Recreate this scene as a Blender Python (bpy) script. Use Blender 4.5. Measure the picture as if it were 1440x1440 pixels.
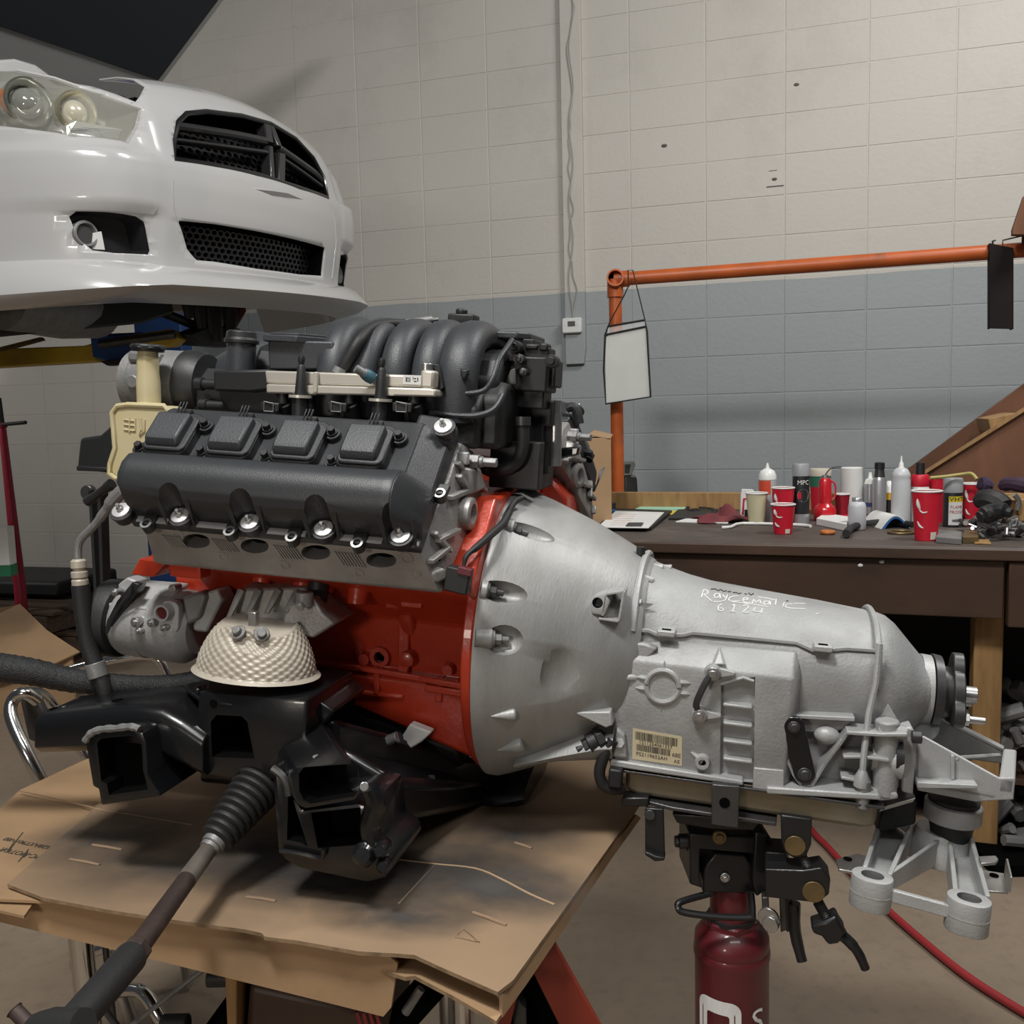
import bpy, bmesh, math, random
from mathutils import Vector, Matrix
V = Vector
for o in list(bpy.data.objects): bpy.data.objects.remove(o)
C = bpy.context.scene.collection
scene = bpy.context.scene
R_ = math.radians

# ------------------------------------------------------------------ camera
FPX = 1330.0
CAM_H = 1.30
PITCH, ROLL = R_(5.7), R_(-1.4)
cd = bpy.data.cameras.new('camera'); cam = bpy.data.objects.new('camera', cd); C.objects.link(cam)
cd.sensor_width = 36.0; cd.lens = 36.0*FPX/1440; cd.clip_start = .05
CM = Matrix.Translation((0, 0, CAM_H)) @ Matrix.Rotation(R_(90)-PITCH, 4, 'X') @ Matrix.Rotation(ROLL, 4, 'Z')
cam.matrix_world = CM
scene.camera = cam

# ------------------------------------------------------------------ world, lights, exposure
w = bpy.data.worlds.new('world'); scene.world = w; w.use_nodes = True
w.node_tree.nodes['Background'].inputs[0].default_value = (.80, .86, .95, 1)
w.node_tree.nodes['Background'].inputs[1].default_value = .06
vs = scene.view_settings
scene.display_settings.display_device = 'sRGB'
vs.view_transform = 'Standard'; vs.look = 'None'; vs.gamma = 1.0; vs.use_curve_mapping = False
vs.exposure = -0.10
def lamp(name, loc, target, size, size_y, power, col=(1, .985, .955)):
    l = bpy.data.lights.new(name, 'AREA'); l.shape = 'RECTANGLE'; l.size = size; l.size_y = size_y
    l.energy = power; l.color = col
    o = bpy.data.objects.new(name, l); C.objects.link(o); o.location = loc
    d = V(target)-V(loc)
    o.rotation_euler = d.to_track_quat('-Z', 'Y').to_euler()
    return o
# overhead key lamp, then unseen fill lights added to brighten the dim areas
lamp('unseen_light', (-.75, .15, 3.9), (0, 1.5, .9), .6, .4, 108)
lamp('unseen_light', (-4.4, 3.9, 2.5), (-3.0, 6.0, .9), .8, .4, 24)  # added low at the left to brighten the lower wall behind the car
lamp('unseen_light', (2.4, 1.9, 4.6), (1.2, 3.6, .9), 1.6, .4, 120)  # added fill from above for the bench side
lamp('unseen_light', (.4, -1.6, 4.4), (.3, 2.0, .9), 2.4, .6, 50)  # added fill strip above and behind the camera
# a work lamp standing low at the left of the photographer
lamp('work_light', (-1.0, -.6, 1.25), (-.9, 4.0, 1.3), .35, .25, 9, (1, .90, .80))

# ------------------------------------------------------------------ measuring: a photo pixel becomes a point on a real plane
def ray(px, py):
    d = V(((px-720)/FPX, -(py-720)/FPX, -1.0))
    return CM.translation.copy(), (CM.to_3x3() @ d)
def W(px, py, d=None, z=None, plane=None):
    o, r = ray(px, py)
    if z is not None: return o + r*((z-o.z)/r.z)
    if plane is not None:
        p, n = plane; return o + r*((V(p)-o).dot(V(n))/r.dot(V(n)))
    return o + r*(d/r.y)
def proj(p):
    q = CM.inverted() @ V(p)
    return (720+FPX*q.x/-q.z, 720-FPX*q.y/-q.z, -q.z)

# engine frame: x runs rearwards along the crankshaft, y away from the camera side, z up; origin at the bellhousing face
TH, TAU = R_(14), R_(4.5)
ax = V((math.cos(TH)*math.cos(TAU), -math.sin(TH)*math.cos(TAU), -math.sin(TAU)))
ay = V((math.sin(TH), math.cos(TH), 0))
az = ax.cross(ay)
EO = W(722, 881, d=1.55)
ME = Matrix((ax, ay, az)).transposed().to_4x4(); ME.translation = EO
MEI = ME.inverted()
def E(px, py, y=None, x=None, z=None, M=None):
    I = MEI if M is None else M.inverted()
    o, r = ray(px, py); o = I @ o; r = I.to_3x3() @ r
    if y is not None: return o + r*((y-o.y)/r.y)
    if x is not None: return o + r*((x-o.x)/r.x)
    return o + r*((z-o.z)/r.z)

# ------------------------------------------------------------------ materials
def mat(name, col, rough=.5, metal=0., var=.0, vscale=8., bump=0., bscale=60., col2=None, dirt=None, dscale=3., damt=.5, coat=0., spec=.5, trans=0., alpha=1., stretch=None):
    m = bpy.data.materials.new(name); m.use_nodes = True
    nt = m.node_tree; N = nt.nodes; L = nt.links; b = N['Principled BSDF']
    b.inputs['Roughness'].default_value = rough; b.inputs['Metallic'].default_value = metal
    b.inputs['Coat Weight'].default_value = coat; b.inputs['Specular IOR Level'].default_value = spec
    b.inputs['Transmission Weight'].default_value = trans; b.inputs['Alpha'].default_value = alpha
    c = tuple(col)+(1,)
    b.inputs['Base Color'].default_value = c
    tc = N.new('ShaderNodeTexCoord'); src = tc.outputs['Object']
    if stretch:
        mp = N.new('ShaderNodeMapping'); mp.inputs['Scale'].default_value = stretch
        L.new(src, mp.inputs[0]); src = mp.outputs[0]
    cur = None
    def mix(fac, a, bcol):
        mx = N.new('ShaderNodeMix'); mx.data_type = 'RGBA'
        L.new(fac, mx.inputs[0])
        if hasattr(a, 'links'): L.new(a, mx.inputs[6])
        else: mx.inputs[6].default_value = a
        mx.inputs[7].default_value = bcol
        return mx.outputs[2]
    cur = c
    if var or col2:
        n = N.new('ShaderNodeTexNoise'); n.inputs['Scale'].default_value = vscale; n.inputs['Detail'].default_value = 6
        L.new(src, n.inputs['Vector'])
        rp = N.new('ShaderNodeValToRGB'); rp.color_ramp.elements[0].position = .3; rp.color_ramp.elements[1].position = .7
        L.new(n.outputs['Fac'], rp.inputs[0])
        k = max(0, 1-var)
        c2 = tuple(col2)+(1,) if col2 else tuple(v*k for v in col)+(1,)
        cur = mix(rp.outputs[0], cur, c2)
    if dirt:
        n = N.new('ShaderNodeTexNoise'); n.inputs['Scale'].default_value = dscale; n.inputs['Detail'].default_value = 8; n.inputs['Roughness'].default_value = .65
        L.new(src, n.inputs['Vector'])
        rp = N.new('ShaderNodeValToRGB'); rp.color_ramp.elements[0].position = .5; rp.color_ramp.elements[1].position = .72
        rp.color_ramp.elements[1].color = (damt, damt, damt, 1)
        L.new(n.outputs['Fac'], rp.inputs[0])
        cur = mix(rp.outputs[0], cur, tuple(dirt)+(1,))
    if hasattr(cur, 'links'): L.new(cur, b.inputs['Base Color'])
    if bump:
        n = N.new('ShaderNodeTexNoise'); n.inputs['Scale'].default_value = bscale; n.inputs['Detail'].default_value = 4
        L.new(src, n.inputs['Vector'])
        bp = N.new('ShaderNodeBump'); bp.inputs['Strength'].default_value = bump; bp.inputs['Distance'].default_value = .002
        L.new(n.outputs['Fac'], bp.inputs['Height']); L.new(bp.outputs[0], b.inputs['Normal'])
    return m

# ------------------------------------------------------------------ mesh building
def frame_of(d):
    d = V(d).normalized()
    t = V((0, 0, 1)) if abs(d.z) < .9 else V((1, 0, 0))
    a = d.cross(t).normalized(); return a, d.cross(a).normalized(), d
class MB:
    def __init__(s): s.v = []; s.f = []; s.mi = []; s.m = 0
    def add(s, vs, fs):
        o = len(s.v); s.v += [V(p) for p in vs]; s.f += [tuple(i+o for i in f) for f in fs]; s.mi += [s.m]*len(fs); return s
    def box(s, c, size, rot=None):
        c = V(c); h = V(size)*.5
        vs = [V((x*h.x, y*h.y, z*h.z)) for x in (-1, 1) for y in (-1, 1) for z in (-1, 1)]
        if rot is not None: vs = [rot @ p for p in vs]
        return s.add([c+p for p in vs], [(0, 1, 3, 2), (4, 6, 7, 5), (0, 4, 5, 1), (2, 3, 7, 6), (0, 2, 6, 4), (1, 5, 7, 3)])
    def ext(s, pts, vec, taper=1.):
        n = len(pts); pts = [V(p) for p in pts]; vec = V(vec)
        c = sum(pts, V())/n
        top = [c+(p-c)*taper+vec for p in pts]
        return s.add(pts+top, [tuple(range(n)), tuple(range(2*n-1, n-1, -1))]+[(i, (i+1) % n, n+(i+1) % n, n+i) for i in range(n)])
    def cyl(s, p0, p1, r0, r1=None, n=16, caps=True):
        p0 = V(p0); p1 = V(p1); r1 = r0 if r1 is None else r1
        return s.loft([ring(p0, p1-p0, r0, n), ring(p1, p1-p0, r1, n)], caps)
    def loft(s, rings, caps=True, closed=False):
        n = len(rings[0]); vs = [p for r in rings for p in r]; fs = []
        m = len(rings)
        for k in range(m if closed else m-1):
            a = k*n; b = ((k+1) % m)*n
            for i in range(n):
                j = (i+1) % n; fs.append((a+i, a+j, b+j, b+i))
        if caps and not closed:
            fs.append(tuple(range(n-1, -1, -1))); fs.append(tuple(range((m-1)*n, m*n)))
        return s.add(vs, fs)
    def lathe(s, o, axis, prof, n=24, caps=True):      # prof: (distance along axis, radius)
        o = V(o); d = V(axis).normalized()
        return s.loft([ring(o+d*h, d, max(r, 1e-4), n) for h, r in prof], caps)
    def tube(s, pts, r, n=10, caps=True, closed=False, smooth=0):
        pts = [V(p) for p in pts]
        if smooth: pts = spline(pts, smooth, closed)
        m = len(pts); rings = []
        up = None
        for i, p in enumerate(pts):
            if closed: d = pts[(i+1) % m]-pts[i-1]
            else: d = pts[min(i+1, m-1)]-pts[max(i-1, 0)]
            d = d.normalized()
            if up is None: up = frame_of(d)[0]
            up = (up-d*up.dot(d)).normalized(); bn = d.cross(up)
            rr = r(i/(m-1)) if callable(r) else (r[min(int(i/(m-1)*(len(r)-1)+.5), len(r)-1)] if isinstance(r, (list, tuple)) else r)
            rings.append([p+up*(rr*math.cos(2*math.pi*k/n))+bn*(rr*math.sin(2*math.pi*k/n)) for k in range(n)])
        return s.loft(rings, caps, closed)
    def sph(s, c, r, n=16, m=8, rot=None):
        c = V(c); r = V((r, r, r)) if not hasattr(r, '__len__') else V(r)
        rings = []
        for j in range(1, m):
            t = math.pi*j/m
            rr = []
            for i in range(n):
                a = 2*math.pi*i/n
                p = V((r.x*math.sin(t)*math.cos(a), r.y*math.sin(t)*math.sin(a), r.z*math.cos(t)))
                rr.append(c+(rot @ p if rot is not None else p))
            rings.append(rr)
        k = len(rings); vs = [p for q in rings for p in q]
        tp = V((0, 0, r.z)); bt = V((0, 0, -r.z))
        if rot is not None: tp = rot @ tp; bt = rot @ bt
        vs += [c+tp, c+bt]
        fs = [(a*n+i, a*n+(i+1) % n, (a+1)*n+(i+1) % n, (a+1)*n+i) for a in range(k-1) for i in range(n)]
        fs += [(k*n, (i+1) % n, i) for i in range(n)]+[(k*n+1, (k-1)*n+i, (k-1)*n+(i+1) % n) for i in range(n)]
        return s.add(vs, fs)
    def hexb(s, p, d, r, h, washer=0.):
        p = V(p); d = V(d).normalized()
        if washer: s.cyl(p, p+d*h*.25, washer, n=20); p = p+d*h*.25
        return s.cyl(p, p+d*h, r, r*.94, n=6)
    def grid(s, fn, nu, nv):
        vs = [fn(i/nu, j/nv) for i in range(nu+1) for j in range(nv+1)]
        return s.add(vs, [(i*(nv+1)+j, (i+1)*(nv+1)+j, (i+1)*(nv+1)+j+1, i*(nv+1)+j+1) for i in range(nu) for j in range(nv)])
    def mesh(s, name, mats, smooth=35):
        me = bpy.data.meshes.new(name); me.from_pydata(s.v, [], s.f)
        if not isinstance(mats, (list, tuple)): mats = [mats]
        for m in mats: me.materials.append(m)
        me.polygons.foreach_set('material_index', s.mi)
        bm = bmesh.new(); bm.from_mesh(me); bmesh.ops.recalc_face_normals(bm, faces=bm.faces); bm.to_mesh(me); bm.free()
        if smooth:
            me.polygons.foreach_set('use_smooth', [True]*len(me.polygons)); me.set_sharp_from_angle(angle=R_(smooth))
        me.update(); return me
    def build(s, name, mats, parent=None, bevel=0., seg=2, smooth=35, sub=0, solid=0., label=None):
        o = bpy.data.objects.new(name, s.mesh(name, mats, smooth)); C.objects.link(o)
        if parent is not None: o.parent = parent
        if solid:
            md = o.modifiers.new('s', 'SOLIDIFY'); md.thickness = solid; md.offset = 0
        if bevel:
            md = o.modifiers.new('b', 'BEVEL'); md.width = bevel; md.segments = seg; md.limit_method = 'ANGLE'; md.angle_limit = R_(40)
            md.harden_normals = False
        if sub:
            md = o.modifiers.new('u', 'SUBSURF'); md.levels = sub; md.render_levels = sub
        if label: o['label'] = label
        return o
def ring(c, d, r, n=16):
    a, b, d = frame_of(d)
    return [V(c)+a*(r*math.cos(2*math.pi*i/n))+b*(r*math.sin(2*math.pi*i/n)) for i in range(n)]
def spline(pts, k=6, closed=False):
    pts = [V(p) for p in pts]; out = []; m = len(pts)
    for i in range(m if closed else m-1):
        if closed: p0, p1, p2, p3 = pts[i-1], pts[i], pts[(i+1) % m], pts[(i+2) % m]
        else: p0, p1, p2, p3 = pts[max(i-1, 0)], pts[i], pts[i+1], pts[min(i+2, m-1)]
        for j in range(k):
            t = j/k
            out.append(.5*((2*p1)+(p2-p0)*t+(2*p0-5*p1+4*p2-p3)*t*t+(3*p1-p0-3*p2+p3)*t**3))
    if not closed: out.append(pts[-1])
    return out
def rrect(w, h, r, k=4):          # rounded rectangle in 2-D, centred
    out = []
    for cx, cy, a0 in ((w/2-r, h/2-r, 0), (-w/2+r, h/2-r, 90), (-w/2+r, -h/2+r, 180), (w/2-r, -h/2+r, 270)):
        for i in range(k+1):
            a = R_(a0+90*i/k); out.append((cx+r*math.cos(a), cy+r*math.sin(a)))
    return out
def cut(o, cutter, mats=None, self_=True):    # real boolean cut, applied
    c = cutter.build('cutter', mats or o.data.materials[0], None, smooth=0)
    c.matrix_world = o.matrix_world if o.parent is None else o.parent.matrix_world @ o.matrix_local
    par = o.parent; ml = o.matrix_basis.copy()
    c.parent = par
    c.matrix_basis = ml
    md = o.modifiers.new('c', 'BOOLEAN'); md.object = c; md.operation = 'DIFFERENCE'; md.material_mode = 'TRANSFER'; md.solver = 'EXACT'; md.use_self = self_
    bpy.context.view_layer.update()
    dg = bpy.context.evaluated_depsgraph_get()
    me = bpy.data.meshes.new_from_object(o.evaluated_get(dg))
    o.modifiers.clear(); old = o.data; o.data = me; me.name = o.name
    cm = c.data; bpy.data.objects.remove(c); bpy.data.meshes.remove(cm); bpy.data.meshes.remove(old)
    me.polygons.foreach_set('use_smooth', [True]*len(me.polygons)); me.set_sharp_from_angle(angle=R_(35))
    return o
def tag(o, label=None, cat=None, group=None, kind=None):
    if label: o['label'] = label
    if cat: o['category'] = cat
    if group: o['group'] = group
    if kind: o['kind'] = kind
    return o
def thing(name, label, cat, M=None, group=None):
    o = bpy.data.objects.new(name, None); C.objects.link(o); o.empty_display_size = .05
    if M is not None: o.matrix_world = M if isinstance(M, Matrix) else Matrix.Translation(M)
    bpy.context.view_layer.update()
    return tag(o, label, cat, group)
def copy_tree(o, parent=None):
    c = o.copy(); C.objects.link(c)
    if parent is not None: c.parent = parent
    for ch in list(o.children): copy_tree(ch, c)
    return c
def text_mesh(txt, size, ext=0.0006, align='CENTER', shear=0.):
    cu = bpy.data.curves.new('t', 'FONT'); cu.body = txt; cu.size = size; cu.align_x = align; cu.align_y = 'CENTER'; cu.extrude = ext; cu.shear = shear
    cu.resolution_u = 3
    o = bpy.data.objects.new('t', cu); C.objects.link(o)
    bpy.context.view_layer.update()
    me = bpy.data.meshes.new_from_object(o.evaluated_get(bpy.context.evaluated_depsgraph_get()))
    bpy.data.objects.remove(o); bpy.data.curves.remove(cu)
    return me
def text(name, txt, size, m, parent, origin, right, up, ext=.0006, sx=1., align='CENTER', warp=None):
    me = text_mesh(txt, size, ext, align); me.materials.clear(); me.materials.append(m)
    r = V(right).normalized(); u = V(up).normalized(); n = r.cross(u).normalized()
    for v in me.vertices:
        if warp: v.co = warp(v.co.x*sx, v.co.y, v.co.z)
        else: v.co = V(origin)+r*(v.co.x*sx)+u*v.co.y+n*v.co.z
    me.update()
    o = bpy.data.objects.new(name, me); C.objects.link(o); o.parent = parent
    return o
# ================================================================== materials
M = {}
M['cast'] = mat('cast_aluminium', (.375, .38, .375), .55, .25, var=.22, vscale=14, bump=.35, bscale=240, dirt=(.16, .15, .14), dscale=9, damt=.45)
M['bell'] = mat('machined_bell', (.365, .368, .36), .5, .35, var=.25, vscale=9, bump=.2, bscale=200, dirt=(.17, .165, .15), dscale=7, damt=.5, stretch=(1.6, .5, .5))
M['castlight'] = mat('bright_cast', (.42, .425, .42), .5, .25, var=.15, vscale=20, bump=.3, bscale=260)
M['castdark'] = mat('dull_cast', (.25, .25, .245), .5, .4, var=.25, vscale=25, bump=.3, bscale=200)
M['headalu'] = mat('head_aluminium', (.36, .35, .335), .45, .45, var=.25, vscale=22, bump=.35, bscale=220)
M['standred'] = mat('stand_red', (.24, .030, .014), .5, 0, var=.3, vscale=8)
M['red'] = mat('engine_red', (.46, .040, .014), .34, 0, var=.18, vscale=12, bump=.25, bscale=150, coat=.25)
M['black'] = mat('black_plastic', (.0105, .011, .012), .5, 0, bump=.15, bscale=500)
M['cover'] = mat('valve_cover_black', (.030, .032, .035), .42, 0, bump=.2, bscale=600, var=.1, vscale=20)
M['intake'] = mat('intake_black', (.036, .039, .044), .46, 0, bump=.25, bscale=500, var=.15, vscale=14)
M['gloss'] = mat('gloss_black_paint', (.006, .0065, .0075), .28, 0, bump=.08, bscale=90, coat=.3)
M['rubber'] = mat('rubber', (.013, .013, .0135), .6, 0, bump=.2, bscale=200)
M['steel'] = mat('zinc_steel', (.55, .55, .54), .32, .9, var=.2, vscale=40)
M['whitebolt'] = mat('bright_bolt', (.75, .75, .74), .35, .6)
M['darksteel'] = mat('dark_steel', (.10, .10, .10), .42, .7, var=.3, vscale=30)
M['bronze'] = mat('bronze', (.24, .17, .08), .45, .7, var=.3, vscale=40)
M['rail'] = mat('fuel_rail_beige', (.52, .49, .43), .36, .4, var=.1)
M['chrome'] = mat('chrome', (.62, .62, .60), .18, 1.)
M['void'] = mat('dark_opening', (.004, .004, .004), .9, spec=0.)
M['cream'] = mat('reservoir_cream', (.47, .40, .21), .42, 0, var=.2, vscale=9, col2=(.52, .46, .30))
M['shield'] = mat('heat_shield', (.52, .47, .39), .45, .15, var=.2, vscale=20)
M['pan'] = mat('pan_tan', (.27, .23, .16), .42, .45, var=.2, vscale=10, dirt=(.12, .10, .07), dscale=8)
M['label'] = mat('label_paper', (.50, .43, .28), .6)
M['ink'] = mat('label_ink', (.05, .045, .035), .7)
M['chalk'] = mat('paint_marker', (.74, .74, .72), .7)
M['jackred'] = mat('jack_red', (.125, .012, .018), .42, 0, var=.25, vscale=10, coat=.3, dirt=(.07, .01, .012), dscale=6)
M['jackblack'] = mat('jack_black', (.010, .010, .011), .4, 0, coat=.1)
M['cardboard'] = mat('cardboard', (.37, .235, .125), .8, 0, var=.12, vscale=5, bump=.15, bscale=70, dirt=(.25, .16, .085), dscale=5, damt=.6)
M['sheet'] = mat('stained_cardboard', (.29, .195, .117), .85, 0, var=.2, vscale=4, bump=.15, bscale=70, dirt=(.17, .125, .085), dscale=6, damt=.65)
M['cardedge'] = mat('cardboard_edge', (.30, .20, .11), .85, 0, var=.5, vscale=60)
M['white'] = mat('white_plastic', (.72, .72, .70), .4)
M['whitepaper'] = mat('white_paper', (.70, .70, .68), .8, var=.1, vscale=4)
M['orange'] = mat('orange_pipe', (.50, .105, .02), .42, 0, var=.25, vscale=8, dirt=(.12, .06, .03), dscale=5, damt=.8)
M['cupred'] = mat('cup_red', (.55, .010, .030), .45)
M['wood'] = mat('pine', (.38, .22, .085), .65, var=.35, vscale=6, stretch=(8, 8, 1), dirt=(.16, .08, .03), dscale=3)
M['benchtop'] = mat('bench_top', (.085, .066, .054), .6, 0, var=.4, vscale=7, bump=.3, bscale=60, dirt=(.16, .13, .11), dscale=5, damt=.6)
M['bench'] = mat('bench_brown', (.078, .043, .027), .5, 0, var=.45, vscale=5, bump=.25, bscale=50, dirt=(.018, .012, .010), dscale=4, damt=.8, stretch=(.4, 1, 1))
M['ply'] = mat('stained_plywood', (.20, .085, .042), .6, 0, var=.35, vscale=4, dirt=(.08, .035, .02), dscale=3, stretch=(2, 2, .5))
M['hose'] = mat('red_hose', (.27, .022, .026), .5)
M['yellow'] = mat('lift_yellow', (.52, .36, .02), .5, 0, var=.2, vscale=6, dirt=(.2, .13, .03))
M['blue'] = mat('lift_blue', (.02, .07, .24), .45, 0, var=.2, vscale=6)
M['darkred'] = mat('handle_red', (.32, .012, .035), .4)

# ================================================================== room
WA = R_(17.4); WO = V((0, 5.5, 0))
wd = V((math.cos(WA), -math.sin(WA), 0)); wn = V((-math.sin(WA), -math.cos(WA), 0))
WM = Matrix((wd, -wn, V((0, 0, 1)))).transposed().to_4x4(); WM.translation = WO
def WL(px, py, off=0.):           # point on the wall (or a plane off in front of it), in wall coordinates
    return E(px, py, y=-off, M=WM)
def wall_mat():
    m = bpy.data.materials.new('painted_block'); m.use_nodes = True
    nt = m.node_tree; N = nt.nodes; L = nt.links; b = N['Principled BSDF']; b.inputs['Roughness'].default_value = .55
    g = N.new('ShaderNodeNewGeometry'); s = N.new('ShaderNodeSeparateXYZ'); L.new(g.outputs['Position'], s.inputs[0])
    n0 = N.new('ShaderNodeTexNoise'); n0.inputs['Scale'].default_value = 2.2; L.new(g.outputs['Position'], n0.inputs['Vector'])
    a = N.new('ShaderNodeMath'); a.operation = 'MULTIPLY_ADD'; a.inputs[1].default_value = .03; L.new(n0.outputs[0], a.inputs[0]); L.new(s.outputs['Z'], a.inputs[2])
    st = N.new('ShaderNodeMath'); st.operation = 'GREATER_THAN'; st.inputs[1].default_value = 2.0; L.new(a.outputs[0], st.inputs[0])
    # the band of grey-blue paint ends short of the far left stretch of wall
    sx = N.new('ShaderNodeMath'); sx.operation = 'LESS_THAN'; sx.inputs[1].default_value = -2.1; L.new(s.outputs['X'], sx.inputs[0])
    mxm = N.new('ShaderNodeMath'); mxm.operation = 'MAXIMUM'; L.new(st.outputs[0], mxm.inputs[0]); L.new(sx.outputs[0], mxm.inputs[1])
    mx = N.new('ShaderNodeMix'); mx.data_type = 'RGBA'; mx.inputs[6].default_value = (.30, .328, .335, 1); mx.inputs[7].default_value = (.52, .492, .445, 1)
    L.new(mxm.outputs[0], mx.inputs[0])
    n = N.new('ShaderNodeTexNoise'); n.inputs['Scale'].default_value = 1.7; n.inputs['Detail'].default_value = 9; n.inputs['Roughness'].default_value = .7; L.new(g.outputs['Position'], n.inputs['Vector'])
    rp = N.new('ShaderNodeValToRGB'); rp.color_ramp.elements[0].position = .52; rp.color_ramp.elements[1].position = .95; rp.color_ramp.elements[1].color = (.4, .4, .4, 1)
    L.new(n.outputs[0], rp.inputs[0])
    m2 = N.new('ShaderNodeMix'); m2.data_type = 'RGBA'; m2.blend_type = 'MIX'; m2.inputs[7].default_value = (.22, .20, .17, 1)
    L.new(rp.outputs[0], m2.inputs[0]); L.new(mx.outputs[2], m2.inputs[6]); L.new(m2.outputs[2], b.inputs['Base Color'])
    n3 = N.new('ShaderNodeTexNoise'); n3.inputs['Scale'].default_value = 45; n3.inputs['Detail'].default_value = 6; L.new(g.outputs['Position'], n3.inputs['Vector'])
    bp = N.new('ShaderNodeBump'); bp.inputs['Strength'].default_value = .35; bp.inputs['Distance'].default_value = .004; L.new(n3.outputs[0], bp.inputs['Height']); L.new(bp.outputs[0], b.inputs['Normal'])
    return m
M['wall'] = wall_mat()
def floor_mat():
    return mat('concrete', (.255, .196, .14), .6, 0, var=.3, vscale=2.4, bump=.35, bscale=70, col2=(.19, .146, .104), dirt=(.15, .115, .085), dscale=26, damt=.55)
M['floor'] = floor_mat()
fl = MB(); fl.box((-1, 2, -.05), (18, 14, .1)); floor = fl.build('floor', M['floor'], smooth=0); floor['kind'] = 'structure'
wb = MB(); wb.box((-2.2, .0886, 2.6), (13.2, .2, 5.2)); wall = wb.build('wall_back', M['wall'], smooth=0); wall.matrix_world = WM; wall['kind'] = 'structure'
bpy.context.view_layer.update()
# individual concrete blocks, laid in stack bond, joints recessed between them
BW, BH = .402, .203; rnd = random.Random(4)
def block_mesh(name, k):
    r = random.Random(k); b = MB(); g = .0016; w_, h_ = BW/2-g, BH/2-g
    f = [V((x*w_, -.010, z*h_)) for x, z in ((-1, -1), (1, -1), (1, 1), (-1, 1))]
    e = .0035; q = [V((x*(w_-e), -.0135+r.uniform(-.0006, .0006), z*(h_-e))) for x, z in ((-1, -1), (1, -1), (1, 1), (-1, 1))]
    bk = [V((p.x, .002, p.z)) for p in f]
    b.loft([bk, f, q]); return b.mesh(name, M['wall'], 0)
bms = [block_mesh('block', k) for k in range(5)]
stuff = MB(); nb = 0
for j in range(-1, 22):
    for i in range(-13, 9):
        cx = 1.122+BW*(i+.5-.0); cz = .178+BH*(j+.5)
        wp = WM @ V((cx, 0, cz)); q = proj(wp)
        if not (-60 < q[0] < 1500 and -60 < q[1] < 1000): continue
        vis = q[1] < 830 and not (q[0] < 330 and q[1] < 470) and not (q[0] > 840 and q[1] > 715) and not (330 < q[0] < 700 and q[1] > 520) and not (q[0] < 420 and q[1] < 370)
        if vis and nb < 296 and -30 < q[0] < 1470 and q[1] > -25:
            o = bpy.data.objects.new('block', bms[rnd.randrange(5)]); C.objects.link(o); o.parent = wall
            o.location = (cx, 0, cz); o.rotation_euler = (0, 0, rnd.choice((0, 0, math.pi*0))); nb += 1
        else:
            stuff.box((cx, -.005, cz), (BW-.008, .015, BH-.008))
so = stuff.build('block_courses', M['wall'], wall, smooth=0); so['kind'] = 'stuff'

# chase board with thermostat and cable
p0, p1, p2 = WL(797, 440), WL(826, 490), WL(808, 512)
cb = MB(); xl, xr, zb = p0.x, p1.x, WL(797, 513).z
cb.ext([(xl, -.012, zb), (xr-.012, -.012, zb), (xr, -.012, zb+.085), (xr, -.012, 4.6), (xl, -.012, 4.6)], (0, -.035, 0))
cb.build('wall_chase', M['wall'], wall, bevel=.003, smooth=0)
th = thing('thermostat', 'small white thermostat with grey display mounted on the wall chase', 'thermostat', WM @ Matrix.Translation((WL(808, 459).x, -.047, WL(808, 459).z)))
b = MB(); b.ext([(x, 0, z) for x, z in rrect(.112, .086, .01)], (0, -.028, 0), .94); b.build('housing', M['white'], th, bevel=.004)
b = MB(); b.ext([(x, -.028, z+.008) for x, z in rrect(.042, .028, .002)], (0, -.0015, 0)); b.build('display', mat('lcd', (.09, .10, .085), .3), th)
b = MB()
for dx in (-.034, .034): b.box((dx, -.029, .008), (.006, .002, .02))
b.build('button', M['white'], th)
b = MB(); pts = []
for k in range(26):
    py = 446-k*19; pts.append(WL(802+3.0*math.sin(k*.9)*(k % 3)+(4 if k < 6 else 0), py, .052))
b.tube(pts, .004, 6, smooth=3); pts2 = [WL(803+3*math.cos(k*1.1), 446-k*19, .055) for k in range(26)]
b.tube(pts2, .003, 6, smooth=3)
o = b.build('thermostat_cable', mat('cable_grey', (.36, .34, .31), .6)); o.matrix_world = WM; tag(o, 'thin painted cable running up the wall above the white thermostat', 'cable')
# screw anchors and holes in the white paint
b = MB()
hm = mat('anchor_hole', (.10, .09, .08), .8)
for px, py, r in ((1120, 119, .012), (934, 205, .014), (1089, 252, .012)):
    p = WL(px, py, .0135); b.sph(p, (r*1.2, .004, r*.7), 8, 6)
b.box(WL(1090, 262, .0135), (.085, .004, .006)); b.box(WL(1087, 240, .0135), (.04, .003, .003))
b.build('anchor', hm, wall)

# orange pipe rail
PD = 4.08
pj = W(865, 393, d=PD); pe = W(1445, 351, d=3.62); pf = W(871, 700, d=PD); pf = V((pj.x, pj.y, 0))
t = thing('pipe_rail', 'orange painted pipe rail with open tee joint behind the workbench', 'pipe rail', V((pj.x, pj.y, 0)))
I = Matrix.Translation(-V((pj.x, pj.y, 0)))
hd = (pe-pj).normalized()
b = MB(); b.cyl(I @ pf, I @ (pj-V((0, 0, .03))), .0275, n=20); b.build('post', M['orange'], t)
b = MB(); b.tube([I @ (pj+hd*.03), I @ (pj+(pe-pj)*1.25)], .0285, 20); b.build('cross_pipe', M['orange'], t)
fwd = V((-.10, -1, .02)).normalized()
b = MB(); q = I @ pj
b.cyl(q+V((0, 0, -.075)), q, .034, n=20); b.cyl(q, q+hd*.06, .034, n=20)
b.lathe(q+fwd*.0, fwd, [(-.04, .033), (.028, .033), (.030, .036), (.055, .036), (.055, .029), (.0, .029), (0, .001)], 24)
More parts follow.
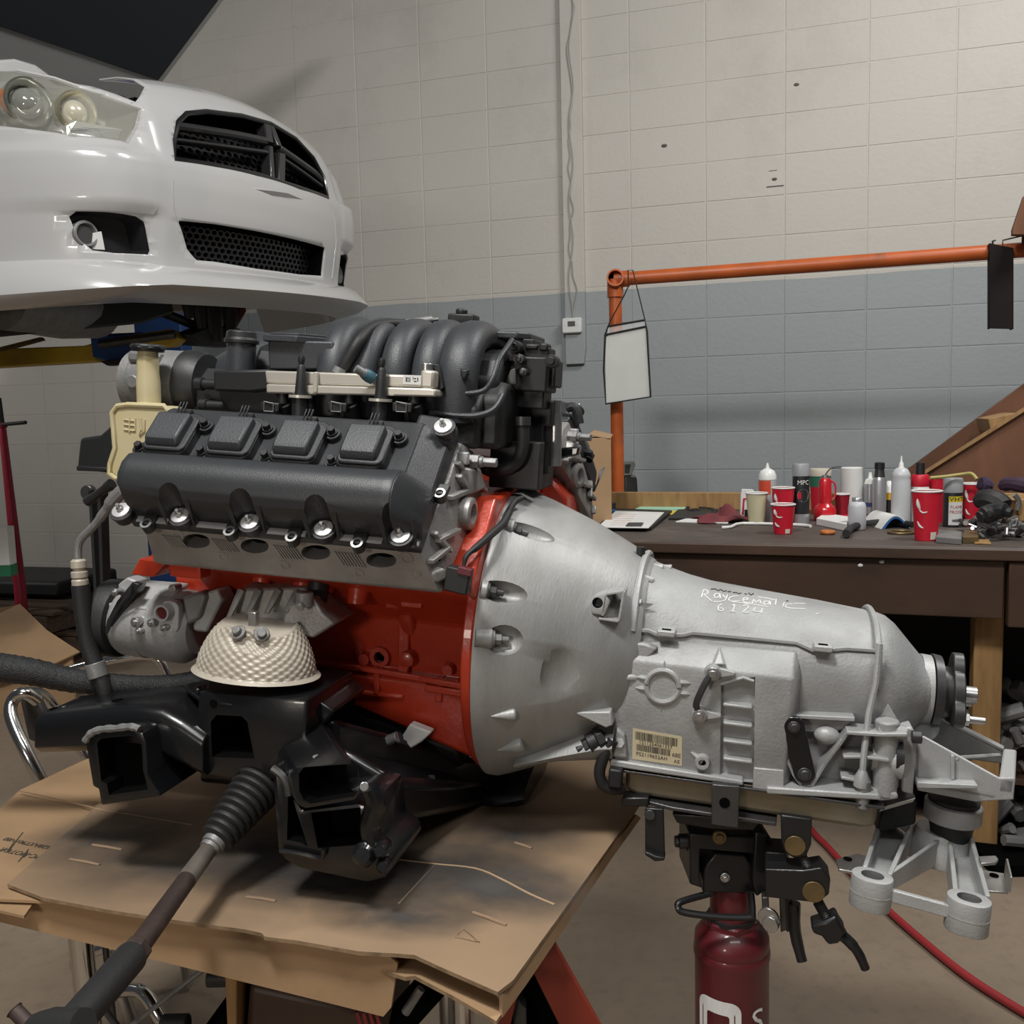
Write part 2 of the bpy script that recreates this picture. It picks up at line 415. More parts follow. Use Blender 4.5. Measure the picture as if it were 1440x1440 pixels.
tee = b.build('tee_fitting', M['orange'], t)
b = MB(); b.cyl(q+fwd*.001, q+fwd*.004, .0285, n=20); b.build('bore', M['void'], tee)
# lanyard pouch
pc = W(882, 510, d=PD-.10); PMx = Matrix((wd, -wn, V((0, 0, 1)))).transposed().to_4x4(); PMx.translation = pc
def PL(px, py, off=0.): return E(px, py, y=-off, M=PMx)
t = thing('document_pouch', 'clear plastic pouch with white paper hanging from the orange pipe rail', 'pouch', PMx)
cor = [PL(849, 471), PL(908, 459), PL(915, 559), PL(851, 568)]
pm = mat('pouch_plastic', (.8, .82, .82), .12, trans=.0, alpha=.25)
b = MB(); b.ext([PL(850, 472), PL(909, 460), PL(914, 558), PL(852, 567)], (0, .006, 0)); b.build('paper', mat('pouch_paper', (.66, .66, .60), .7, var=.12, vscale=14, bump=.5, bscale=25), t, bevel=.002)
b = MB(); b.ext([PL(855, 458, .004), PL(907, 450, .004), PL(914, 558, .004), PL(852, 567, .004)], (0, -.001, 0)); b.build('clear_sleeve', pm, t)
b = MB(); b.tube([PL(855, 459, .005), PL(907, 450, .005), PL(910, 466, .005), PL(915, 558, .005), PL(852, 568, .005), PL(849, 520, .005), PL(851, 471, .005)], .0045, 6, closed=True)
b.tube([PL(850, 471, .005), PL(909, 459, .005)], .0045, 6); b.build('binding', M['rubber'], t)
b = MB(); b.tube([PL(855, 459), PL(858, 452), PL(878, 415), PL(884, 402), PL(883, 380), PL(890, 380), PL(896, 405), PL(907, 450)], .0028, 6)
b.build('lanyard', M['rubber'], t)
# hanging dark plate on the pipe
pk = W(1408, 360, d=3.60); KM = Matrix((wd, -wn, V((0, 0, 1)))).transposed().to_4x4(); KM.translation = pk
t = thing('steel_channel', 'dark brown steel channel hanging from the right end of the orange pipe', 'channel', KM)
KL = lambda px, py: E(px, py, y=0, M=KM)
b = MB(); dk = mat('rusty_black', (.012, .0075, .0065), .7, 0, var=.3, spec=.2)
a, c, d, e = KL(1391, 342), KL(1425, 349), KL(1425, 463), KL(1391, 462)
b.ext([a, c, d, e], (0, -.006, 0)); b.ext([a, a+V((.006, 0, 0)), e+V((.006, 0, 0)), e], (0, .04, 0)); b.ext([c-V((.006, 0, 0)), c, d, d-V((.006, 0, 0))], (0, .04, 0))
b.build('channel_body', dk, t, bevel=.0015)
b = MB(); b.tube([KL(1396, 346), KL(1396, 339), KL(1400, 338)], .004, 6); b.tube([KL(1410, 345), KL(1410, 338), KL(1440, 331)], .003, 6); b.build('wire_hook', M['darksteel'], t)
bx = W(1436, 305, d=3.5)
b = MB(); b.ext([W(1424, 322, d=3.5), W(1440, 275, d=3.5), W(1500, 262, d=3.5), W(1500, 330, d=3.5), W(1424, 330, d=3.5)], (.012, .035, 0)); o = b.build('plywood_shelf', M['ply'], bevel=.002); tag(o, 'corner of a plywood shelf jutting in above the orange pipe', 'shelf')
b = MB(); b.ext([W(1437, 330, d=3.55), W(1475, 330, d=3.55), W(1475, 351, d=3.55), W(1437, 341, d=3.55)], (.02, .04, 0)); b.build('shelf_bracket', M['bench'], o)

# stained wooden stairs at the right
SP = (V((1.5, 3.75, 0)), -wn)
t = thing('wooden_stair', 'brown stained plywood stair side rising at the right behind the bench', 'stairs', V((1.5, 3.75, 0)))
SW = lambda px, py, k=0.: W(px, py, plane=(V((1.5, 3.75+k, 0)), wn))-V((1.5, 3.75, 0))
b = MB(); b.ext([SW(1240, 700), SW(1560, 497), SW(1560, 980), SW(1240, 980)], wn*-.02); b.build('stair_side', M['ply'], t, bevel=.002)
b = MB(); b.ext([SW(1278, 676, -.01), SW(1285, 676, -.01), SW(1560, 503, -.01), SW(1560, 496, -.01)], wn*.01); b.build('edge_trim', M['wood'], t)
b = MB(); b.ext([SW(1255, 676, .35), SW(1560, 452, .35), SW(1560, 520, .35), SW(1270, 730, .35)], wn*-.03); b.build('far_stringer', M['ply'], t, bevel=.002)
b = MB(); b.ext([SW(1372, 588, .3), SW(1410, 580, .3), SW(1418, 590, .3), SW(1376, 606, .3)], wn*.28); b.build('tread', M['wood'], t, bevel=.003)
# ================================================================== engine (engine frame)
EN = thing('engine', 'orange-red V8 engine block with black valve covers and black ribbed intake', 'engine', ME)
k2 = .70710678
def BK(s, p, q, side=1): return V((s, -side*k2*(p+q), k2*(p-q)))
def bvh0(o):
    from mathutils.bvhtree import BVHTree
    me = o.data; return BVHTree.FromPolygons([v.co for v in me.vertices], [tuple(p.vertices) for p in me.polygons])
def ehit(bv, px, py):
    o, r = ray(px, py); o = MEI @ o; r = (MEI.to_3x3() @ r).normalized()
    loc, n, i, d = bv.ray_cast(o, r)
    if loc is None:
        best = None
        for k in range(160):
            q = bv.find_nearest(o+r*(.7+k*.01))
            if q[0] is not None and (best is None or q[3] < best[3]): best = q
        loc, n = best[0], best[1]
    if n.dot(r) > 0: n = -n
    return loc, n
def Ep(pts, y): return [E(px, py, y=y) for px, py in pts]
def mirror(o, parent):            # the far bank: a mirrored copy
    me = o.data.copy()
    for v in me.vertices: v.co.y *= -1
    me.flip_normals(); c = bpy.data.objects.new(o.name, me); C.objects.link(c); c.parent = parent
    for md in o.modifiers:
        if md.type == 'BEVEL':
            m2 = c.modifiers.new('b', 'BEVEL'); m2.width = md.width; m2.segments = md.segments; m2.limit_method = 'ANGLE'; m2.angle_limit = md.angle_limit
    for ch in o.children: mirror(ch, c)
    return c
# --- cylinder heads: section taken on the rear face
S0, S1 = -.035, -.475
hsec = [(-.048, .352, -.086), (-.048, .352, -.02), (-.058, .352, .112), (-.045, .318, .124), (-.036, .292, .134), (-.034, .282, .130), (-.030, .268, .02), (-.028, .256, -.075), (-.032, .275, -.10), (-.040, .315, -.104)]
b = MB(); b.loft([[BK(s, p, q) for s, p, q in hsec], [BK(S1, p, q) for s, p, q in hsec]]); head = b.build('cylinder_head', M['headalu'], EN, bevel=.004)
hb = bvh0(head)
rf = None
# exhaust ports and fin pads on the exhaust face
def onface(px, py): return ehit(hb, px, py)
cm = MB(); ports = [(276, 761), (358, 768), (444, 777), (536, 788)]
fr = None
for px, py in ports:
    p, n = onface(px, py); t = V((1, 0, 0)); s_ = n.cross(t)
    pts = []
    for i in range(20):
        a = 2*math.pi*i/20; c_, d_ = math.cos(a), math.sin(a)
        pts.append(p+n*.01+t*(.0215*math.copysign(abs(c_)**1.1, c_)+.006*d_)+s_*(.0125*math.copysign(abs(d_)**.8, d_)))
    cm.ext(pts, -n*.045)
cut(head, cm, M['headalu'])
for px, py in ports:
    p, n = onface(px, py); t = V((1, 0, 0)); s_ = n.cross(t)
    b = MB(); b.ext([p-n*.026+t*x+s_*y for x, y in rrect(.05, .03, .008)], -n*.002); b.build('port_throat', M['void'], head)
for (x0, y0), (x1, y1) in (((228, 752), (258, 770)), ((297, 757), (330, 775)), ((384, 766), (420, 786)), ((470, 775), (508, 797))):
    b = MB(); p0, n = onface(x0, y0); p1, _ = onface(x1, y1); t = V((1, 0, 0)); s_ = n.cross(t)
    if s_.z > 0: s_ = -s_
    wdx = (p1-p0).x; hh = (p1-p0).dot(s_)
    for k in range(8):
        q = p0+t*(wdx*k/8)+n*.0004; b.ext([q, q+t*.0022, q+t*(.0022+.010)+s_*hh, q+t*.010+s_*hh], n*.0016)
    o = b.build('fin_pad', M['headalu'], head, smooth=0); o['kind'] = 'stuff'
for (px, py), r in (((250, 752), .006), ((314, 783), .005), ((400, 795), .005), ((572, 785), .006), ((505, 806), .0045), ((585, 806), .005)):
    p, n = onface(px, py); b = MB(); b.lathe(p-n*.001, n, [(0, r*1.7), (.002, r*1.6), (.002, r), (-.006, r)], 14, False); b.build('stud_boss', M['headalu'], head)
# rear face bosses, ribs, plug
def RF(px, py, dx=0.): return ehit(hb, px, py)[0]+V((dx, 0, 0))
q = RF(655, 722); b = MB(); b.lathe(q, (1, 0, 0), [(-.01, .026), (.010, .024), (.012, .021), (.012, .015), (.004, .014)], 24, False); b.build('core_plug_boss', M['headalu'], head)
b = MB(); b.cyl(q+V((.003, 0, 0)), q+V((.005, 0, 0)), .0145, n=20); b.build('core_plug', M['castdark'], head)
b = MB()
for seg in (((637, 650), (690-12, 690)), ((628, 700), (668, 683)), ((640, 668), (655, 690)), ((610, 760), (640, 745)), ((600, 790), (625, 770)), ((605, 748), (628, 775))):
    a, c = RF(*seg[0]), RF(*seg[1]); d = (c-a).normalized(); nn = V((0, -d.z, d.y))*.0035
    b.ext([a+nn, c+nn, c-nn, a-nn], (.010, 0, 0), .96)
b.build('rear_rib', M['headalu'], head, bevel=.0012)
b = MB(); b.ext([RF(x, y) for x, y in ((645, 655), (665, 655), (675, 688), (650, 698))], (.014, 0, 0), .8); b.build('rear_pad', M['headalu'], head, bevel=.003)
b = MB(); b.ext([RF(x, y) for x, y in ((593, 805), (615, 795), (624, 812), (605, 820))], (.012, 0, 0), .8); b.build('rear_pad', M['headalu'], head, bevel=.003)
for px, py in ((638, 750), (617, 786)):
    q = RF(px, py); b = MB(); b.cyl(q+V((.0005, 0, 0)), q+V((.002, 0, 0)), .003, n=10); b.build('tapped_hole', M['void'], head)
q = RF(656, 648); b = MB(); b.cyl(q, q+V((.02, 0, 0)), .011, n=6); b.cyl(q+V((.02, 0, 0)), q+V((.026, 0, 0)), .008, n=12); b.cyl(q+V((.026, 0, 0)), q+V((.046, 0, 0)), .0075, n=6); b.build('coolant_sensor', M['castdark'], head, bevel=.001)
q = RF(649, 644); b = MB(); b.box(q+V((.004, -.004, 0)), (.016, .012, .018)); b.build('cast_ear', M['castlight'], head, bevel=.002)
# --- valve cover
def vsec(s, g=0.): return [BK(s, p, q) for p, q in ((.352, .117), (.366, .117), (.367, .105), (.376, .106), (.396, .1105), (.413, .108), (.427, .100), (.437, .087), (.441, .07), (.438, .052), (.428, .040), (.418, .032), (.416, -.055), (.408, -.068), (.367, -.074), (.366, -.086), (.352, -.086))]
b = MB(); e = [vsec(s) for s in (-.486, -.474, -.10, -.085)]
b.loft(e); vc = b.build('valve_cover', M['cover'], EN, bevel=.003)
cm = MB()
vb = [-.497, -.403, -.296, -.187, -.078]
for s in vb: cm.cyl(BK(s, .377, .112), BK(s, .47, .112), .0185, n=22); cm.box(BK(s, .425, .135), (.037, .06, .05), Matrix.Rotation(R_(-45), 3, 'X'))
cm.box(BK(-.05, .45, .03), (.10, .02, .02))
cut(vc, cm)
# sloped rear end of the cover
b = MB(); A = vsec(-.086); B_ = [BK(-.052, min(p, .384), q) for p, q in ((.352, .117), (.366, .117), (.367, .105), (.37, .104), (.375, .10), (.38, .096), (.384, .09), (.384, .08), (.384, .07), (.384, .05), (.384, .04), (.384, .03), (.384, -.055), (.382, -.062), (.367, -.074), (.366, -.086), (.352, -.086))]
b.loft([A, B_]); b.build('end_slope', M['cover'], vc, bevel=.003)
b = MB(); b.loft([[BK(-.10, .412, -.04), BK(-.10, .412, -.084), BK(-.10, .37, -.084), BK(-.10, .37, -.04)], [BK(-.07, .405, -.045), BK(-.07, .405, -.086), BK(-.07, .37, -.086), BK(-.07, .37, -.045)], [BK(-.046, .388, -.05), BK(-.046, .388, -.086), BK(-.046, .37, -.086), BK(-.046, .37, -.05)]]); b.build('corner_shoulder', M['cover'], vc, bevel=.006)
ph = BK(0, 1, 0); qh = BK(0, 0, 1)
def cover_bolt(s, p, q, r=.0165):
    b = MB(); c = BK(s, p, q); b.cyl(c-ph*.015, c+ph*.002, r*.85, r+.001, 22); o = b.build('bolt_boss', M['cover'], vc, bevel=.001)
    b = MB(); b.lathe(c+ph*.002, ph, [(0, r*.80), (.003, r*.78), (.004, r*.45)], 22); b.build('washer', M['whitebolt'], o)
    b = MB(); b.cyl(c+ph*.004, c+ph*.011, .0058, .005, 6); b.cyl(c+ph*.011, c+ph*.017, .003, n=8); b.build('bolt', M['steel'], o, bevel=.0005)
for s in vb: cover_bolt(s, .376, .109)
cover_bolt(-.060, .402, -.066, .0165)
for s in vb[:-1] + [vb[-1]-.05]:
    pass
for s in vb[1:]:                     # webs either side of every scallop
    for ds in (-.021, .021):
        b = MB(); b.ext([BK(s+ds*1.0, .368, .119), BK(s+ds*1.25, .415, .1085), BK(s+ds*.95, .405, .108)], V((.0022, 0, 0))); b.build('scallop_web', M['cover'], vc)
for px, py in ((208, 727), (325, 737), (412, 746), (504, 755), (0, 0)):
    c = BK(E(px, py, y=-.348).x, .373, .124) if px else BK(-.046, .374, .03)
    b = MB(); b.lathe(c-ph*.012, ph, [(0, .0085), (.014, .0085), (.014, .0052), (0, .0052)], 16, False); o = b.build('clip_eyelet', M['cover'], vc, bevel=.0006)
    b = MB(); b.lathe(c+ph*.0015, ph, [(0, .0086), (.001, .0086), (.001, .0053), (0, .0053)], 16, False); b.build('eyelet_rim', M['steel'], o)
    b = MB(); b.ext([c+V((.0085, 0, 0)), c+V((.010, 0, 0))-qh*.018, c+V((-.010, 0, 0))-qh*.018, c+V((-.0085, 0, 0))], -ph*.008); b.build('clip_plate', M['cover'], o, bevel=.001)
    b = MB(); b.cyl(c-ph*.008, c-ph*.006, .0052, n=12); b.build('eyelet_floor', M['void'], o)
for s0_, s1_ in ((-.475, -.425), (-.38, -.325), (-.272, -.215), (-.165, -.105)):  # bright strips standing in for the sheen on top of the cover rail
    b = MB(); b.ext([BK(s0_, .367, .1175), BK(s1_, .367, .1175), BK(s1_, .3675, .108), BK(s0_, .3675, .108)], ph*.0012); b.build('rail_sheen_strip', M['castlight'], vc)
# coil wells / deck relief
for k in range(4):
    s = -.444+.0985*k
    co = bpy.data.objects.new('ignition_coil', None); 
    b = MB(); b.ext([BK(s+x, .416, q) for x, q in rrect(.074, .084, .012)], ph*.014, .92); base = b.build('ignition_coil', M['black'], EN, bevel=.002)
    b = MB(); b.ext([BK(s+x+.002, .430, q+.004) for x, q in rrect(.066, .066, .010)], ph*.005); b.build('coil_flange', M['cover'], base, bevel=.002)
    b = MB(); pr = [(.432, .033), (.439, .031), (.4455, .026), (.4475, .019), (.4475, -.024), (.432, -.026)]
    b.loft([[BK(s-.026, p, q) for p, q in pr], [BK(s+.026, p, q) for p, q in pr]]); b.build('coil_top', M['intake'], base, bevel=.004, seg=3)
    for ds, q in ((-.040, .030), (.041, -.022)):
        c = BK(s+ds, .425, q); b = MB(); b.cyl(c-ph*.012, c, .0115, n=16); b.ext([c+V((0, 0, 0))-ph*.01, BK(s+ds*.5, .415, q-.012), BK(s+ds*.5, .415, q+.012)], ph*.008); b.build('coil_ear', M['black'], base, bevel=.001)
        b = MB(); b.cyl(c, c+ph*.003, .008, n=14); b.cyl(c+ph*.003, c+ph*.010, .0058, n=6); b.build('coil_bolt', M['black'], base, bevel=.0006)
    b = MB()
    for j in (-1, 0, 1): b.tube([BK(s+.002+.005*j, .436, -.022), BK(s+.006+.005*j, .446, -.045)], .0016, 6)
    b.box(BK(s+.002, .428, -.034), (.022, .010, .02), Matrix.Rotation(R_(-45), 3, 'X')); b.build('coil_connector', M['black'], base, bevel=.0006)
    bpy.data.objects.remove(co)
# far bank
h2 = mirror(head, EN); v2 = mirror(vc, EN)
pv = V((-.048, .188, .31))
for o in (h2, v2): o.matrix_basis = Matrix.Translation(pv+V((.075, .07, .03))) @ Matrix.Rotation(R_(-16), 4, 'Z') @ Matrix.Translation(-pv)
b = MB(); b.tube([BK(-.05, .40, -.05, -1), BK(-.03, .37, .0, -1), BK(-.028, .34, .08, -1), BK(-.03, .31, .12, -1)], [.014, .013, .012, .012], 10, smooth=4); b.build('engine_lift_bracket', M['black'], EN)

# --- block
gas = BK(0, .284, .134); gin = BK(0, .262, -.02)
bsec = lambda zb, yb: [(gin.y+.02, gin.z+.03), (gas.y+.030, gas.z+.010), (gas.y+.034, gas.z-.004), (gas.y+.085, gas.z-.026), (-.150, .030), (-.135, -.06), (-.150, -.066), (-.150, -.078), (yb, zb+.012), (yb+.03, zb), (-(yb+.03), zb), (-yb, zb+.012), (.150, -.07), (.135, .03), (-gas.y-.03, gas.z), (-gin.y-.02, gin.z+.03)]
b = MB(); b.loft([[V((s, y, z)) for y, z in bsec(zb, yb)] for s, zb, yb in ((-.001, -.190, -.15), (-.03, -.186, -.145), (-.12, -.165, -.135), (-.29, -.118, -.13), (-.465, -.112, -.13))])
blk = b.build('engine_block', M['red'], EN, bevel=.005)
b = MB(); rr = ell0 = [V((0, -.262*math.cos(a), .006+.240*math.sin(a))) for a in [2*math.pi*i/72 for i in range(72)]]
rr = [V((0, p.y*.967, .006+(p.z-.006)*.975)) for p in rr]; b.ext(rr, (-.016, 0, 0)); fl_o = b.build('bell_flange', M['red'], blk, bevel=.003)
b = MB(); b.loft([[V((s_, y, z)) for y, z in ((-.12, zt), (.12, zt), (.10, zb), (-.09, zb))] for s_, zt, zb in ((-.43, -.10, -.20), (-.38, -.10, -.24), (-.16, -.15, -.25), (-.05, -.18, -.22))]); b.build('oil_sump', M['black'], EN, bevel=.012)
def redbar(pl, wd_, y0, y1, nm='rib'):
    pts = Ep(pl, y1); b = MB()
    for i in range(len(pts)-1):
        a, c = pts[i], pts[i+1]; d = (c-a).normalized(); nn = V((-d.z, 0, d.x))*wd_/2
        b.ext([a+nn-d*wd_*.3, c+nn+d*wd_*.3, c-nn+d*wd_*.3, a-nn-d*wd_*.3], (0, y0-y1, 0))
    return b.build(nm, M['red'], blk, bevel=.0025)
redbar([(430, 932), (505, 940), (590, 955), (660, 968)], .010, -.12, -.158, 'pan_rail')
redbar([(600, 968), (660, 978)], .012, -.12, -.156, 'pad')
redbar([(428, 962), (470, 968), (530, 977), (565, 980)], .008, -.12, -.150)
redbar([(530, 940), (528, 975)], .010, -.12, -.152); redbar([(470, 935), (472, 968)], .010, -.12, -.15); redbar([(618, 956), (616, 985)], .012, -.12, -.152); redbar([(640, 960), (660, 985)], .010, -.12, -.154)
redbar([(500, 880), (506, 935)], .016, -.12, -.142); redbar([(568, 860), (566, 945)], .018, -.11, -.150); redbar([(585, 875), (645, 880)], .006, -.12, -.142); redbar([(645, 880), (650, 950)], .006, -.12, -.142)
redbar([(505, 935), (560, 940)], .006, -.12, -.146)
redbar([(620, 838), (645, 862)], .02, -.12, -.16)
b = MB(); b.lathe(E(537, 922, y=-.136), (0, -1, 0), [(-.004, .019), (.012, .016), (.012, .009), (0, .009)], 18, False); b.build('drain_boss', M['red'], blk)
b = MB(); b.cyl(E(537, 922, y=-.138), E(537, 922, y=-.140), .009, n=14); b.build('drain_hole', M['void'], blk)
b = MB(); b.lathe(E(575, 925, y=-.145), (0, -1, 0), [(-.004, .015), (.014, .012), (.016, .007)], 16); b.build('core_plug', M['red'], blk)
b = MB(); b.lathe(E(574, 868, y=-.15), (0, -.6, 1), [(-.05, .012), (0, .015), (.014, .011)], 14); b.build('oil_gallery_boss', M['red'], blk)
b = MB(); b.lathe(E(515, 925, y=-.138), (0, -1, 0), [(0, .012), (.012, .009)], 14); b.build('boss', M['red'], blk)
b = MB(); b.lathe(E(632, 940, y=-.142), (0, -1, 0), [(0, .010), (.012, .008)], 14); b.build('boss', M['red'], blk)
# bolt columns under the head and the knock-sensor pads
for px, py in ((428, 815), (372, 800), (458, 812), (505, 830)):
    q = E(px, py, y=-.215); b = MB(); b.lathe(q, (0, -.35, -1), [(-.03, .018), (0, .017), (.022, .014), (.022, .009)], 16); b.build('bolt_column', M['red'], blk)
b = MB(); b.box(E(583, 842, y=-.18), (.034, .03, .022)); b.build('sensor_pad', M['red'], blk, bevel=.002)
b = MB(); b.box(E(588, 831, y=-.19), (.028, .03, .006)); b.build('sensor_pad', M['red'], blk, bevel=.001)
b = MB(); b.lathe(E(560, 848, y=-.17), (-.8, -.5, 0), [(0, .012), (.02, .009)], 12); b.build('boss', M['red'], blk)
# front upper red bracket of the compressor
YR = -.268
b = MB(); b.ext(Ep([(228, 750), (240, 757), (250, 790), (238, 803), (205, 792)], YR), (0, .03, 0)); frb = b.build('accessory_bracket', M['red'], EN, bevel=.003)
b = MB(); b.ext(Ep([(196, 785), (232, 792), (215, 812), (184, 808)], YR-.02), (0, .05, .0)); b.build('bracket_plate', M['red'], frb, bevel=.002)
b = MB(); b.box(E(268, 800, y=YR-.01), (.050, .03, .022)); b.build('bracket_step', M['red'], frb, bevel=.002)
b = MB(); b.box(E(283, 787, y=YR), (.045, .03, .012)); b.build('bracket_step', M['red'], frb, bevel=.002)
b = MB(); b.ext(Ep([(240, 757), (268, 790), (300, 800), (330, 805), (330, 870), (250, 845)], -.17), (0, .06, 0)); b.build('bracket_web', M['red'], frb, bevel=.003)
b = MB(); b.lathe(E(231, 756, y=YR-.01), (0, -1, 0), [(-.03, .013), (.012, .012)], 14); b.build('bracket_boss', M['red'], frb, bevel=.001)

b = MB(); b.ext(Ep([(752, 712), (764, 676), (775, 672), (797, 702), (797, 735), (752, 745)], .19), (0, .14, 0)); b.build('far_deck', M['red'], blk, bevel=.006)
b = MB(); b.loft([[V((s_, y, z)) for y, z in ((.10, .05), (.12, .18), (.20, .25), (.29, .13), (.26, .06))] for s_ in (-.02, -.40)]); b.build('far_bank', M['red'], blk, bevel=.006)
# --- intake manifold
b = MB(); b.loft([[V((s, y, z)) for y, z in ((-.15, .30), (-.15, .375), (-.12, .40), (.12, .40), (.15, .375), (.15, .30))] for s in (-.545, .0)])
man = b.build('intake_manifold', M['black'], EN, bevel=.01)
b = MB(); b.loft([[V((s, y, z)) for y, z in ((-.125, .36), (-.135, .40), (-.11, .44), (-.06, .452), (.06, .452), (.10, .40))] for s in (-.42, -.012)]); b.build('plenum', M['black'], man, bevel=.01)
# runners: arcs rising from the side flange and curling over the top
def arc(s0, wd_, sh=0., k=1.):
    rings = []; P = [(-.160, .34), (-.164, .375), (-.162, .405), (-.150, .432), (-.126, .455), (-.094, .467), (-.055, .470), (-.01, .462), (.04, .44)]
    P = [V((0, y, z)) for y, z in P]; P = spline(P, 3)
    for i, p in enumerate(P):
        d = (P[min(i+1, len(P)-1)]-P[max(i-1, 0)]).normalized(); nn = V((0, -d.z, d.y)); 
        rings.append([V((s0+sh*i/len(P)+wd_*.5*math.copysign(abs(math.cos(a))**.8, math.cos(a)), 0, 0))+p+nn*(.024*k*math.sin(a)) for a in [2*math.pi*j/18 for j in range(18)]])
    return rings
for k in range(5):
    s = -.062-.0505*k
    wd_ = .062 if k == 0 else .048
    b = MB(); b.loft(arc(s-(.004 if k == 0 else 0), wd_)); b.build('runner', M['intake'], man, sub=0, smooth=60)
b = MB(); b.tube(spline([E(628, 552, y=-.182), E(660, 553, y=-.180), E(682, 548, y=-.178), E(694, 530, y=-.172), E(702, 505, y=-.155), E(712, 490, y=-.13), E(720, 478, y=-.10)], 5), .004, 8); b.build('seam_flange', M['intake'], man)
b = MB(); b.tube(spline([E(585, 577, y=-.182), E(640, 584, y=-.182), E(672, 584, y=-.18), (E(695, 575, y=-.175)), E(708, 555, y=-.165)], 5), .0045, 8); b.build('seam_flange', M['intake'], man)
b = MB(); b.loft([[V((s, y, z)) for y, z in ((-.172, .30), (-.176, .36), (-.15, .385), (.05, .385), (.05, .30))] for s in (-.40, -.028)]); b.build('lower_shell', M['black'], man, bevel=.008)
b = MB(); q = E(655, 525, y=-.19); b.ext([E(647, 518, y=-.187), E(660, 518, y=-.187), E(661, 526, y=-.187), (E(654, 538, y=-.187)), E(648, 528, y=-.187)], (0, -.006, 0), .6); b.build('shield_emblem', M['black'], man, bevel=.001, label='small raised shield emblem')
b = MB(); b.ext([V((-.21, -.06, .468)), V((-.005, -.06, .468)), V((.012, -.04, .468)), V((.012, .07, .468)), V((-.21, .07, .468))], (0, 0, .012)); b.build('top_plate', M['intake'], man, bevel=.003)
b = MB(); b.ext([V((.0, -.05, .44)), V((.02, -.05, .44)), V((.02, .03, .44)), V((.0, .03, .44))], (0, 0, .03)); b.build('plate_end', M['black'], man, bevel=.002)
mp = thing; b = MB(); q = E(652, 452, y=0); b.box(q, (.045, .035, .022)); b.cyl(q+V((-.004, 0, .01)), q+V((-.004, 0, .02)), .010, n=12); b.build('map_sensor', M['black'], man, bevel=.003)
# vent hose over the runners
b = MB(); b.tube([E(478, 524, y=-.19), E(490, 505, y=-.19), E(505, 480, y=-.18), E(522, 462, y=-.14), E(545, 456, y=-.10), E(575, 456, y=-.06), E(605, 452, y=-.02)], .0085, 12, smooth=5); b.build('vent_hose', M['rubber'], man)
b = MB(); b.cyl(E(570, 455, y=-.07), E(606, 450, y=-.03), .0065, n=12); b.cyl(E(606, 450, y=-.03), E(616, 449, y=-.02), .003, n=8); b.build('hose_fitting', M['castdark'], man)
b = MB(); b.cyl(E(475, 526, y=-.195), E(479, 518, y=-.193), .0095, n=12); b.build('hose_fitting', M['castdark'], man)
# fuel rail
YQ = -.215
b = MB(); f0 = Ep([(372, 521), (600, 528), (604, 545), (374, 540)], YQ); b.ext(f0, (0, .03, 0)); fr_ = b.build('fuel_rail', M['rail'], EN, bevel=.003)
b = MB(); b.ext(Ep([(374, 540), (604, 546), (612, 548), (612, 558), (374, 553)], YQ-.006), (0, .04, 0)); b.build('rail_base', M['rail'], fr_, bevel=.0025)
b = MB(); b.box(E(605, 534, y=YQ+.012), (.02, .03, .026)); b.build('rail_end', M['rail'], fr_, bevel=.004)
for px in (445, ): 
    b = MB(); b.ext(Ep([(px-5, 523), (px+1, 523), (px+1, 552), (px-5, 552)], YQ-.008), (0, .03, 0)); b.build('rail_band', M['rail'], fr_, bevel=.001)
b = MB(); q = E(600, 521, y=YQ+.014); b.cyl(q+V((0, 0, -.01)), q+V((0, 0, .010)), .009, n=14); b.build('rail_port', M['steel'], fr_, bevel=.001)
b = MB(); b.ext(Ep([(604, 512), (616, 512), (624, 545), (612, 556)], YQ+.02), (0, .012, 0)); b.build('rail_tab', M['black'], fr_, bevel=.001)
lab = Ep([(567, 527), (592, 528), (592, 541), (567, 540)], YQ-.0004)
b = MB(); b.ext(lab, (0, -.0005, 0)); lbl = b.build('rail_label', M['whitepaper'], fr_, smooth=0)
b = MB(); o_ = V((0, -.0008, 0))
for u, v_, w_, h_ in ((.15, .25, .08, .5), (.26, .25, .06, .2), (.26, .55, .06, .2), (.36, .25, .05, .5), (.55, .2, .04, .3), (.62, .3, .12, .12), (.6, .6, .16, .12), (.8, .25, .06, .4)):
    p = lab[0]+(lab[1]-lab[0])*u+(lab[3]-lab[0])*v_+o_; a, c = (lab[1]-lab[0])*w_, (lab[3]-lab[0])*h_; b.add([p, p+a, p+a+c, p+c], [(0, 1, 2, 3)])
o = b.build('label_print', M['ink'], lbl, smooth=0); o['kind'] = 'stuff'
for px, py in ((424, 505), (537, 509)):
    q = E(px, py, y=YQ-.012); b = MB(); b.lathe(q, (0, 0, -1), [(-.006, .001), (-.005, .004), (0, .0055), (.005, .0045), (.008, .0038), (.012, .006), (.045, .0085), (.052, .0095)], 14); o = b.build('rail_stud', M['black'], fr_)
    b = MB(); b.lathe(q, (0, 0, -1), [(.052, .017), (.056, .017)], 18); b.build('stud_washer', M['rail'], o)
    b = MB(); b.cyl(q+V((0, 0, -.056)), q+V((0, 0, -.095)), .0125, n=16); b.build('stud_spacer', M['black'], o)
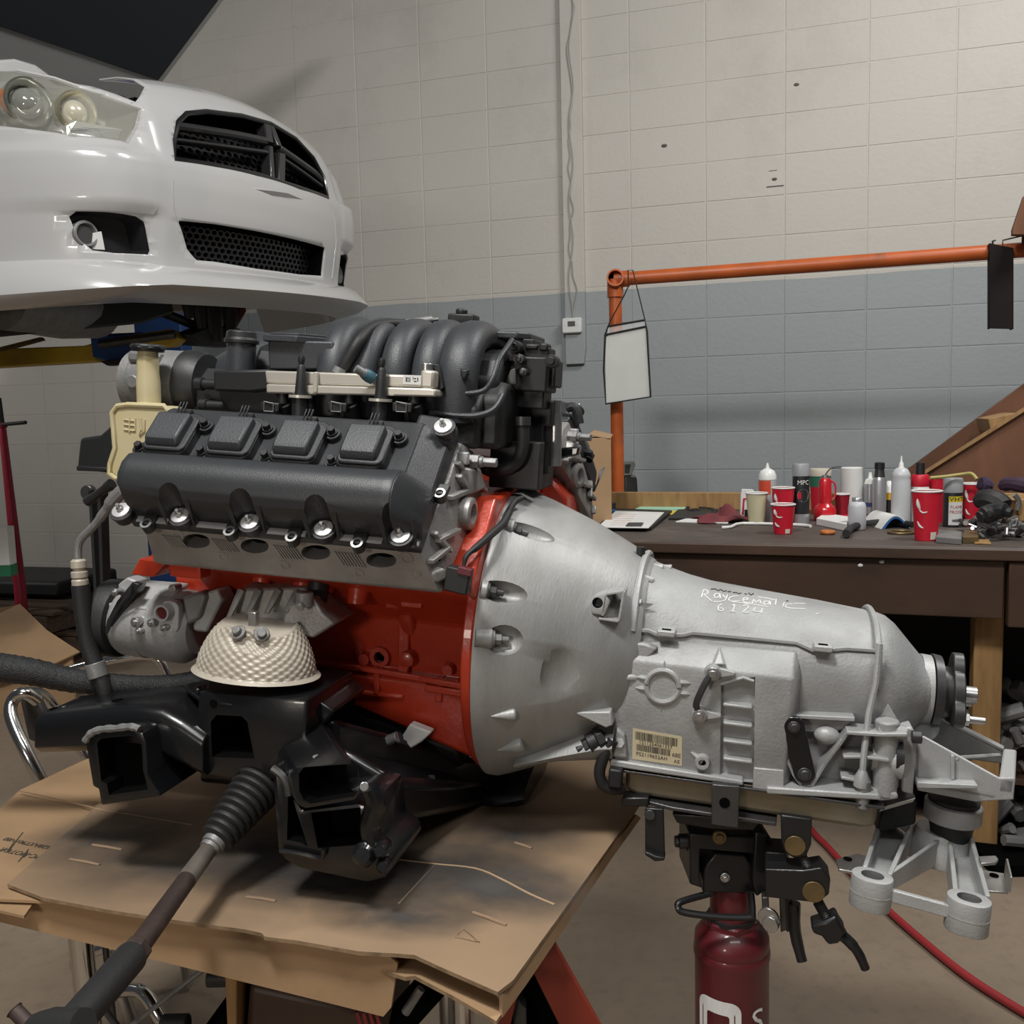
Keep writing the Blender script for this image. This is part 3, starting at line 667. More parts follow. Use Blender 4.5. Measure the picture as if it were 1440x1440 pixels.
for px in (398, 492, 583):
    q = E(px, 562, y=YQ+.005); b = MB(); b.cyl(q+V((0, 0, .012)), q+V((0, .0, -.006)), .0075, n=12); b.cyl(q+V((0, 0, -.006)), q+V((0, .03, -.05)), .012, n=12); o = b.build('injector', M['black'], fr_)
    b = MB(); b.box(q+V((-.012, -.012, -.012)), (.03, .014, .014)); b.build('injector_plug', M['black'], o, bevel=.002)
    b = MB(); b.tube([q+V((-.02, -.02, -.004)), q+V((-.004, -.022, -.006)), q+V((-.004, -.022, -.018)), q+V((-.02, -.02, -.018))], .0011, 5, closed=True); b.build('wire_clip', M['castdark'], o)
q0, q1 = E(500, 518, y=YQ-.03), E(532, 537, y=YQ-.008); d = (q1-q0).normalized()
b = MB(); b.lathe(q0, d, [(0, .0038), (0, .0062), (.012, .0062), (.012, .0075), (.016, .0075)], 12); b.cyl(q0+d*.026, q1, .0065, n=12); b.build('test_port', M['castdark'], fr_)
b = MB(); b.lathe(q0, d, [(.015, .0085), (.022, .0095), (.030, .0085), (.030, .005)], 12); b.build('port_collar', mat('blue_collar', (.05, .12, .16), .45), fr_)
# oil filler, its housing, and the plastic box beside it
YG = -.20
b = MB(); b.ext(Ep([(299, 521), (378, 519), (388, 535), (384, 548), (352, 552), (300, 550)], YG), (0, .09, 0)); fh = b.build('oil_filler_housing', M['black'], EN, bevel=.004)
b = MB(); b.ext(Ep([(303, 536), (385, 540), (420, 600), (412, 606), (335, 604), (308, 560)], YG+.02), (0, .07, 0)); b.build('housing_body', M['black'], fh, bevel=.006)
b = MB(); q = E(339, 520, y=YG+.035); b.lathe(q, (0, 0, 1), [(-.01, .0225), (.036, .0225), (.042, .022)], 28); b.build('filler_neck', M['intake'], fh)
b = MB(); b.lathe(q, (0, 0, 1), [(.040, .0265), (.046, .0265), (.048, .024), (.058, .0225), (.060, .019)], 12); b.build('oil_cap', M['black'], fh, bevel=.001)
for px, py, L in ((286, 540, .03), (292, 570, .03)):
    q = E(px, py, y=YG+.03); b = MB(); b.lathe(q, (1, 0, 0), [(-.012, .010), (0, .0105), (.002, .008), (.05, .008)], 14); b.build('hose_barb', M['black'], fh)
YX = -.175
b = MB(); b.loft([Ep([(378, 520), (466, 520), (470, 518), (468, 480), (376, 478)], YX)+[], [p+V((0, .09, 0)) for p in Ep([(378, 520), (466, 520), (470, 518), (468, 480), (376, 478)], YX)]]); bx_ = b.build('resonator_box', M['intake'], EN, bevel=.003)
zt = E(420, 478, y=YX).z; xa, xb = E(371, 478, y=YX-.008).x, E(462, 478, y=YX-.008).x
lid = [(xa, YX-.01), (xa+.055, YX-.01), (xb+.004, YX+.045), (xb+.004, YX+.10), (xa-.006, YX+.10), (xa-.008, YX+.01)]
b = MB(); b.ext([V((x, y, zt-.004)) for x, y in lid], (0, 0, .010)); ld = b.build('box_lid', M['intake'], bx_, bevel=.0015)
c = V((sum(p[0] for p in lid)/6, sum(p[1] for p in lid)/6, 0)); b = MB(); b.ext([V((c.x+(x-c.x)*.82, c.y+(y-c.y)*.82, zt+.006)) for x, y in lid], (0, 0, .004)); b.build('lid_panel', M['intake'], ld, bevel=.001)
# front plenum and throttle body
b = MB(); b.loft([ell_ for ell_ in [[V((s, -.05+r*1.05*math.cos(a), zc_+r*math.sin(a))) for a in [2*math.pi*i/28 for i in range(28)]] for s, r, zc_ in ((-.525, .042, .378), (-.515, .046, .38), (-.49, .052, .388), (-.45, .066, .40), (-.40, .06, .40))]]); b.build('plenum_neck', M['intake'], man, smooth=50)
tq = E(237, 535, y=-.06); tq = V((-.588, -.115, .372))
b = MB(); b.lathe(tq, (-1, 0, 0), [(-.055, .054), (.008, .054), (.010, .050), (.034, .049), (.036, .051), (.050, .051), (.051, .0485), (.051, .045), (.0, .044), (-.004, .001)], 40); tb = b.build('throttle_body', M['castdark'], EN)
b = MB(); b.cyl(tq+V((.004, 0, 0)), tq+V((-.002, 0, 0)), .040, n=32); b.build('throttle_plate', M['bronze'], tb)
for a in (45, 135, 225, 315):
    q = tq+V((.012, .052*math.cos(R_(a)), .052*math.sin(R_(a)))); b = MB(); b.cyl(q+V((.012, 0, 0)), q+V((-.02, 0, 0)), .010, n=14); b.cyl(q+V((-.02, 0, 0)), q+V((-.028, 0, 0)), .006, n=6); b.build('throttle_bolt', M['castdark'], tb, bevel=.001)
b = MB(); b.box(tq+V((-.01, -.03, .04)), (.05, .03, .02)); b.build('throttle_motor', M['castdark'], tb, bevel=.006)
b = MB(); b.cyl(tq+V((-.018, -.045, 0)), tq+V((-.018, -.056, 0)), .011, n=16); b.build('shaft_boss', M['castdark'], tb, bevel=.002)
b = MB(); b.lathe(tq, (1, 0, 0), [(.05, .056), (.07, .056), (.085, .05)], 28); b.build('throttle_flange', M['black'], tb)
# runner actuator cluster at the rear
def bx(px0, py0, px1, py1, y, dep, nm, m='black', par=None, bev=.003):
    a, c = E(px0, py0, y=y), E(px1, py1, y=y); b = MB(); b.box(((a.x+c.x)/2, y+dep/2, (a.z+c.z)/2), (abs(c.x-a.x), dep, abs(c.z-a.z))); return b.build(nm, M[m], par or act, bevel=bev)
act = bx(716, 500, 768, 552, -.07, .08, 'runner_actuator', par=EN)
bx(736, 487, 772, 506, -.06, .05, 'actuator_cover'); bx(738, 483, 756, 492, -.065, .03, 'actuator_plug'); bx(758, 482, 770, 494, -.065, .03, 'actuator_plug'); bx(760, 505, 780, 545, -.05, .06, 'actuator_side')
bx(726, 545, 764, 576, -.06, .06, 'actuator_base'); bx(712, 484, 730, 510, -.075, .03, 'actuator_arm'); bx(718, 560, 775, 600, -.03, .06, 'actuator_stem')
for px, py, r in ((724, 488, .010), (776, 508, .010), (730, 505, .008), (736, 523, .006)):
    q = E(px, py, y=-.085); b = MB(); b.lathe(q, (0, -1, 0), [(-.02, r), (.006, r), (.006, r*.6), (.012, r*.6)], 14); b.build('actuator_screw', M['darksteel'] if r < .009 else M['black'], act, bevel=.0008)
b = MB(); b.ext(Ep([(719, 520), (726, 518), (728, 540), (714, 543), (712, 536)], -.085), (0, -.006, 0)); b.build('actuator_link', M['darksteel'], act, bevel=.001)
bx(700, 575, 760, 690, -.03, .1, 'actuator_bracket'); bx(690, 618, 757, 690, -.075, .03, 'rear_plate', par=act, bev=.002)
bx(756, 578, 770, 668, -.02, .03, 'actuator_post')
b = MB(); b.tube([E(735, 592, y=-.09), E(735, 625, y=-.09), E(728, 648, y=-.09), E(710, 660, y=-.09), E(690, 662, y=-.085), E(680, 656, y=-.09)], .010, 12, smooth=5); hs = b.build('heater_hose', M['rubber'], act)
b = MB(); b.cyl(E(735, 586, y=-.09), E(735, 598, y=-.09), .0125, n=14); b.build('hose_clamp', M['darksteel'], hs)
b = MB(); b.cyl(E(782, 563, y=-.0), E(781, 582, y=-.0), .009, n=12); b.cyl(E(781, 582, y=0), E(780, 655, y=0), .011, n=12); b.build('rear_pipe', M['steel'], act)
b = MB(); b.tube([E(797, 575, y=.1), E(806, 572, y=.1), E(812, 582, y=.1), E(815, 596, y=.1)], .008, 10, smooth=4); b.build('rear_hose', M['rubber'], act)
b = MB(); b.ext(Ep([(762, 650), (790, 645), (812, 640), (815, 628), (788, 630), (765, 642)], .05), (0, .03, 0)); b.build('rear_clamp', M['gloss'], act, bevel=.003)
# wiring along the bell flange with its connector
b = MB(); b.tube([E(735, 700, y=-.10), E(722, 708, y=-.12), E(708, 735, y=-.17), E(690, 752, y=-.21), E(672, 768, y=-.235), E(656, 782, y=-.25), E(652, 798, y=-.255)], [.004, .005, .006, .006, .0055, .004, .003], 10, smooth=4); wr = b.build('sensor_wire', M['rubber'], EN)
b = MB(); b.box(E(645, 815, y=-.285), (.034, .022, .034), Matrix.Rotation(R_(8), 3, 'Y')); b.build('wire_connector', M['black'], wr, bevel=.002)
b = MB(); b.box(E(655, 803, y=-.292), (.02, .014, .010), Matrix.Rotation(R_(8), 3, 'Y')); b.build('connector_lock', mat('maroon_lock', (.10, .012, .02), .5), wr, bevel=.001)
# --- front side: coolant reservoir, shroud, belt, pipe and hose
YC = -.22
body = Ep([(158, 580), (165, 571), (180, 569), (231, 571), (238, 579), (232, 592), (214, 612), (200, 640), (186, 664), (176, 672), (163, 673), (154, 666), (155, 652), (162, 630), (160, 605)], YC)
b = MB(); b.ext(body, (0, .05, 0)); rs = b.build('coolant_reservoir', M['cream'], EN, bevel=.007, seg=3, label='cream translucent plastic reservoir')
b = MB(); b.tube(body, .0042, 8, closed=True); b.build('reservoir_seam', M['cream'], rs)
b = MB(); nk = [E(x, y, y=YC+.02) for x, y in ((208, 492), (208, 515), (209, 550), (210, 585))]; b.tube(nk, [.0155, .0165, .018, .017], 18, smooth=3); b.build('reservoir_neck', M['cream'], rs)
b = MB(); q = E(208, 491, y=YC+.02); b.lathe(q, (0, 0, 1), [(-.004, .024), (.004, .026), (.007, .024), (.008, .018)], 20); b.lathe(q, (0, 0, 1), [(.0, .027), (.003, .027)], 8); b.build('reservoir_cap', M['black'], rs, bevel=.001)
b = MB()
for seg in (((174, 590), (190, 592)), ((174, 597), (190, 599)), ((174, 604), (189, 606)), ((182, 588), (182, 608)), ((190, 588), (190, 606))):
    b.tube([E(*seg[0], y=YC-.001), E(*seg[1], y=YC-.001)], .0013, 6)
b.build('cast_mark', M['cream'], rs)
b = MB(); b.tube(Ep([(197, 588), (199, 605), (196, 612), (203, 606), (203, 590)], YC-.001), .002, 6); b.build('cast_mark', M['cream'], rs)
YS = -.15
b = MB(); b.ext(Ep([(112, 616), (140, 612), (153, 600), (160, 582), (166, 575), (180, 580), (175, 660), (150, 665), (107, 660), (108, 655)], YS), (0, .06, 0)); sh = b.build('front_shroud', M['black'], EN, bevel=.005)
b = MB(); b.ext(Ep([(107, 655), (160, 658), (160, 664), (107, 662)], YS-.006), (0, .07, 0)); b.build('shroud_lip', M['black'], sh, bevel=.002)
b = MB(); b.lathe(E(128, 692, y=-.10), (0, -1, 0), [(0, .013), (.012, .013)], 20); b.build('pulley', M['darksteel'], EN, bevel=.002)
b = MB(); b.ext(Ep([(124, 690), (128, 690), (138, 870), (134, 870)], -.13), (0, .02, 0)); b.ext(Ep([(136, 690), (141, 690), (146, 850), (142, 850)], -.13), (0, .02, 0)); b.ext(Ep([(128, 690), (136, 690), (142, 870), (136, 870)], -.11), (0, .01, 0)); b.build('drive_belt', M['rubber'], EN)
b = MB(); b.tube([E(122, 706, y=-.2), E(140, 693, y=-.2), E(158, 680, y=-.2)], [.008, .007, .009], 10, smooth=3); b.build('sensor_lead', M['black'], EN)
YH = -.26
b = MB(); b.tube([E(172, 690, y=YH), E(158, 705, y=YH), E(146, 722, y=YH), E(130, 742, y=YH), E(115, 757, y=YH), E(110, 770, y=YH), E(110, 790, y=YH)], [.010, .010, .0075, .006, .006, .006, .006], 10, smooth=4); ln = b.build('coolant_line', M['castdark'], EN)
b = MB(); q = E(110, 786, y=YH); d = (E(113, 822, y=YH)-q).normalized(); b.lathe(q, d, [(0, .008), (.003, .0115), (.013, .012), (.015, .009), (.018, .009), (.02, .0125), (.028, .0125), (.03, .010), (.033, .0125), (.042, .0125), (.043, .009)], 18); b.build('line_fitting', mat('fitting_beige', (.42, .38, .31), .5, .2), ln)
b = MB(); b.tube([E(113, 822, y=YH), E(117, 860, y=YH), E(124, 905, y=YH), E(134, 935, y=YH), E(146, 965, y=YH), E(150, 985, y=YH)], [.0135, .0135, .013, .013, .012, .011], 14, smooth=4); b.build('line_hose', M['rubber'], ln)
b = MB(); b.cyl(E(133, 932, y=YH), E(139, 952, y=YH), .0155, n=16); b.build('hose_collar', M['castdark'], ln, bevel=.001)
# --- compressor
YA = -.20
ca, cb_ = E(176, 868, y=YA), E(300, 880, y=YA)
d = V((1, 0, 0)); c0 = V((ca.x, YA, ca.z-.003)); L = .135
b = MB(); b.lathe(c0, d, [(-.002, .046), (.004, .052), (.012, .056), (.05, .057), (.052, .055), (.07, .056), (.072, .058), (.115, .058), (.125, .052), (L, .04)], 36); cp = b.build('compressor', M['cast'], EN, label='silver air-conditioning compressor')
b = MB(); b.lathe(c0, -d, [(.0, .060), (.004, .062), (.03, .062), (.034, .057), (.034, .04), (.04, .038)], 36); b.build('compressor_pulley', M['rubber'], cp)
b = MB(); b.ext([V((c0.x+.03, YA-.048, c0.z+.03)), V((c0.x+.105, YA-.048, c0.z+.032)), V((c0.x+.105, YA-.01, c0.z+.066)), V((c0.x+.03, YA-.01, c0.z+.064))], (0, .03, 0)); b.build('manifold_pad', M['castlight'], cp, bevel=.004)
YP = YA-.06
for px, py, r in ((231, 861, .0125), ):
    q = E(px, py, y=YP); b = MB(); b.lathe(q, (0, -1, 0), [(-.02, r*1.1), (.008, r), (.008, r*.78), (.002, r*.76)], 22, False); o = b.build('port', M['castlight'], cp)
    b = MB(); b.cyl(q+V((0, -.001, 0)), q+V((0, -.004, 0)), r*.76, n=18); b.build('port_plug', mat('port_plug_maroon', (.09, .012, .012), .4), o)
b = MB(); q = E(238, 868, y=YP+.008); b.ext([q+V((x*.9, 0, z)) for x, z in rrect(.034, .05, .012)], (0, .016, 0)); b.build('port_flange', M['castlight'], cp, bevel=.002)
b = MB(); q = E(197, 880, y=YP+.006); b.ext([q+V((x, 0, z-.004)) for x, z in rrect(.026, .038, .011)], (0, .02, 0)); b.build('mount_ear', M['castlight'], cp, bevel=.002)
for px, py, r in ((194, 874, .008), (216, 875, .0065), (199, 886, .005), (233, 882, .005), (246, 826, .006), (165, 832, .006)):
    q = E(px, py, y=YP); b = MB(); b.lathe(q, (0, -1, 0), [(-.012, r*.8), (.004, r), (.008, r), (.008, r*.55), (.012, r*.5)], 12); b.build('compressor_bolt', M['steel'], cp, bevel=.0005)
b = MB(); b.ext(Ep([(165, 822), (178, 812), (193, 818), (186, 836), (168, 840)], YP+.01), (0, .03, 0)); b.build('front_pad', M['castlight'], cp, bevel=.003)
b = MB(); b.ext(Ep([(142, 866), (152, 848), (160, 850), (154, 868), (146, 872)], YP+.02), (0, .02, 0)); b.build('front_ear', M['castlight'], cp, bevel=.002)
b = MB(); b.ext(Ep([(186, 818), (196, 822), (170, 862), (158, 885), (146, 890), (150, 872), (164, 845)], YP+.004), (0, .012, 0)); b.build('wiring_bracket', M['black'], cp, bevel=.002)
b = MB(); b.tube(Ep([(150, 890), (158, 870), (172, 848), (182, 836), (184, 824)], YP-.002), .0025, 6, smooth=3); b.build('clutch_wire', M['rubber'], cp)
b = MB(); b.ext(Ep([(292, 832), (305, 828), (312, 845), (290, 890), (272, 888), (270, 880)], YP+.03), (0, .04, 0)); b.build('rear_ear', M['castlight'], cp, bevel=.004)
b = MB(); b.ext(Ep([(255, 840), (280, 832), (290, 838), (280, 870), (262, 880)], YP+.02), (0, .03, 0)); b.build('rear_cap', M['castdark'], cp, bevel=.005)
# --- alloy engine-mount bracket and shielded mount
YM_ = -.25
b = MB(); b.loft([Ep([(338, 828), (428, 826), (436, 846), (445, 880), (320, 880), (318, 868)], YM_), [p+V((0, .08, 0)) for p in Ep([(330, 822), (430, 826), (440, 846), (470, 880), (330, 880), (322, 866)], YM_)]]); mb = b.build('mount_bracket', M['headalu'], EN, bevel=.004, label='ribbed alloy engine mount bracket')
for a, c in (((340, 830), (322, 868)), ((364, 830), (348, 864)), ((392, 830), (375, 862)), ((418, 832), (402, 860))):
    p0, p1 = E(*a, y=YM_-.004), E(*c, y=YM_-.022); b = MB(); b.tube([p0, p1], [.006, .004], 6); b.build('rib', M['headalu'], mb)
b = MB(); b.ext(Ep([(405, 850), (440, 838), (452, 862), (470, 878), (440, 898), (395, 890), (398, 866)], YM_-.02), (0, .06, 0), .96); b.build('bracket_cheek', M['headalu'], mb, bevel=.004)
b = MB(); q = E(428, 848, y=YM_-.03); b.cyl(q+V((0, 0, .016)), q+V((0, 0, -.004)), .013, n=16); b.cyl(q+V((0, -.01, .0)), q+V((0, -.016, -.004)), .007, n=6); b.build('bracket_bolt', M['castdark'], mb, bevel=.001)
b = MB(); q = E(446, 838, y=-.24); b.lathe(q, (0, -.3, -1), [(-.02, .016), (.01, .016), (.012, .010), (.03, .009)], 14); b.build('bracket_stud', M['black'], mb, bevel=.001)
hc = E(360, 944, y=-.29)
b = MB(); rings = []; nR = 64; nS = 170
for j in range(nR+1):
    t = j/nR; z = .070*(1-t); rx = .060+(.090-.060)*(math.sin(t*1.5)**.9 if t > 0 else 0); ry = .042+(.062-.042)*math.sin(t*1.5)
    if t > .93: rx += (t-.93)*.10; ry += (t-.93)*.10
    rr = []
    for i in range(nS):
        a = 2*math.pi*i/nS; c_, d_ = math.cos(a), math.sin(a)
        u_, v_ = a*1.0, t
        dm = .0013*math.sin(30*a)*math.cos(44*t) if .06 < t < .93 else 0
        dent = .007*max(0, math.cos(a+1.35))**6*max(0, 1-abs(t-.22)*5)
        rr.append(hc+V(((rx+dm-dent)*c_, (ry+dm-dent)*d_, z+.008*math.sin(3*a+.6)*(1-t)*.7+dm)))
    rings.append(rr)
b.loft(rings); hsd = b.build('mount_heat_shield', M['shield'], EN, smooth=60, label='dimpled pale metal heat shield')
for px, py in ((336, 890), (368, 892)):
    p, n = ehit(bvh0(hsd), px, py); b = MB(); b.cyl(p-n*.002, p+n*.003, .011, n=18); b.cyl(p+n*.003, p+n*.010, .0065, n=10); b.build('shield_bolt', M['castdark'], hsd, bevel=.001)
b = MB(); q = E(357, 866, y=-.32); b.box(q+V((0, 0, -.004)), (.012, .012, .02)); b.build('shield_clip', M['steel'], hsd, bevel=.001)
b = MB(); b.ext(Ep([(300, 945), (338, 948), (336, 958), (300, 955)], -.345), (0, -.004, 0)); b.build('shield_tab', M['shield'], hsd, bevel=.001)
# ================================================================== transmission (engine frame)
from mathutils.bvhtree import BVHTree
def bvh(o):
    bpy.context.view_layer.update()
    me = o.data
    return BVHTree.FromPolygons([v.co for v in me.vertices], [tuple(p.vertices) for p in me.polygons])
def hit(bv, px, py, I=None, lift=0.):
    I = MEI if I is None else I
    o, r = ray(px, py); o = I @ o; r = (I.to_3x3() @ r).normalized()
    loc, n, i, d = bv.ray_cast(o, r)
    if loc is None:                                # the ray grazes past: take the nearest point of the surface
        best = None
        for k in range(160):
            q = bv.find_nearest(o+r*(.7+k*.01))
            if q[0] is not None and (best is None or q[3] < best[3]): best = q
        loc, n = best[0], best[1]
    if n.dot(r) > 0: n = -n
    return loc+n*lift, n
def Epts(pts, y): return [E(px, py, y=y) for px, py in pts]
TR = thing('transmission', 'grey cast aluminium automatic transmission with barcode label, behind the orange engine block', 'transmission', ME)
def ell(x, ryf, ryb, zt, zb, n=40, zc=None, pw=2.):
    zc = (zt+zb)/2 if zc is None else zc
    out = []
    for i in range(n):
        a = 2*math.pi*i/n; c, s_ = math.cos(a), math.sin(a)
        c_ = math.copysign(abs(c)**(2/pw), c); s2 = math.copysign(abs(s_)**(2/pw), s_)
        out.append(V((x, -(ryf if c > 0 else ryb)*c_, zc+((zt-zc) if s_ > 0 else (zc-zb))*s2)))
    return out
# bell housing
rb = []
for x, ry, zt, zb in ((0, .252, .230, -.234), (.012, .252, .230, -.234), (.024, .247, .224, -.230), (.06, .234, .210, -.216), (.118, .210, .186, -.19), (.165, .188, .163, -.172), (.205, .168, .142, -.155), (.225, .150, .130, -.14)):
    rb.append(ell(x, ry, ry, zt, zb, 72, 0, 2.15))
b = MB(); b.loft(rb)
bell = b.build('bell_housing', M['bell'], TR)
bv = bvh(bell)
def pocket(px, py, L, Wd, D, ang):
    p, n = hit(bv, px, py); t = V((1, 0, 0)); t = (t-n*n.dot(t)).normalized()
    t = Matrix.Rotation(R_(ang), 3, n) @ t; s_ = n.cross(t)
    return p, n, t, s_, Matrix((t, s_, n)).transposed()
pockets = [(746, 748, .040, .016, .017, 6), (708, 833, .036, .017, .020, 2), (709, 900, .028, .022, .018, 0)]
cm = MB()
for px, py, L, Wd, D, ang in pockets:
    p, n, t, s_, rot = pocket(px, py, L, Wd, D, ang)
    cm.sph(p+n*.003, (L, Wd, D), 20, 12, rot)
p, n = hit(bv, 850, 945)
cm.sph(E(810, 960, y=-.226), (.055, .03, .075), 20, 12)     # shallow hollow at the lower side
cut(bell, cm)
for k, (px, py, L, Wd, D, ang) in enumerate(pockets):
    p, n, t, s_, rot = pocket(px, py, L, Wd, D, ang)
    b = MB(); q = p-n*.006-t*L*.80
    b.lathe(q, t, [(-max(.004, q.x/max(t.x, .3)-.002), .0135), (.004, .0155), (.006, .013)], 16)
    b.build('bolt_boss', M['bell'], bell, bevel=.001)
    b = MB(); b.cyl(q+t*.006, q+t*.009, .0125, n=18); b.cyl(q+t*.009, q+t*.019, .0085, .008, 6); b.cyl(q+t*.019, q+t*.03, .0045, n=10)
    b.build('bell_bolt', M['darksteel'] if k < 2 else M['castdark'], bell, bevel=.0007)
def bump_boss(px, py, L, r, ang=0, o=bell, bv_=None, m=None, nm='boss'):
    p, n = hit(bv_ or bv, px, py); t = V((1, 0, 0)); t = (t-n*n.dot(t)).normalized(); t = Matrix.Rotation(R_(ang), 3, n) @ t; s_ = n.cross(t)
    b = MB(); rot = Matrix((t, s_, n)).transposed()
    b.lathe(p-t*L, t, [(0, .001), (L*.8, r*.55), (L*1.5, r*.95), (L*1.85, r), (L*2, r*.8)], 14)
    return b.build(nm, m or M['bell'], o, bevel=.0006)
bump_boss(708, 1006, .018, .010); bump_boss(718, 1050, .02, .013, 10)
b = MB(); p = E(722, 1066, y=-.02); b.box(p+V((0, 0, -.004)), (.03, .03, .016)); b.build('dowel_boss', M['bell'], bell, bevel=.003)
# lug with bore and open box at the bell/case joint
p = E(840, 847, y=-.172)
b = MB(); y0 = -.178
lug = Epts([(831, 846), (836, 838), (851, 834), (858, 846), (850, 866), (832, 863)], y0)
b.ext(lug, (0, .05, 0)); lg = b.build('lug', M['castlight'], bell, bevel=.002)
b = MB(); c = E(840, 848, y=y0-.002); b.cyl(c, c+V((0, .03, 0)), .0078, n=20); cut(lg, b, M['void'])
b = MB()
for seg in (((852, 836), (877, 832)), ((877, 832), (870, 873)), ((842, 870), (870, 874)), ((852, 836), (847, 866))):
    a, c = E(*seg[0], y=y0), E(*seg[1], y=y0); d = (c-a).normalized(); nn = V((-d.z, 0, d.x))*.0016
    b.ext([a+nn, c+nn, c-nn, a-nn], (0, .04, 0))
b.build('box_rib', M['castlight'], bell, bevel=.0005)
# lower web and starter-side rib
b = MB(); b.ext(Epts([(805, 1002), (858, 1001), (862, 1020), (852, 1024)], -.185), (0, .07, 0)); b.build('rib', M['castlight'], bell, bevel=.002)
b = MB(); b.loft([[E(x, y, y=-.165)+V((0, dy, dz)) for dy, dz in ((0, 0), (.07, .02), (.08, -.02), (.01, -.006))] for x, y in ((752, 1048), (790, 1030), (850, 1014))]); b.build('rib', M['bell'], bell, bevel=.003)
b = MB(); b.loft([ell_ for ell_ in [[E(x, y, y=-.12)+V((0, .06*math.cos(a), r*math.sin(a))) for a in [2*math.pi*i/14 for i in range(14)]] for x, y, r in ((735, 1058, .012), (790, 1046, .018), (850, 1035, .03), (868, 1034, .034))]]); b.build('lower_gusset', M['bell'], bell)

# main case: dome, barrel and tail cone
prof = [(.20, .142, .150), (.212, .136, .148), (.226, .128, .138), (.248, .121, .134), (.28, .112, .131), (.316, .105, .129), (.40, .097, .128), (.478, .090, .127), (.53, .085, .125), (.565, .081, .122), (.578, .078, .118), (.592, .068, .108), (.612, .046, .085), (.634, .022, .060), (.640, .018, .056)]
b = MB(); rings = []
for x, zt, ry in prof:
    zb = -.125 if x < .57 else zt-2*(zt+.028)
    rings.append(ell(x, ry, ry, zt, zb, 56, .0 if x < .57 else -.026, 2.25 if x < .5 else 2.05))
b.loft(rings); case = b.build('case', M['cast'], TR)
bvc = bvh(case)
# casting ridge where bell and case meet, and the ridge at the tail
def hoop(x, grow, r, m, a0, a1, nm, ref, n=40):
    b = MB(); rr = ell(x, ref[0]+grow, ref[0]+grow, ref[1]+grow, ref[2]-grow, 80, 0, 2.25)
    pts = [p for i, p in enumerate(rr) if a0 <= 360*i/80 <= a1]
    b.tube(pts, r, 8, caps=True); return b.build(nm, m, case)
hoop(.212, .004, .0055, M['castlight'], 14, 130, 'joint_ridge', (.152, .136, -.14))
hoop(.556, .0035, .0045, M['castlight'], 0, 150, 'tail_ridge', (.123, .082, -.12))
b = MB(); b.tube([E(1237, 905, y=-.130), E(1232, 960, y=-.134), E(1222, 1002, y=-.140), E(1215, 1060, y=-.155), E(1211, 1112, y=-.157)], .0045, 8); b.build('tail_ridge', M['castlight'], case)
b = MB(); b.tube(Epts([(866, 888), (862, 930), (859, 985)], -.158), .0028, 6); b.build('seam', M['castlight'], case)
# parting flange between the dome and the lower case
b = MB()
fl_ = [(864, 884), (912, 886), (928, 893), (962, 892), (975, 889), (1050, 896), (1120, 903), (1142, 913), (1168, 913), (1190, 911), (1232, 914)]
pts = []
for px, py in fl_:
    p, n = hit(bvc, px, py); pts.append(p)
top = [p+V((0, -.006, .0025)) for p in pts]
b.loft([[p+V((0, -.007, .002)), p+V((0, -.007, -.0018)), p+V((0, .012, -.0018)), p+V((0, .012, .002))] for p in pts])
b.build('parting_flange', M['castlight'], case)
for px, py in ((938, 888), (1156, 909)):
    p, n = hit(bvc, px, py); b = MB(); b.box(p+V((0, -.008, .001)), (.026, .028, .009)); o = b.build('flange_tab', M['castlight'], case, bevel=.002)
    b = MB(); b.box(p+V((0, -.012, .0056)), (.013, .008, .001)); b.build('tab_slot', M['void'], o)
    b = MB(); b.ext([p+V((-.012, -.006, -.004)), p+V((-.009, -.006, -.004)), p+V((-.0105, -.002, -.028))], (0, .02, 0)); b.build('web', M['cast'], o)
# studs on the dome shoulder
for px, py, L, r in ((910, 813, .010, .0065), (925, 796, .009, .006), (938, 797, .007, .006)): bump_boss(px, py, L, r, 0, case, bvc, M['castlight'])
p, n = hit(bvc, 897, 848); b = MB(); t = V((1, 0, 0)); b.cyl(p-t*.02+n*.003, p+n*.003, .008, n=14); b.cyl(p+n*.003, p+t*.004+n*.003, .006, n=6); b.build('boss', M['castlight'], case, bevel=.001)
b = MB(); b.ext([p+t*.004+n*.001, p+t*.022, p+t*.006+V((0, -.002, -.012)), p+V((0, -.002, -.012))], n*.003); b.build('pocket_web', M['castdark'], case)
p = E(901, 776, y=-.02); b = MB(); b.cyl(p+V((0, 0, -.012)), p+V((0, 0, .008)), .007, n=14); b.build('breather', M['black'], case)

# lower side box with the flat face that carries label, ring and bolts
YF = -.157
b = MB(); sec = [(0, .03), (-.10, .045), (-.128, .036), (YF, .008), (YF, -.152), (0, -.152)]
x0, x1 = .192, .442
b.loft([[V((x0, y, z)) for y, z in sec], [V((x1, y+.0, z)) for y, z in sec], [V((x1+.014, y*.78 if y < -.1 else y, z)) for y, z in sec]])
side = b.build('side_housing', M['cast'], case, bevel=.004)
b = MB(); b.ext(Epts([(872, 902), (905, 905), (925, 912), (905, 932), (872, 955)], -.150), (0, .02, 0)); b.build('shoulder', M['cast'], side, bevel=.003)
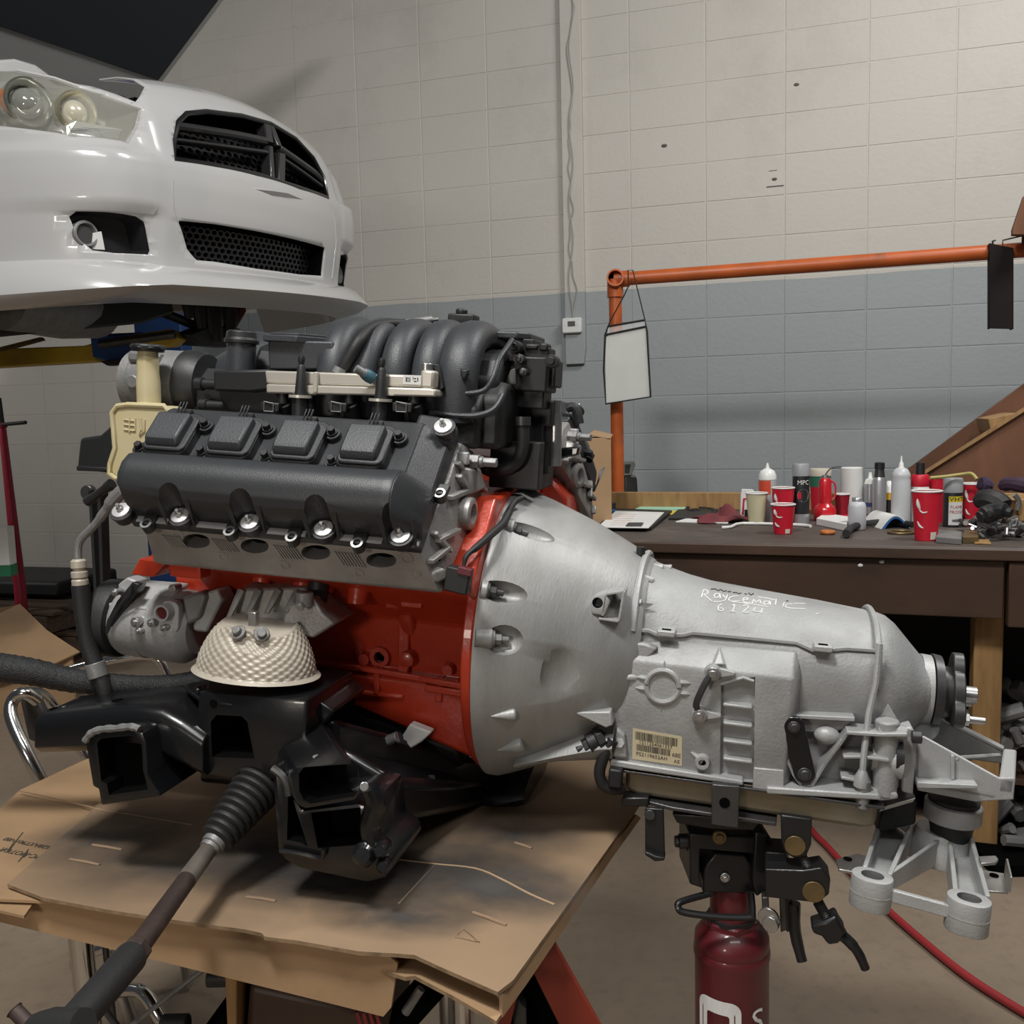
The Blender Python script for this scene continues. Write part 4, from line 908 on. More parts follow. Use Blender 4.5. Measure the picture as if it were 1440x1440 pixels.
# cast ring with four ears
c = E(932, 965, y=YF); ring_r = .0235
b = MB()
for a0, a1 in ((20, 160), (200, 340)):
    pts = [c+V((ring_r*math.cos(R_(a)), -.001, ring_r*math.sin(R_(a)))) for a in range(a0-15, a1+16, 10)]
    b.tube(pts, .0042, 8)
b.build('cast_ring', M['castlight'], side)
b = MB()
for sx in (-1, 1):
    for dz in (-.007, .009):
        q = c+V((sx*ring_r*.86, 0, dz)); b.lathe(q, (sx, 0, 0), [(0, .004), (.012, .0036), (.019, .0008)], 8)
for sz in (-1, 1): b.lathe(c+V((0, 0, sz*ring_r)), (0, 0, sz), [(0, .003), (.014, .0008)], 8)
b.build('cast_ear', M['castlight'], side)
b = MB(); q = E(879, 952, y=YF); b.lathe(q+V((.004, 0, 0)), (-1, -.4, 0), [(-.012, .006), (0, .006), (.01, .001)], 12); b.build('boss', M['castlight'], side)
# bolted detent lever pair
for px, py in ((1003, 944), (984, 1003)):
    q = E(px, py, y=YF); b = MB(); b.cyl(q, q+V((0, -.012, 0)), .0125, .011, 18)
    o = b.build('bolt_pad', M['cast'], side, bevel=.001)
    b = MB(); b.cyl(q+V((0, -.012, 0)), q+V((0, -.015, 0)), .0095, n=18); b.cyl(q+V((0, -.015, 0)), q+V((0, -.019, 0)), .006, .0055, 18); b.build('bolt', M['steel'], o, bevel=.0008)
    b = MB(); b.ext([q+V((.008, 0, .008)), q+V((.030, 0, .004)), q+V((.030, 0, .0)), q+V((.008, 0, -.006))], (0, -.009, 0)); b.build('ear', M['castlight'], o, bevel=.001)
q = E(1012, 905, y=YF); b = MB(); b.ext([E(1012, 905, y=-.13), E(1000, 936, y=YF), E(1022, 936, y=YF)], (0, -.008, 0), .6); b.build('gusset', M['castlight'], side, bevel=.001)
b = MB(); b.tube([E(1000, 946, y=YF-.014), E(988, 968, y=YF-.018), E(979, 990, y=YF-.014), E(983, 1000, y=YF-.008)], [.0035, .005, .005, .004], 8, smooth=4); b.build('detent_arm', M['darksteel'], side)
# recessed panel with ladder ribs
b = MB(); b.ext(Epts([(1014, 960), (1062, 952), (1060, 1100), (1012, 1100)], YF-.001), (0, .012, 0)); cut(side, b)
for py in (990, 1016, 1041, 1066):
    a, d = E(1017, py, y=YF+.006), E(1058, py+2, y=YF+.006); b = MB(); b.box((a+d)/2, (d.x-a.x, .018, .005)); b.build('rib', M['castlight'], side, bevel=.0018)
b = MB(); b.tube(Epts([(1014, 962), (1045, 953), (1060, 958)], YF), .0025, 8); b.build('rib', M['castlight'], side)
q = E(988, 1070, y=YF); b = MB(); b.lathe(q+V((0, .004, 0)), (0, -1, 0), [(0, .012), (.014, .0095), (.014, .0055), (.006, .005)], 18, False); b.lathe(q, (-.8, 0, .5), [(0, .006), (.02, .002)], 8); b.build('test_port', M['castlight'], side)
b = MB(); b.cyl(q+V((0, -.003, 0)), q+V((0, -.004, 0)), .0052, n=14); b.build('bore', M['void'], side)
b = MB(); b.ext(Epts([(868, 1020), (880, 1030), (884, 1066), (860, 1064)], YF), (0, -.008, 0), .85); b.build('corner_pad', M['cast'], side, bevel=.002)
b = MB(); b.cyl(E(871, 1045, y=YF-.006), E(871, 1045, y=YF-.011), .008, n=6); b.build('bolt', M['castlight'], side, bevel=.001)
# barcode label
lab = Epts([(890, 1024), (959, 1036), (959, 1077), (889, 1067)], YF)
b = MB(); b.ext(lab, (0, -.0006, 0)); lb = b.build('barcode_label', M['label'], side, smooth=0, label='beige paper label with two barcodes')
rg = (lab[1]-lab[0]); dn = (lab[3]-lab[0]); off = V((0, -.0009, 0))
rnd = random.Random(11)
for rows, u0, u1 in (((.08, .34), .055, .92), ((.48, .69), .08, .77)):
    b = MB(); u = u0
    while u < u1:
        wv = rnd.choice((.005, .009, .013)); p = lab[0]+rg*u+off
        b.add([p+dn*rows[0], p+rg*wv+dn*rows[0], p+rg*wv+dn*rows[1], p+dn*rows[1]], [(0, 1, 2, 3)]); u += wv+rnd.choice((.004, .007, .01))
    o = b.build('barcode', M['ink'], lb, smooth=0); o['kind'] = 'stuff'
for s_, u, v_, sz in (('1211254061337', .47, .41, .0075), ('P52119652AH', .40, .80, .0078), ('68E', .90, .63, .0085), ('AE', .91, .83, .0075)):
    text('label_print', s_, sz, M['ink'], lb, lab[0]+rg*u+dn*v_+off, rg, -dn, .0001)
# rail, rear lower housing with its webs and the selector lever
b = MB(); b.ext(Epts([(857, 1068), (1045, 1098), (1045, 1106), (857, 1078)], -.166), (0, .16, 0)); b.build('pan_rail', M['castlight'], case, bevel=.0025)
b = MB(); b.ext(Epts([(1078, 1107), (1236, 1117), (1240, 1126), (1078, 1117)], -.166), (0, .16, 0)); b.build('pan_rail', M['castlight'], case, bevel=.0025)
YB = -.118
b = MB(); b.ext([V((.43, YB, -.148)), V((.60, YB, -.148)), V((.60, YB, -.075)), V((.43, YB, -.06))], (0, .2, 0)); rear = b.build('rear_housing', M['cast'], case, bevel=.006)
def web(pl, wd_, y0, y1, nm='web', m='cast', par=None):
    pts = Epts(pl, y1); b = MB(); n = len(pts)
    for i in range(n-1):
        a, c = pts[i], pts[i+1]; d = (c-a).normalized(); nn = V((-d.z, 0, d.x))*wd_/2; a = a-d*wd_*.2; c = c+d*wd_*.2
        b.ext([a+nn, c+nn, c-nn, a-nn], (0, y0-y1, 0))
    return b.build(nm, M[m], par or rear, bevel=.0012)
web([(1084, 1026), (1093, 1036), (1116, 1090), (1128, 1106), (1140, 1106)], .0045, YB, -.152)
web([(1140, 1108), (1160, 1075), (1186, 1040), (1192, 1031)], .0055, YB, -.152)
web([(1192, 1031), (1236, 1034), (1275, 1034)], .005, YB, -.158, m='castlight')
web([(1187, 1065), (1215, 1065), (1250, 1070)], .0045, YB, -.156, m='castlight')
web([(1184, 1094), (1204, 1098), (1210, 1110)], .0045, YB, -.156, m='castlight')
web([(1080, 1006), (1201, 1012)], .006, YB, -.140, m='castlight')
b = MB(); b.ext(Epts([(1082, 1008), (1200, 1012), (1190, 1026), (1160, 1034), (1085, 1026)], YB-.012), (0, .03, 0)); b.build('shelf', M['cast'], rear, bevel=.004)
b = MB(); b.sph(E(1163, 1034, y=YB-.016), (.018, .012, .013), 12, 8); b.build('boss', M['castlight'], rear)
b = MB(); b.lathe(E(1108, 1028, y=YB-.008), (0, -1, 0), [(0, .017), (.018, .015)], 16); b.build('shaft_boss', M['cast'], rear, bevel=.001)
b = MB(); b.ext(Epts([(1060, 1076), (1102, 1080), (1102, 1113), (1058, 1108)], -.15), (0, -.01, 0)); b.build('pad', M['castlight'], rear, bevel=.0015)
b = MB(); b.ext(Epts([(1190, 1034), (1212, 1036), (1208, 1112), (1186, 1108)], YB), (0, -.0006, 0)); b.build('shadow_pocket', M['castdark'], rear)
# selector lever
b = MB(); pts = []
a, c = E(1116, 1020, y=-.150), E(1131, 1086, y=-.150); d = (c-a).normalized(); s_ = V((-d.z, 0, d.x))
for i in range(13): an = math.pi*i/12; pts.append(a-d*(.0145*math.sin(an))+s_*(.0145*math.cos(an)))
for i in range(13): an = math.pi*i/12; pts.append(c+d*(.0145*math.sin(an))-s_*(.0145*math.cos(an)))
b.ext(pts, (0, -.007, 0)); lev = b.build('selector_lever', M['gloss'], case, bevel=.0015)
for q, r in ((a, .0065), (c, .0075)):
    b = MB(); b.cyl(q+V((0, -.007, 0)), q+V((0, -.0095, 0)), r*1.3, n=18); b.cyl(q+V((0, -.0095, 0)), q+V((0, -.013, 0)), r, r*.8, 12); b.build('bolt', M['darksteel'], lev, bevel=.0008)
b = MB(); b.cyl(a, a+V((0, .04, 0)), .008, n=14); b.build('shaft', M['darksteel'], lev)
# rear corner tubes and parking pawl cylinder
b = MB(); b.cyl(E(1248, 1012, y=-.135), E(1243, 1118, y=-.135), .0165, n=18); b.build('corner_column', M['cast'], rear, bevel=.003)
b = MB(); b.cyl(E(1215, 1096, y=-.155), E(1212, 1136, y=-.155), .0095, n=14); b.build('corner_bolt', M['castdark'], rear, bevel=.002)
b = MB(); b.lathe(E(1212, 1094, y=-.155), (0, 0, 1), [(-.012, .0105), (0, .0105), (.012, .005)], 14); b.build('corner_boss', M['castlight'], rear)
b = MB(); b.lathe(E(1225, 1064, y=-.128), (1, 0, 0), [(0, .018), (.022, .022), (.04, .026), (.040, .021), (.034, .021)], 22); b.build('tube_boss', M['castlight'], rear)
b = MB(); b.cyl(E(1257, 1063, y=-.128), E(1268, 1064, y=-.128), .0255, n=22); b.build('rubber_plug', M['rubber'], rear)
b = MB(); b.ext(Epts([(1230, 1118), (1245, 1112), (1262, 1116), (1264, 1124), (1236, 1128)], -.15), (0, .08, 0)); b.build('foot', M['cast'], rear, bevel=.003)
b = MB(); b.ext(Epts([(1249, 990), (1268, 1022), (1230, 1020)], -.12), (0, .015, 0)); b.build('gusset', M['castlight'], rear, bevel=.001)
b = MB(); b.cyl(E(1235, 1028, y=-.14), E(1275, 1030, y=-.14), .0095, n=14); b.build('tie_boss', M['cast'], rear)
# oil pan
x0, x1 = E(880, 1085, y=-.15).x, E(1236, 1130, y=-.15).x
def pansec(x, zt, zb, dy): return [V((x, -.158+dy, zt)), V((x, .15-dy, zt)), V((x, .14-dy, zb)), V((x, -.150+dy, zb))]
b = MB(); b.loft([pansec(x0, -.156, -.192, .004), pansec(x0+.02, -.154, -.197, .0), pansec(x1-.02, -.154, -.197, .0), pansec(x1, -.156, -.193, .004)])
b.build('oil_pan', M['pan'], TR, bevel=.008, seg=3)
b = MB(); b.box(((x0+x1)/2, -.005, -.1575), (x1-x0+.012, .318, .004)); b.build('pan_gasket', M['darksteel'], TR, bevel=.001)
# tail: seal ring, output flange with studs
b = MB(); cq = V((.640, 0, -.028))
b.lathe(cq, (1, 0, 0), [(-.006, .054), (.008, .053), (.008, .044)], 36); b.build('seal_ring', M['castlight'], TR)
b = MB(); b.lathe(cq, (1, 0, 0), [(.010, .056), (.022, .054), (.022, .04), (.036, .038), (.036, .03)], 32); b.build('output_hub', M['darksteel'], TR)
b = MB(); fpts = []
for i in range(72):
    a_ = 2*math.pi*i/72; r = .043+.020*max(0, math.cos(3*(a_-R_(60))/1))**2.0*1.0; fpts.append(cq+V((.034, -r*math.sin(a_), r*math.cos(a_+math.pi/3))))
fpts = []
for i in range(72):
    a_ = 2*math.pi*i/72; r = .044+.018*max(0, math.cos(3*a_)); fpts.append(cq+V((.036, r*math.sin(a_), r*math.cos(a_))))
b.ext(fpts, (.016, 0, 0)); of = b.build('output_flange', M['darksteel'], TR, bevel=.002)
for k in (0, 1, 2):
    a_ = R_(120*k); q = cq+V((.04, .050*math.sin(a_), .050*math.cos(a_))); b = MB()
    if k != 0: b.cyl(q, q+V((.04, 0, 0)), .0055, n=12); b.cyl(q+V((.012, 0, 0)), q+V((.018, 0, 0)), .010, n=6); b.build('stud', M['steel'], of, bevel=.0006)
b = MB(); b.cyl(cq+V((.05, 0, 0)), cq+V((.075, 0, 0)), .013, n=18); b.build('centring_pin', M['steel'], of, bevel=.001)
# shifter connector and cable at the front of the pan
p, n = hit(bv, 838, 1046)
p = E(830, 1050, y=-.175)
b = MB(); d = V((-.75, -.25, -.45)).normalized(); q = E(850, 1036, y=-.16)
b.cyl(q, q+d*.012, .020, n=8); b.cyl(q+d*.012, q+d*.026, .016, n=18); b.cyl(q+d*.026, q+d*.034, .012, n=6); b.cyl(q+d*.034, q+d*.045, .0075, n=12)
b.box(q+V((.002, 0, .018)), (.022, .02, .018)); o = b.build('electrical_connector', M['black'], TR, bevel=.001)
b = MB(); b.tube([E(862, 1040, y=-.17), E(850, 1062, y=-.172), E(843, 1085, y=-.172), E(848, 1103, y=-.17), E(862, 1110, y=-.165), E(876, 1108, y=-.155)], .0085, 12, smooth=5)
b.build('cable_loop', M['rubber'], TR)
b = MB(); b.box(E(866, 1092, y=-.17), (.02, .02, .028)); b.build('cable_clip', M['black'], TR, bevel=.003)
# paint-marker writing on the dome
def cw(pts): return [(960+x*.1389, 800+y*.1389) for x, y in pts]
strokes = [[(190, 292), (215, 215), (255, 228), (248, 255), (205, 262)], [(215, 262), (300, 335)], [(372, 256), (340, 252), (320, 272), (335, 297), (365, 285), (376, 255), (384, 302)],
 [(405, 265), (425, 290), (440, 288)], [(455, 264), (440, 300), (420, 325), (370, 335), (310, 335)], [(560, 276), (495, 285), (465, 312), (500, 331), (580, 325)],
 [(614, 318), (660, 312), (650, 296), (620, 300), (612, 325), (640, 345), (690, 348)], [(705, 355), (720, 312), (745, 342), (778, 315), (792, 357)],
 [(870, 330), (830, 332), (818, 350), (840, 365), (872, 355), (880, 330), (892, 370)], [(945, 308), (940, 366)], [(760, 290), (850, 298), (930, 318)], [(1028, 345), (1012, 385)],
 [(1110, 358), (1060, 362), (1040, 382), (1080, 400), (1240, 408)], [(1120, 352), (1240, 354)], [(500, 336), (700, 362), (870, 390)],
 [(395, 355), (362, 385), (364, 422), (400, 428), (412, 405), (370, 402)], [(468, 400), (474, 402)], [(498, 375), (525, 362), (508, 430)], [(485, 432), (532, 436)], [(572, 415), (578, 417)],
 [(608, 382), (645, 368), (665, 392), (612, 440), (668, 444)], [(738, 395), (718, 432), (800, 436)], [(806, 400), (794, 455)], [(1345, 462), (1385, 452)]]
b = MB()
for s_ in strokes:
    pts = [hit(bvc, x, y, lift=.0004)[0] for x, y in cw(s_)]
    b.tube(pts, .00095, 6, smooth=3)
o = b.build('marker_writing', M['chalk'], case, label='white handwritten marker lettering with date')
b = MB()
for s_ in ([(285, 165), (330, 162), (360, 180), (385, 168), (420, 188), (440, 180)], [(455, 190), (490, 190)], [(510, 200), (545, 198), (560, 210), (590, 205)], [(625, 212), (650, 215)], [(670, 205), (690, 225), (715, 210)], [(1050, 285), (1065, 283)]):
    pts = [hit(bvc, x, y+6, lift=.0003)[0] for x, y in cw(s_)]
    if None not in pts: b.tube(pts, .0011, 6)
b.build('marker_writing', M['ink'], case, label='dark handwritten scribble on the top edge')
# cast lettering on the barrel
def onbar(px, py): return hit(bvc, px, py, lift=.0006)[0]
me_o, me_r = onbar(1106, 967), onbar(1128, 969)
q, n = hit(bvc, 1106, 968); text('cast_lettering', 'TOTOU', .010, M['castlight'], case, q+n*.0006, V((1, 0, 0)), n.cross(V((1, 0, 0))) if n.cross(V((1, 0, 0))).z > 0 else -n.cross(V((1, 0, 0))), .0004)

# upper mount bracket bolted to the tail
b = MB(); YM = -.10
b.ext(Epts([(1268, 1022), (1284, 1024), (1290, 1040), (1284, 1118), (1268, 1114)], YM-.02), (0, .2, 0)); br = b.build('mount_bracket', M['castlight'], TR, bevel=.003, label='wedge-shaped cast mount bracket at the tail')
b = MB(); b.ext(Epts([(1290, 1036), (1300, 1036), (1405, 1094), (1428, 1094), (1426, 1125), (1372, 1128), (1290, 1112)], YM), (0, .006, 0)); b.build('side_plate', M['castlight'], br, bevel=.002)
b = MB(); b.ext(Epts([(1286, 1092), (1370, 1096), (1370, 1101), (1286, 1100)], YM), (0, -.022, 0)); b.build('ledge', M['castlight'], br, bevel=.001)
b = MB(); b.ext(Epts([(1336, 1060), (1341, 1060), (1341, 1094), (1336, 1094)], YM), (0, -.008, 0)); b.build('rib', M['castlight'], br, bevel=.001)
YK = .03
pz = [E(1302, 998, y=YK), E(1410, 1052, y=YK), E(1412, 1075, y=YK), E(1302, 1060, y=YK)]
b = MB(); b.ext(pz, (0, .006, 0)); b.build('side_plate', M['castdark'], br, bevel=.002)
b = MB(); b.tube([E(1302, 998, y=YK), E(1410, 1052, y=YK)], .004, 6); b.build('rim', M['castlight'], br)
a, c = E(1405, 1094, y=YM), E(1428, 1096, y=YM); d_, e_ = E(1411, 1052, y=YK), E(1430, 1054, y=YK)
b = MB(); b.ext([a, c, e_, d_], V((0, 0, -.022))); b.build('end_bar', M['castlight'], br, bevel=.003)
f_ = E(1345, 1068, y=YM); g_ = E(1405, 1058, y=YK)
b = MB(); b.ext([E(1292, 1100, y=YM), E(1400, 1118, y=YM), E(1400, 1118, y=YM)+V((0, .13, 0)), E(1292, 1100, y=YM)+V((0, .13, 0))], V((0, 0, -.006))); b.build('floor_plate', M['cast'], br, bevel=.001)
b = MB(); b.tube([E(1345, 1066, y=YM), E(1405, 1062, y=YK-.01)], .003, 6); b.build('cross_rib', M['castlight'], br)
b = MB(); q = E(1277, 1034, y=YM-.024); b.cyl(E(1282, 1036, y=YM-.03)-V((0, 0, 0)), E(1296, 1037, y=YM-.03), .009, n=12); b.build('bolt', M['darksteel'], br, bevel=.001)
q = E(1297, 1020, y=-.02); b = MB(); b.lathe(q, (0, -1, 0), [(-.01, .022), (.012, .022)], 18); b.build('bushing_boss', M['castlight'], br, bevel=.002)

# ---- isolator and A-shaped crossmember casting hanging below: its own thing
TMo = thing('transmission_mount', 'silver A-shaped cast mount with two bolt sleeves hanging below the transmission tail', 'mount', ME)
zc = -.150
c0 = E(1342, 1128, z=-.168)
def Z(px, py, z): return E(px, py, z=z)
ic = E(1340, 1140, y=-.04)
b = MB(); b.lathe(ic, (0, 0, 1), [(-.014, .037), (-.012, .040), (.012, .040), (.014, .037)], 30); b.build('isolator_ring', M['cast'], TMo)
b = MB(); b.lathe(ic, (0, 0, 1), [(-.045, .024), (-.03, .029), (-.015, .032), (.02, .036), (.022, .02)], 26); b.build('isolator_rubber', M['rubber'], TMo)
ZT = -.225; Hs = -.044
b1, b2 = Z(1226, 1230, ZT), Z(1362, 1262, ZT)
apx = ic+V((-.006, .0, -.05))
def sleeve(c):
    b = MB(); r = .0215; k = V((.6, -.15, 0)).normalized(); pts = []
    for i in range(13): an = R_(-90+180*i/12); pts.append(c+k*.006+V((r*math.cos(an)*k.x-r*math.sin(an)*k.y, r*math.cos(an)*k.y+r*math.sin(an)*k.x, 0)))
    for i in range(13): an = R_(90+180*i/12); pts.append(c-k*.004+V((r*math.cos(an)*k.x-r*math.sin(an)*k.y, r*math.cos(an)*k.y+r*math.sin(an)*k.x, 0)))
    b.ext(pts, (0, 0, Hs)); o = b.build('bolt_sleeve', M['castlight'], TMo, bevel=.002)
    b = MB(); b.ext([c+(p-c)*1.02+V((0, 0, Hs*.5)) for p in pts], (0, 0, -.0015)); b.build('parting_line', M['castlight'], o)
    b = MB(); b.ext([c+k*.001+(p-c-k*.001)*.55+V((0, 0, .003)) for p in pts], (0, 0, -.03)); cut(o, b, M['castdark'])
    return o
sleeve(b1); sleeve(b2)
def bar(p, q, w0, h0, w1, h1, nm='arm', m='castlight'):
    b = MB(); d = (q-p).normalized(); s_ = d.cross(V((0, 0, 1))).normalized()
    b.loft([[p+s_*w0+V((0, 0, 0)), p-s_*w0, p-s_*w0+V((0, 0, -h0)), p+s_*w0+V((0, 0, -h0))], [q+s_*w1, q-s_*w1, q-s_*w1+V((0, 0, -h1)), q+s_*w1+V((0, 0, -h1))]])
    return b.build(nm, M[m], TMo, bevel=.0015)
tp = apx+V((0, 0, .012))
e1 = b1+V((-.006, .022, 0)); e2 = b1+V((.024, .012, 0))
g1 = b2+V((-.012, .016, 0)); g2 = b2+V((.026, .014, 0))
tl = tp+V((-.045, .012, .005)); tr_ = tp+V((.036, .02, .005))
bar(e1, tl+V((-.03, .06, 0)), .003, .022, .003, .022); bar(e2, tl, .0032, .030, .0032, .038); bar(e2+V((.002, .008, -.002)), tp+V((-.008, -.012, 0)), .003, .026, .003, .04)
bar(g1, tp+V((.004, -.01, 0)), .0032, .030, .0032, .04); bar(g2, tr_, .0032, .026, .0032, .036); bar(tl, tl+V((-.03, .06, 0)), .003, .02, .003, .02)
bar(b1+V((.016, -.004, -.012)), b2+V((-.018, -.004, -.012)), .004, .017, .004, .017, 'cross_bar')
b = MB(); b.ext([e1+V((0, 0, -.02)), e2+V((0, 0, -.02)), tl+V((0, 0, -.026)), tl+V((-.03, .06, -.02))], (0, 0, -.003)); b.build('arm_floor', M['cast'], TMo)
b = MB(); b.ext([g1+V((.003, 0, -.018)), g2+V((-.003, 0, -.018)), tr_+V((-.003, 0, -.026)), tp+V((.006, 0, -.026))], (0, 0, -.003)); b.build('arm_floor', M['cast'], TMo)
b = MB(); b.lathe(tp+V((-.004, .01, 0)), (0, 0, 1), [(-.042, .046), (-.01, .044), (.004, .034)], 24); b.build('hub', M['castlight'], TMo, bevel=.001)
b = MB(); pq = Z(1210, 1200, -.23); b.ext([Z(1176, 1208, -.235), Z(1206, 1200, -.235), Z(1225, 1205, -.235), Z(1212, 1228, -.235), Z(1180, 1222, -.235)], (0, 0, -.004)); o = b.build('steel_tab', M['steel'], TMo, bevel=.0006)
b = MB(); q = Z(1192, 1208, -.2345); b.cyl(q, q+V((0, 0, .0008)), .006, n=14); b.build('tab_hole', M['void'], o)
b = MB(); b.ext([Z(1375, 1222, -.245), Z(1412, 1228, -.245), Z(1418, 1255, -.245), Z(1382, 1252, -.245)], (0, 0, -.003)); b.ext([Z(1412, 1228, -.245), Z(1418, 1255, -.245), Z(1418, 1255, -.245)+V((0, 0, .022)), Z(1412, 1228, -.245)+V((0, 0, .022))], (.003, 0, 0)); o = b.build('steel_tab', M['steel'], TMo, bevel=.0006)
b = MB(); q = Z(1398, 1231, -.2445); b.cyl(q, q+V((0, 0, .0008)), .006, n=14); b.build('tab_hole', M['void'], o)
b = MB(); b.ext([Z(1376, 1204, -.22), Z(1400, 1203, -.22), Z(1404, 1208, -.22), Z(1400, 1213, -.22), Z(1380, 1214, -.22)], (0, 0, -.004)); b.build('steel_tab', M['steel'], TMo, bevel=.0006)
# heat shield bracket between pan and mount
b = MB(); b.ext([E(1243, 1126, y=-.07), E(1290, 1124, y=-.07), E(1288, 1160, y=-.07), E(1232, 1172, y=-.07)], (0, .1, 0)); b.build('heat_shield', M['black'], TR, bevel=.004)
b = MB(); b.ext([E(1240, 1135, y=-.11), E(1288, 1122, y=-.11), E(1284, 1128, y=-.11), E(1236, 1142, y=-.11)], (0, .08, 0)); b.build('shield_strip', M['steel'], TR, bevel=.001)
# ================================================================== front subframe, steering gear, hose (engine frame)
SF = thing('subframe', 'black steel front subframe resting on the brown cardboard sheet', 'subframe', ME)
def FX(nm, pl, y, dep, par=None, m='gloss', bev=.004, taper=1., back=None):
    a = Ep(pl, y); b = MB()
    if back: b.loft([a, Ep(back, y+dep)])
    else: b.ext(a, (0, dep, 0), taper)
    return b.build(nm, M[m], par or SF, bevel=bev)
# left arm beam
prof_ = [(48, 1010, 1062), (120, 1002, 1060), (190, 996, 1058), (225, 1001, 1066), (255, 1018, 1082), (285, 1040, 1096)]
YL = -.36
b = MB(); rings = []
for px, pt, pb in prof_:
    a, c = E(px, pt, y=YL), E(px, pb, y=YL); r = .012
    rings.append([a+V((0, .11, 0)), a+V((0, .10, .004)), a+V((0, r, .002)), a+V((0, .003, -.004)), a+V((0, 0, -r)), c+V((0, 0, r)), c+V((0, r, 0)), c+V((0, .11, 0))])
b.loft(rings); la = b.build('left_arm', M['gloss'], SF, bevel=.002, smooth=50)
lv = bvh0(la)
for px, py, r in ((74, 995, .007), (82, 993, .004), (90, 994, .004), (165, 985, .008)):
    p, n = ehit(lv, px, py); b = MB(); b.cyl(p+n*.0003, p+n*.001, r, n=16); b.build('arm_hole', M['void'] if r > .005 else M['steel'], la)
br_ = FX('left_bracket', [(120, 1046), (126, 1034), (140, 1028), (185, 1024), (200, 1030), (205, 1045), (207, 1090), (226, 1120), (142, 1133), (138, 1110), (130, 1106)], -.395, .13, la, bev=.003)
b = MB(); b.ext(Ep([(133, 1046), (140, 1040), (185, 1036), (196, 1046), (198, 1085), (205, 1112), (150, 1120), (147, 1104), (139, 1100)], -.40), (0, .04, 0)); cut(br_, b, M['void'])
b = MB(); pts = Ep([(120, 1042), (128, 1031), (142, 1026), (165, 1024), (185, 1022), (196, 1025)], -.397)
pts = spline(pts, 5); rr = random.Random(3); b.tube([p+V((0, 0, rr.uniform(-.0005, .0005))) for p in pts], lambda t: .0052+.0006*math.sin(t*40), 8); b.build('weld_bead', M['castdark'], la)
# mount tower with its opening and top plate
tw = FX('mount_tower', [(278, 972), (380, 980), (432, 985), (430, 1050), (400, 1085), (378, 1100), (350, 1100), (282, 1090), (274, 1040)], -.345, .16, bev=.006)
b = MB(); b.ext(Ep([(288, 1020), (296, 1010), (332, 1012), (340, 1020), (350, 1072), (290, 1070)], -.36), (0, .10, 0)); cut(tw, b, M['void'])
b = MB(); q = E(300, 989, y=-.3455); b.cyl(q, q+V((0, -.001, 0)), .0055, n=14); b.build('tower_hole', M['void'], tw)
b = MB(); cT = E(350, 968, z=E(350, 972, y=-.29).z); zt = cT.z
pts = [V((cT.x+(.090+.012*math.cos(4*a))*math.cos(a), cT.y+.066*math.sin(a), zt-.012)) for a in [2*math.pi*i/40 for i in range(40)]]
b.ext(pts, (0, 0, .006)); tpl = b.build('mount_plate', M['gloss'], tw, bevel=.0015)
b = MB(); b.lathe(V((cT.x, cT.y, zt-.006)), (0, 0, 1), [(0, .068), (.004, .068), (.005, .060), (.012, .058), (.014, .05)], 36); b.build('mount_ring', M['gloss'], tpl, bevel=.001)
for a in (-150, -118, -92, -66, -30): 
    q = V((cT.x+.074*math.cos(R_(a)), cT.y+.056*math.sin(R_(a)), zt-.006)); b = MB(); b.box(q+V((0, 0, .004)), (.016, .010, .008), Matrix.Rotation(R_(a+90), 3, 'Z')); b.build('crimp_tab', M['gloss'], tpl, bevel=.002)
q = V((cT.x+.082, cT.y-.02, zt-.01)); b = MB(); b.cyl(q+V((0, 0, .018)), q+V((0, 0, -.035)), .0055, n=12); b.cyl(q+V((0, 0, .006)), q+V((0, 0, .016)), .0105, n=6); b.build('mount_stud', M['darksteel'], tw, bevel=.0008)
FX('tower_gusset', [(425, 975), (438, 978), (470, 1000), (440, 1040), (420, 1050)], -.30, .12, tw)
# crossmember running back under the engine
b = MB(); b.loft([Ep([(380, 1000), (470, 1010), (470, 1110), (380, 1100)], -.28), Ep([(480, 1010), (700, 1075), (720, 1110), (520, 1140)], .0), Ep([(560, 1030), (740, 1065), (750, 1110), (560, 1125)], .25)]); b.build('crossmember', M['gloss'], SF, bevel=.01)
b = MB(); b.loft([Ep([(280, 1060), (340, 1064), (340, 1105), (280, 1100)], -.25), Ep([(330, 1050), (480, 1055), (480, 1100), (330, 1090)], .15)]); b.build('cross_tube', M['gloss'], SF, bevel=.008)
# right arm: box tube opening towards the viewer over a stamped control-arm pocket
YRf = -.43
op = [(410, 1090), (417, 1080), (495, 1074), (505, 1082), (508, 1115), (500, 1126), (430, 1138), (418, 1132), (411, 1118)]
bk_ = [(378, 1038), (386, 1028), (440, 1005), (462, 1020), (470, 1050), (455, 1075), (400, 1092), (388, 1085), (380, 1062)]
b = MB(); b.loft([Ep(op, YRf), Ep(bk_, YRf+.15)]); ra = b.build('right_arm', M['gloss'], SF, bevel=.004)
ctr = sum(Ep(op, YRf), V())/9
b = MB(); inn = [ctr+(p-ctr)*.87 for p in Ep(op, YRf-.01)]; b.ext(inn, (0, .085, 0)); cut(ra, b, M['void'])
rv = bvh0(ra)
for px, py, r, m in ((432, 1044, .011, 'void'), (452, 1066, .012, 'castdark')):
    p, n = ehit(rv, px, py); b = MB(); a_, b_, _ = frame_of(n); b.ext([p+n*.0006+V((1, 0, 0))*r*math.cos(t)+n.cross(V((1, 0, 0)))*r*.55*math.sin(t) for t in [2*math.pi*i/18 for i in range(18)]], n*.0006); b.build('arm_hole', M[m], ra)
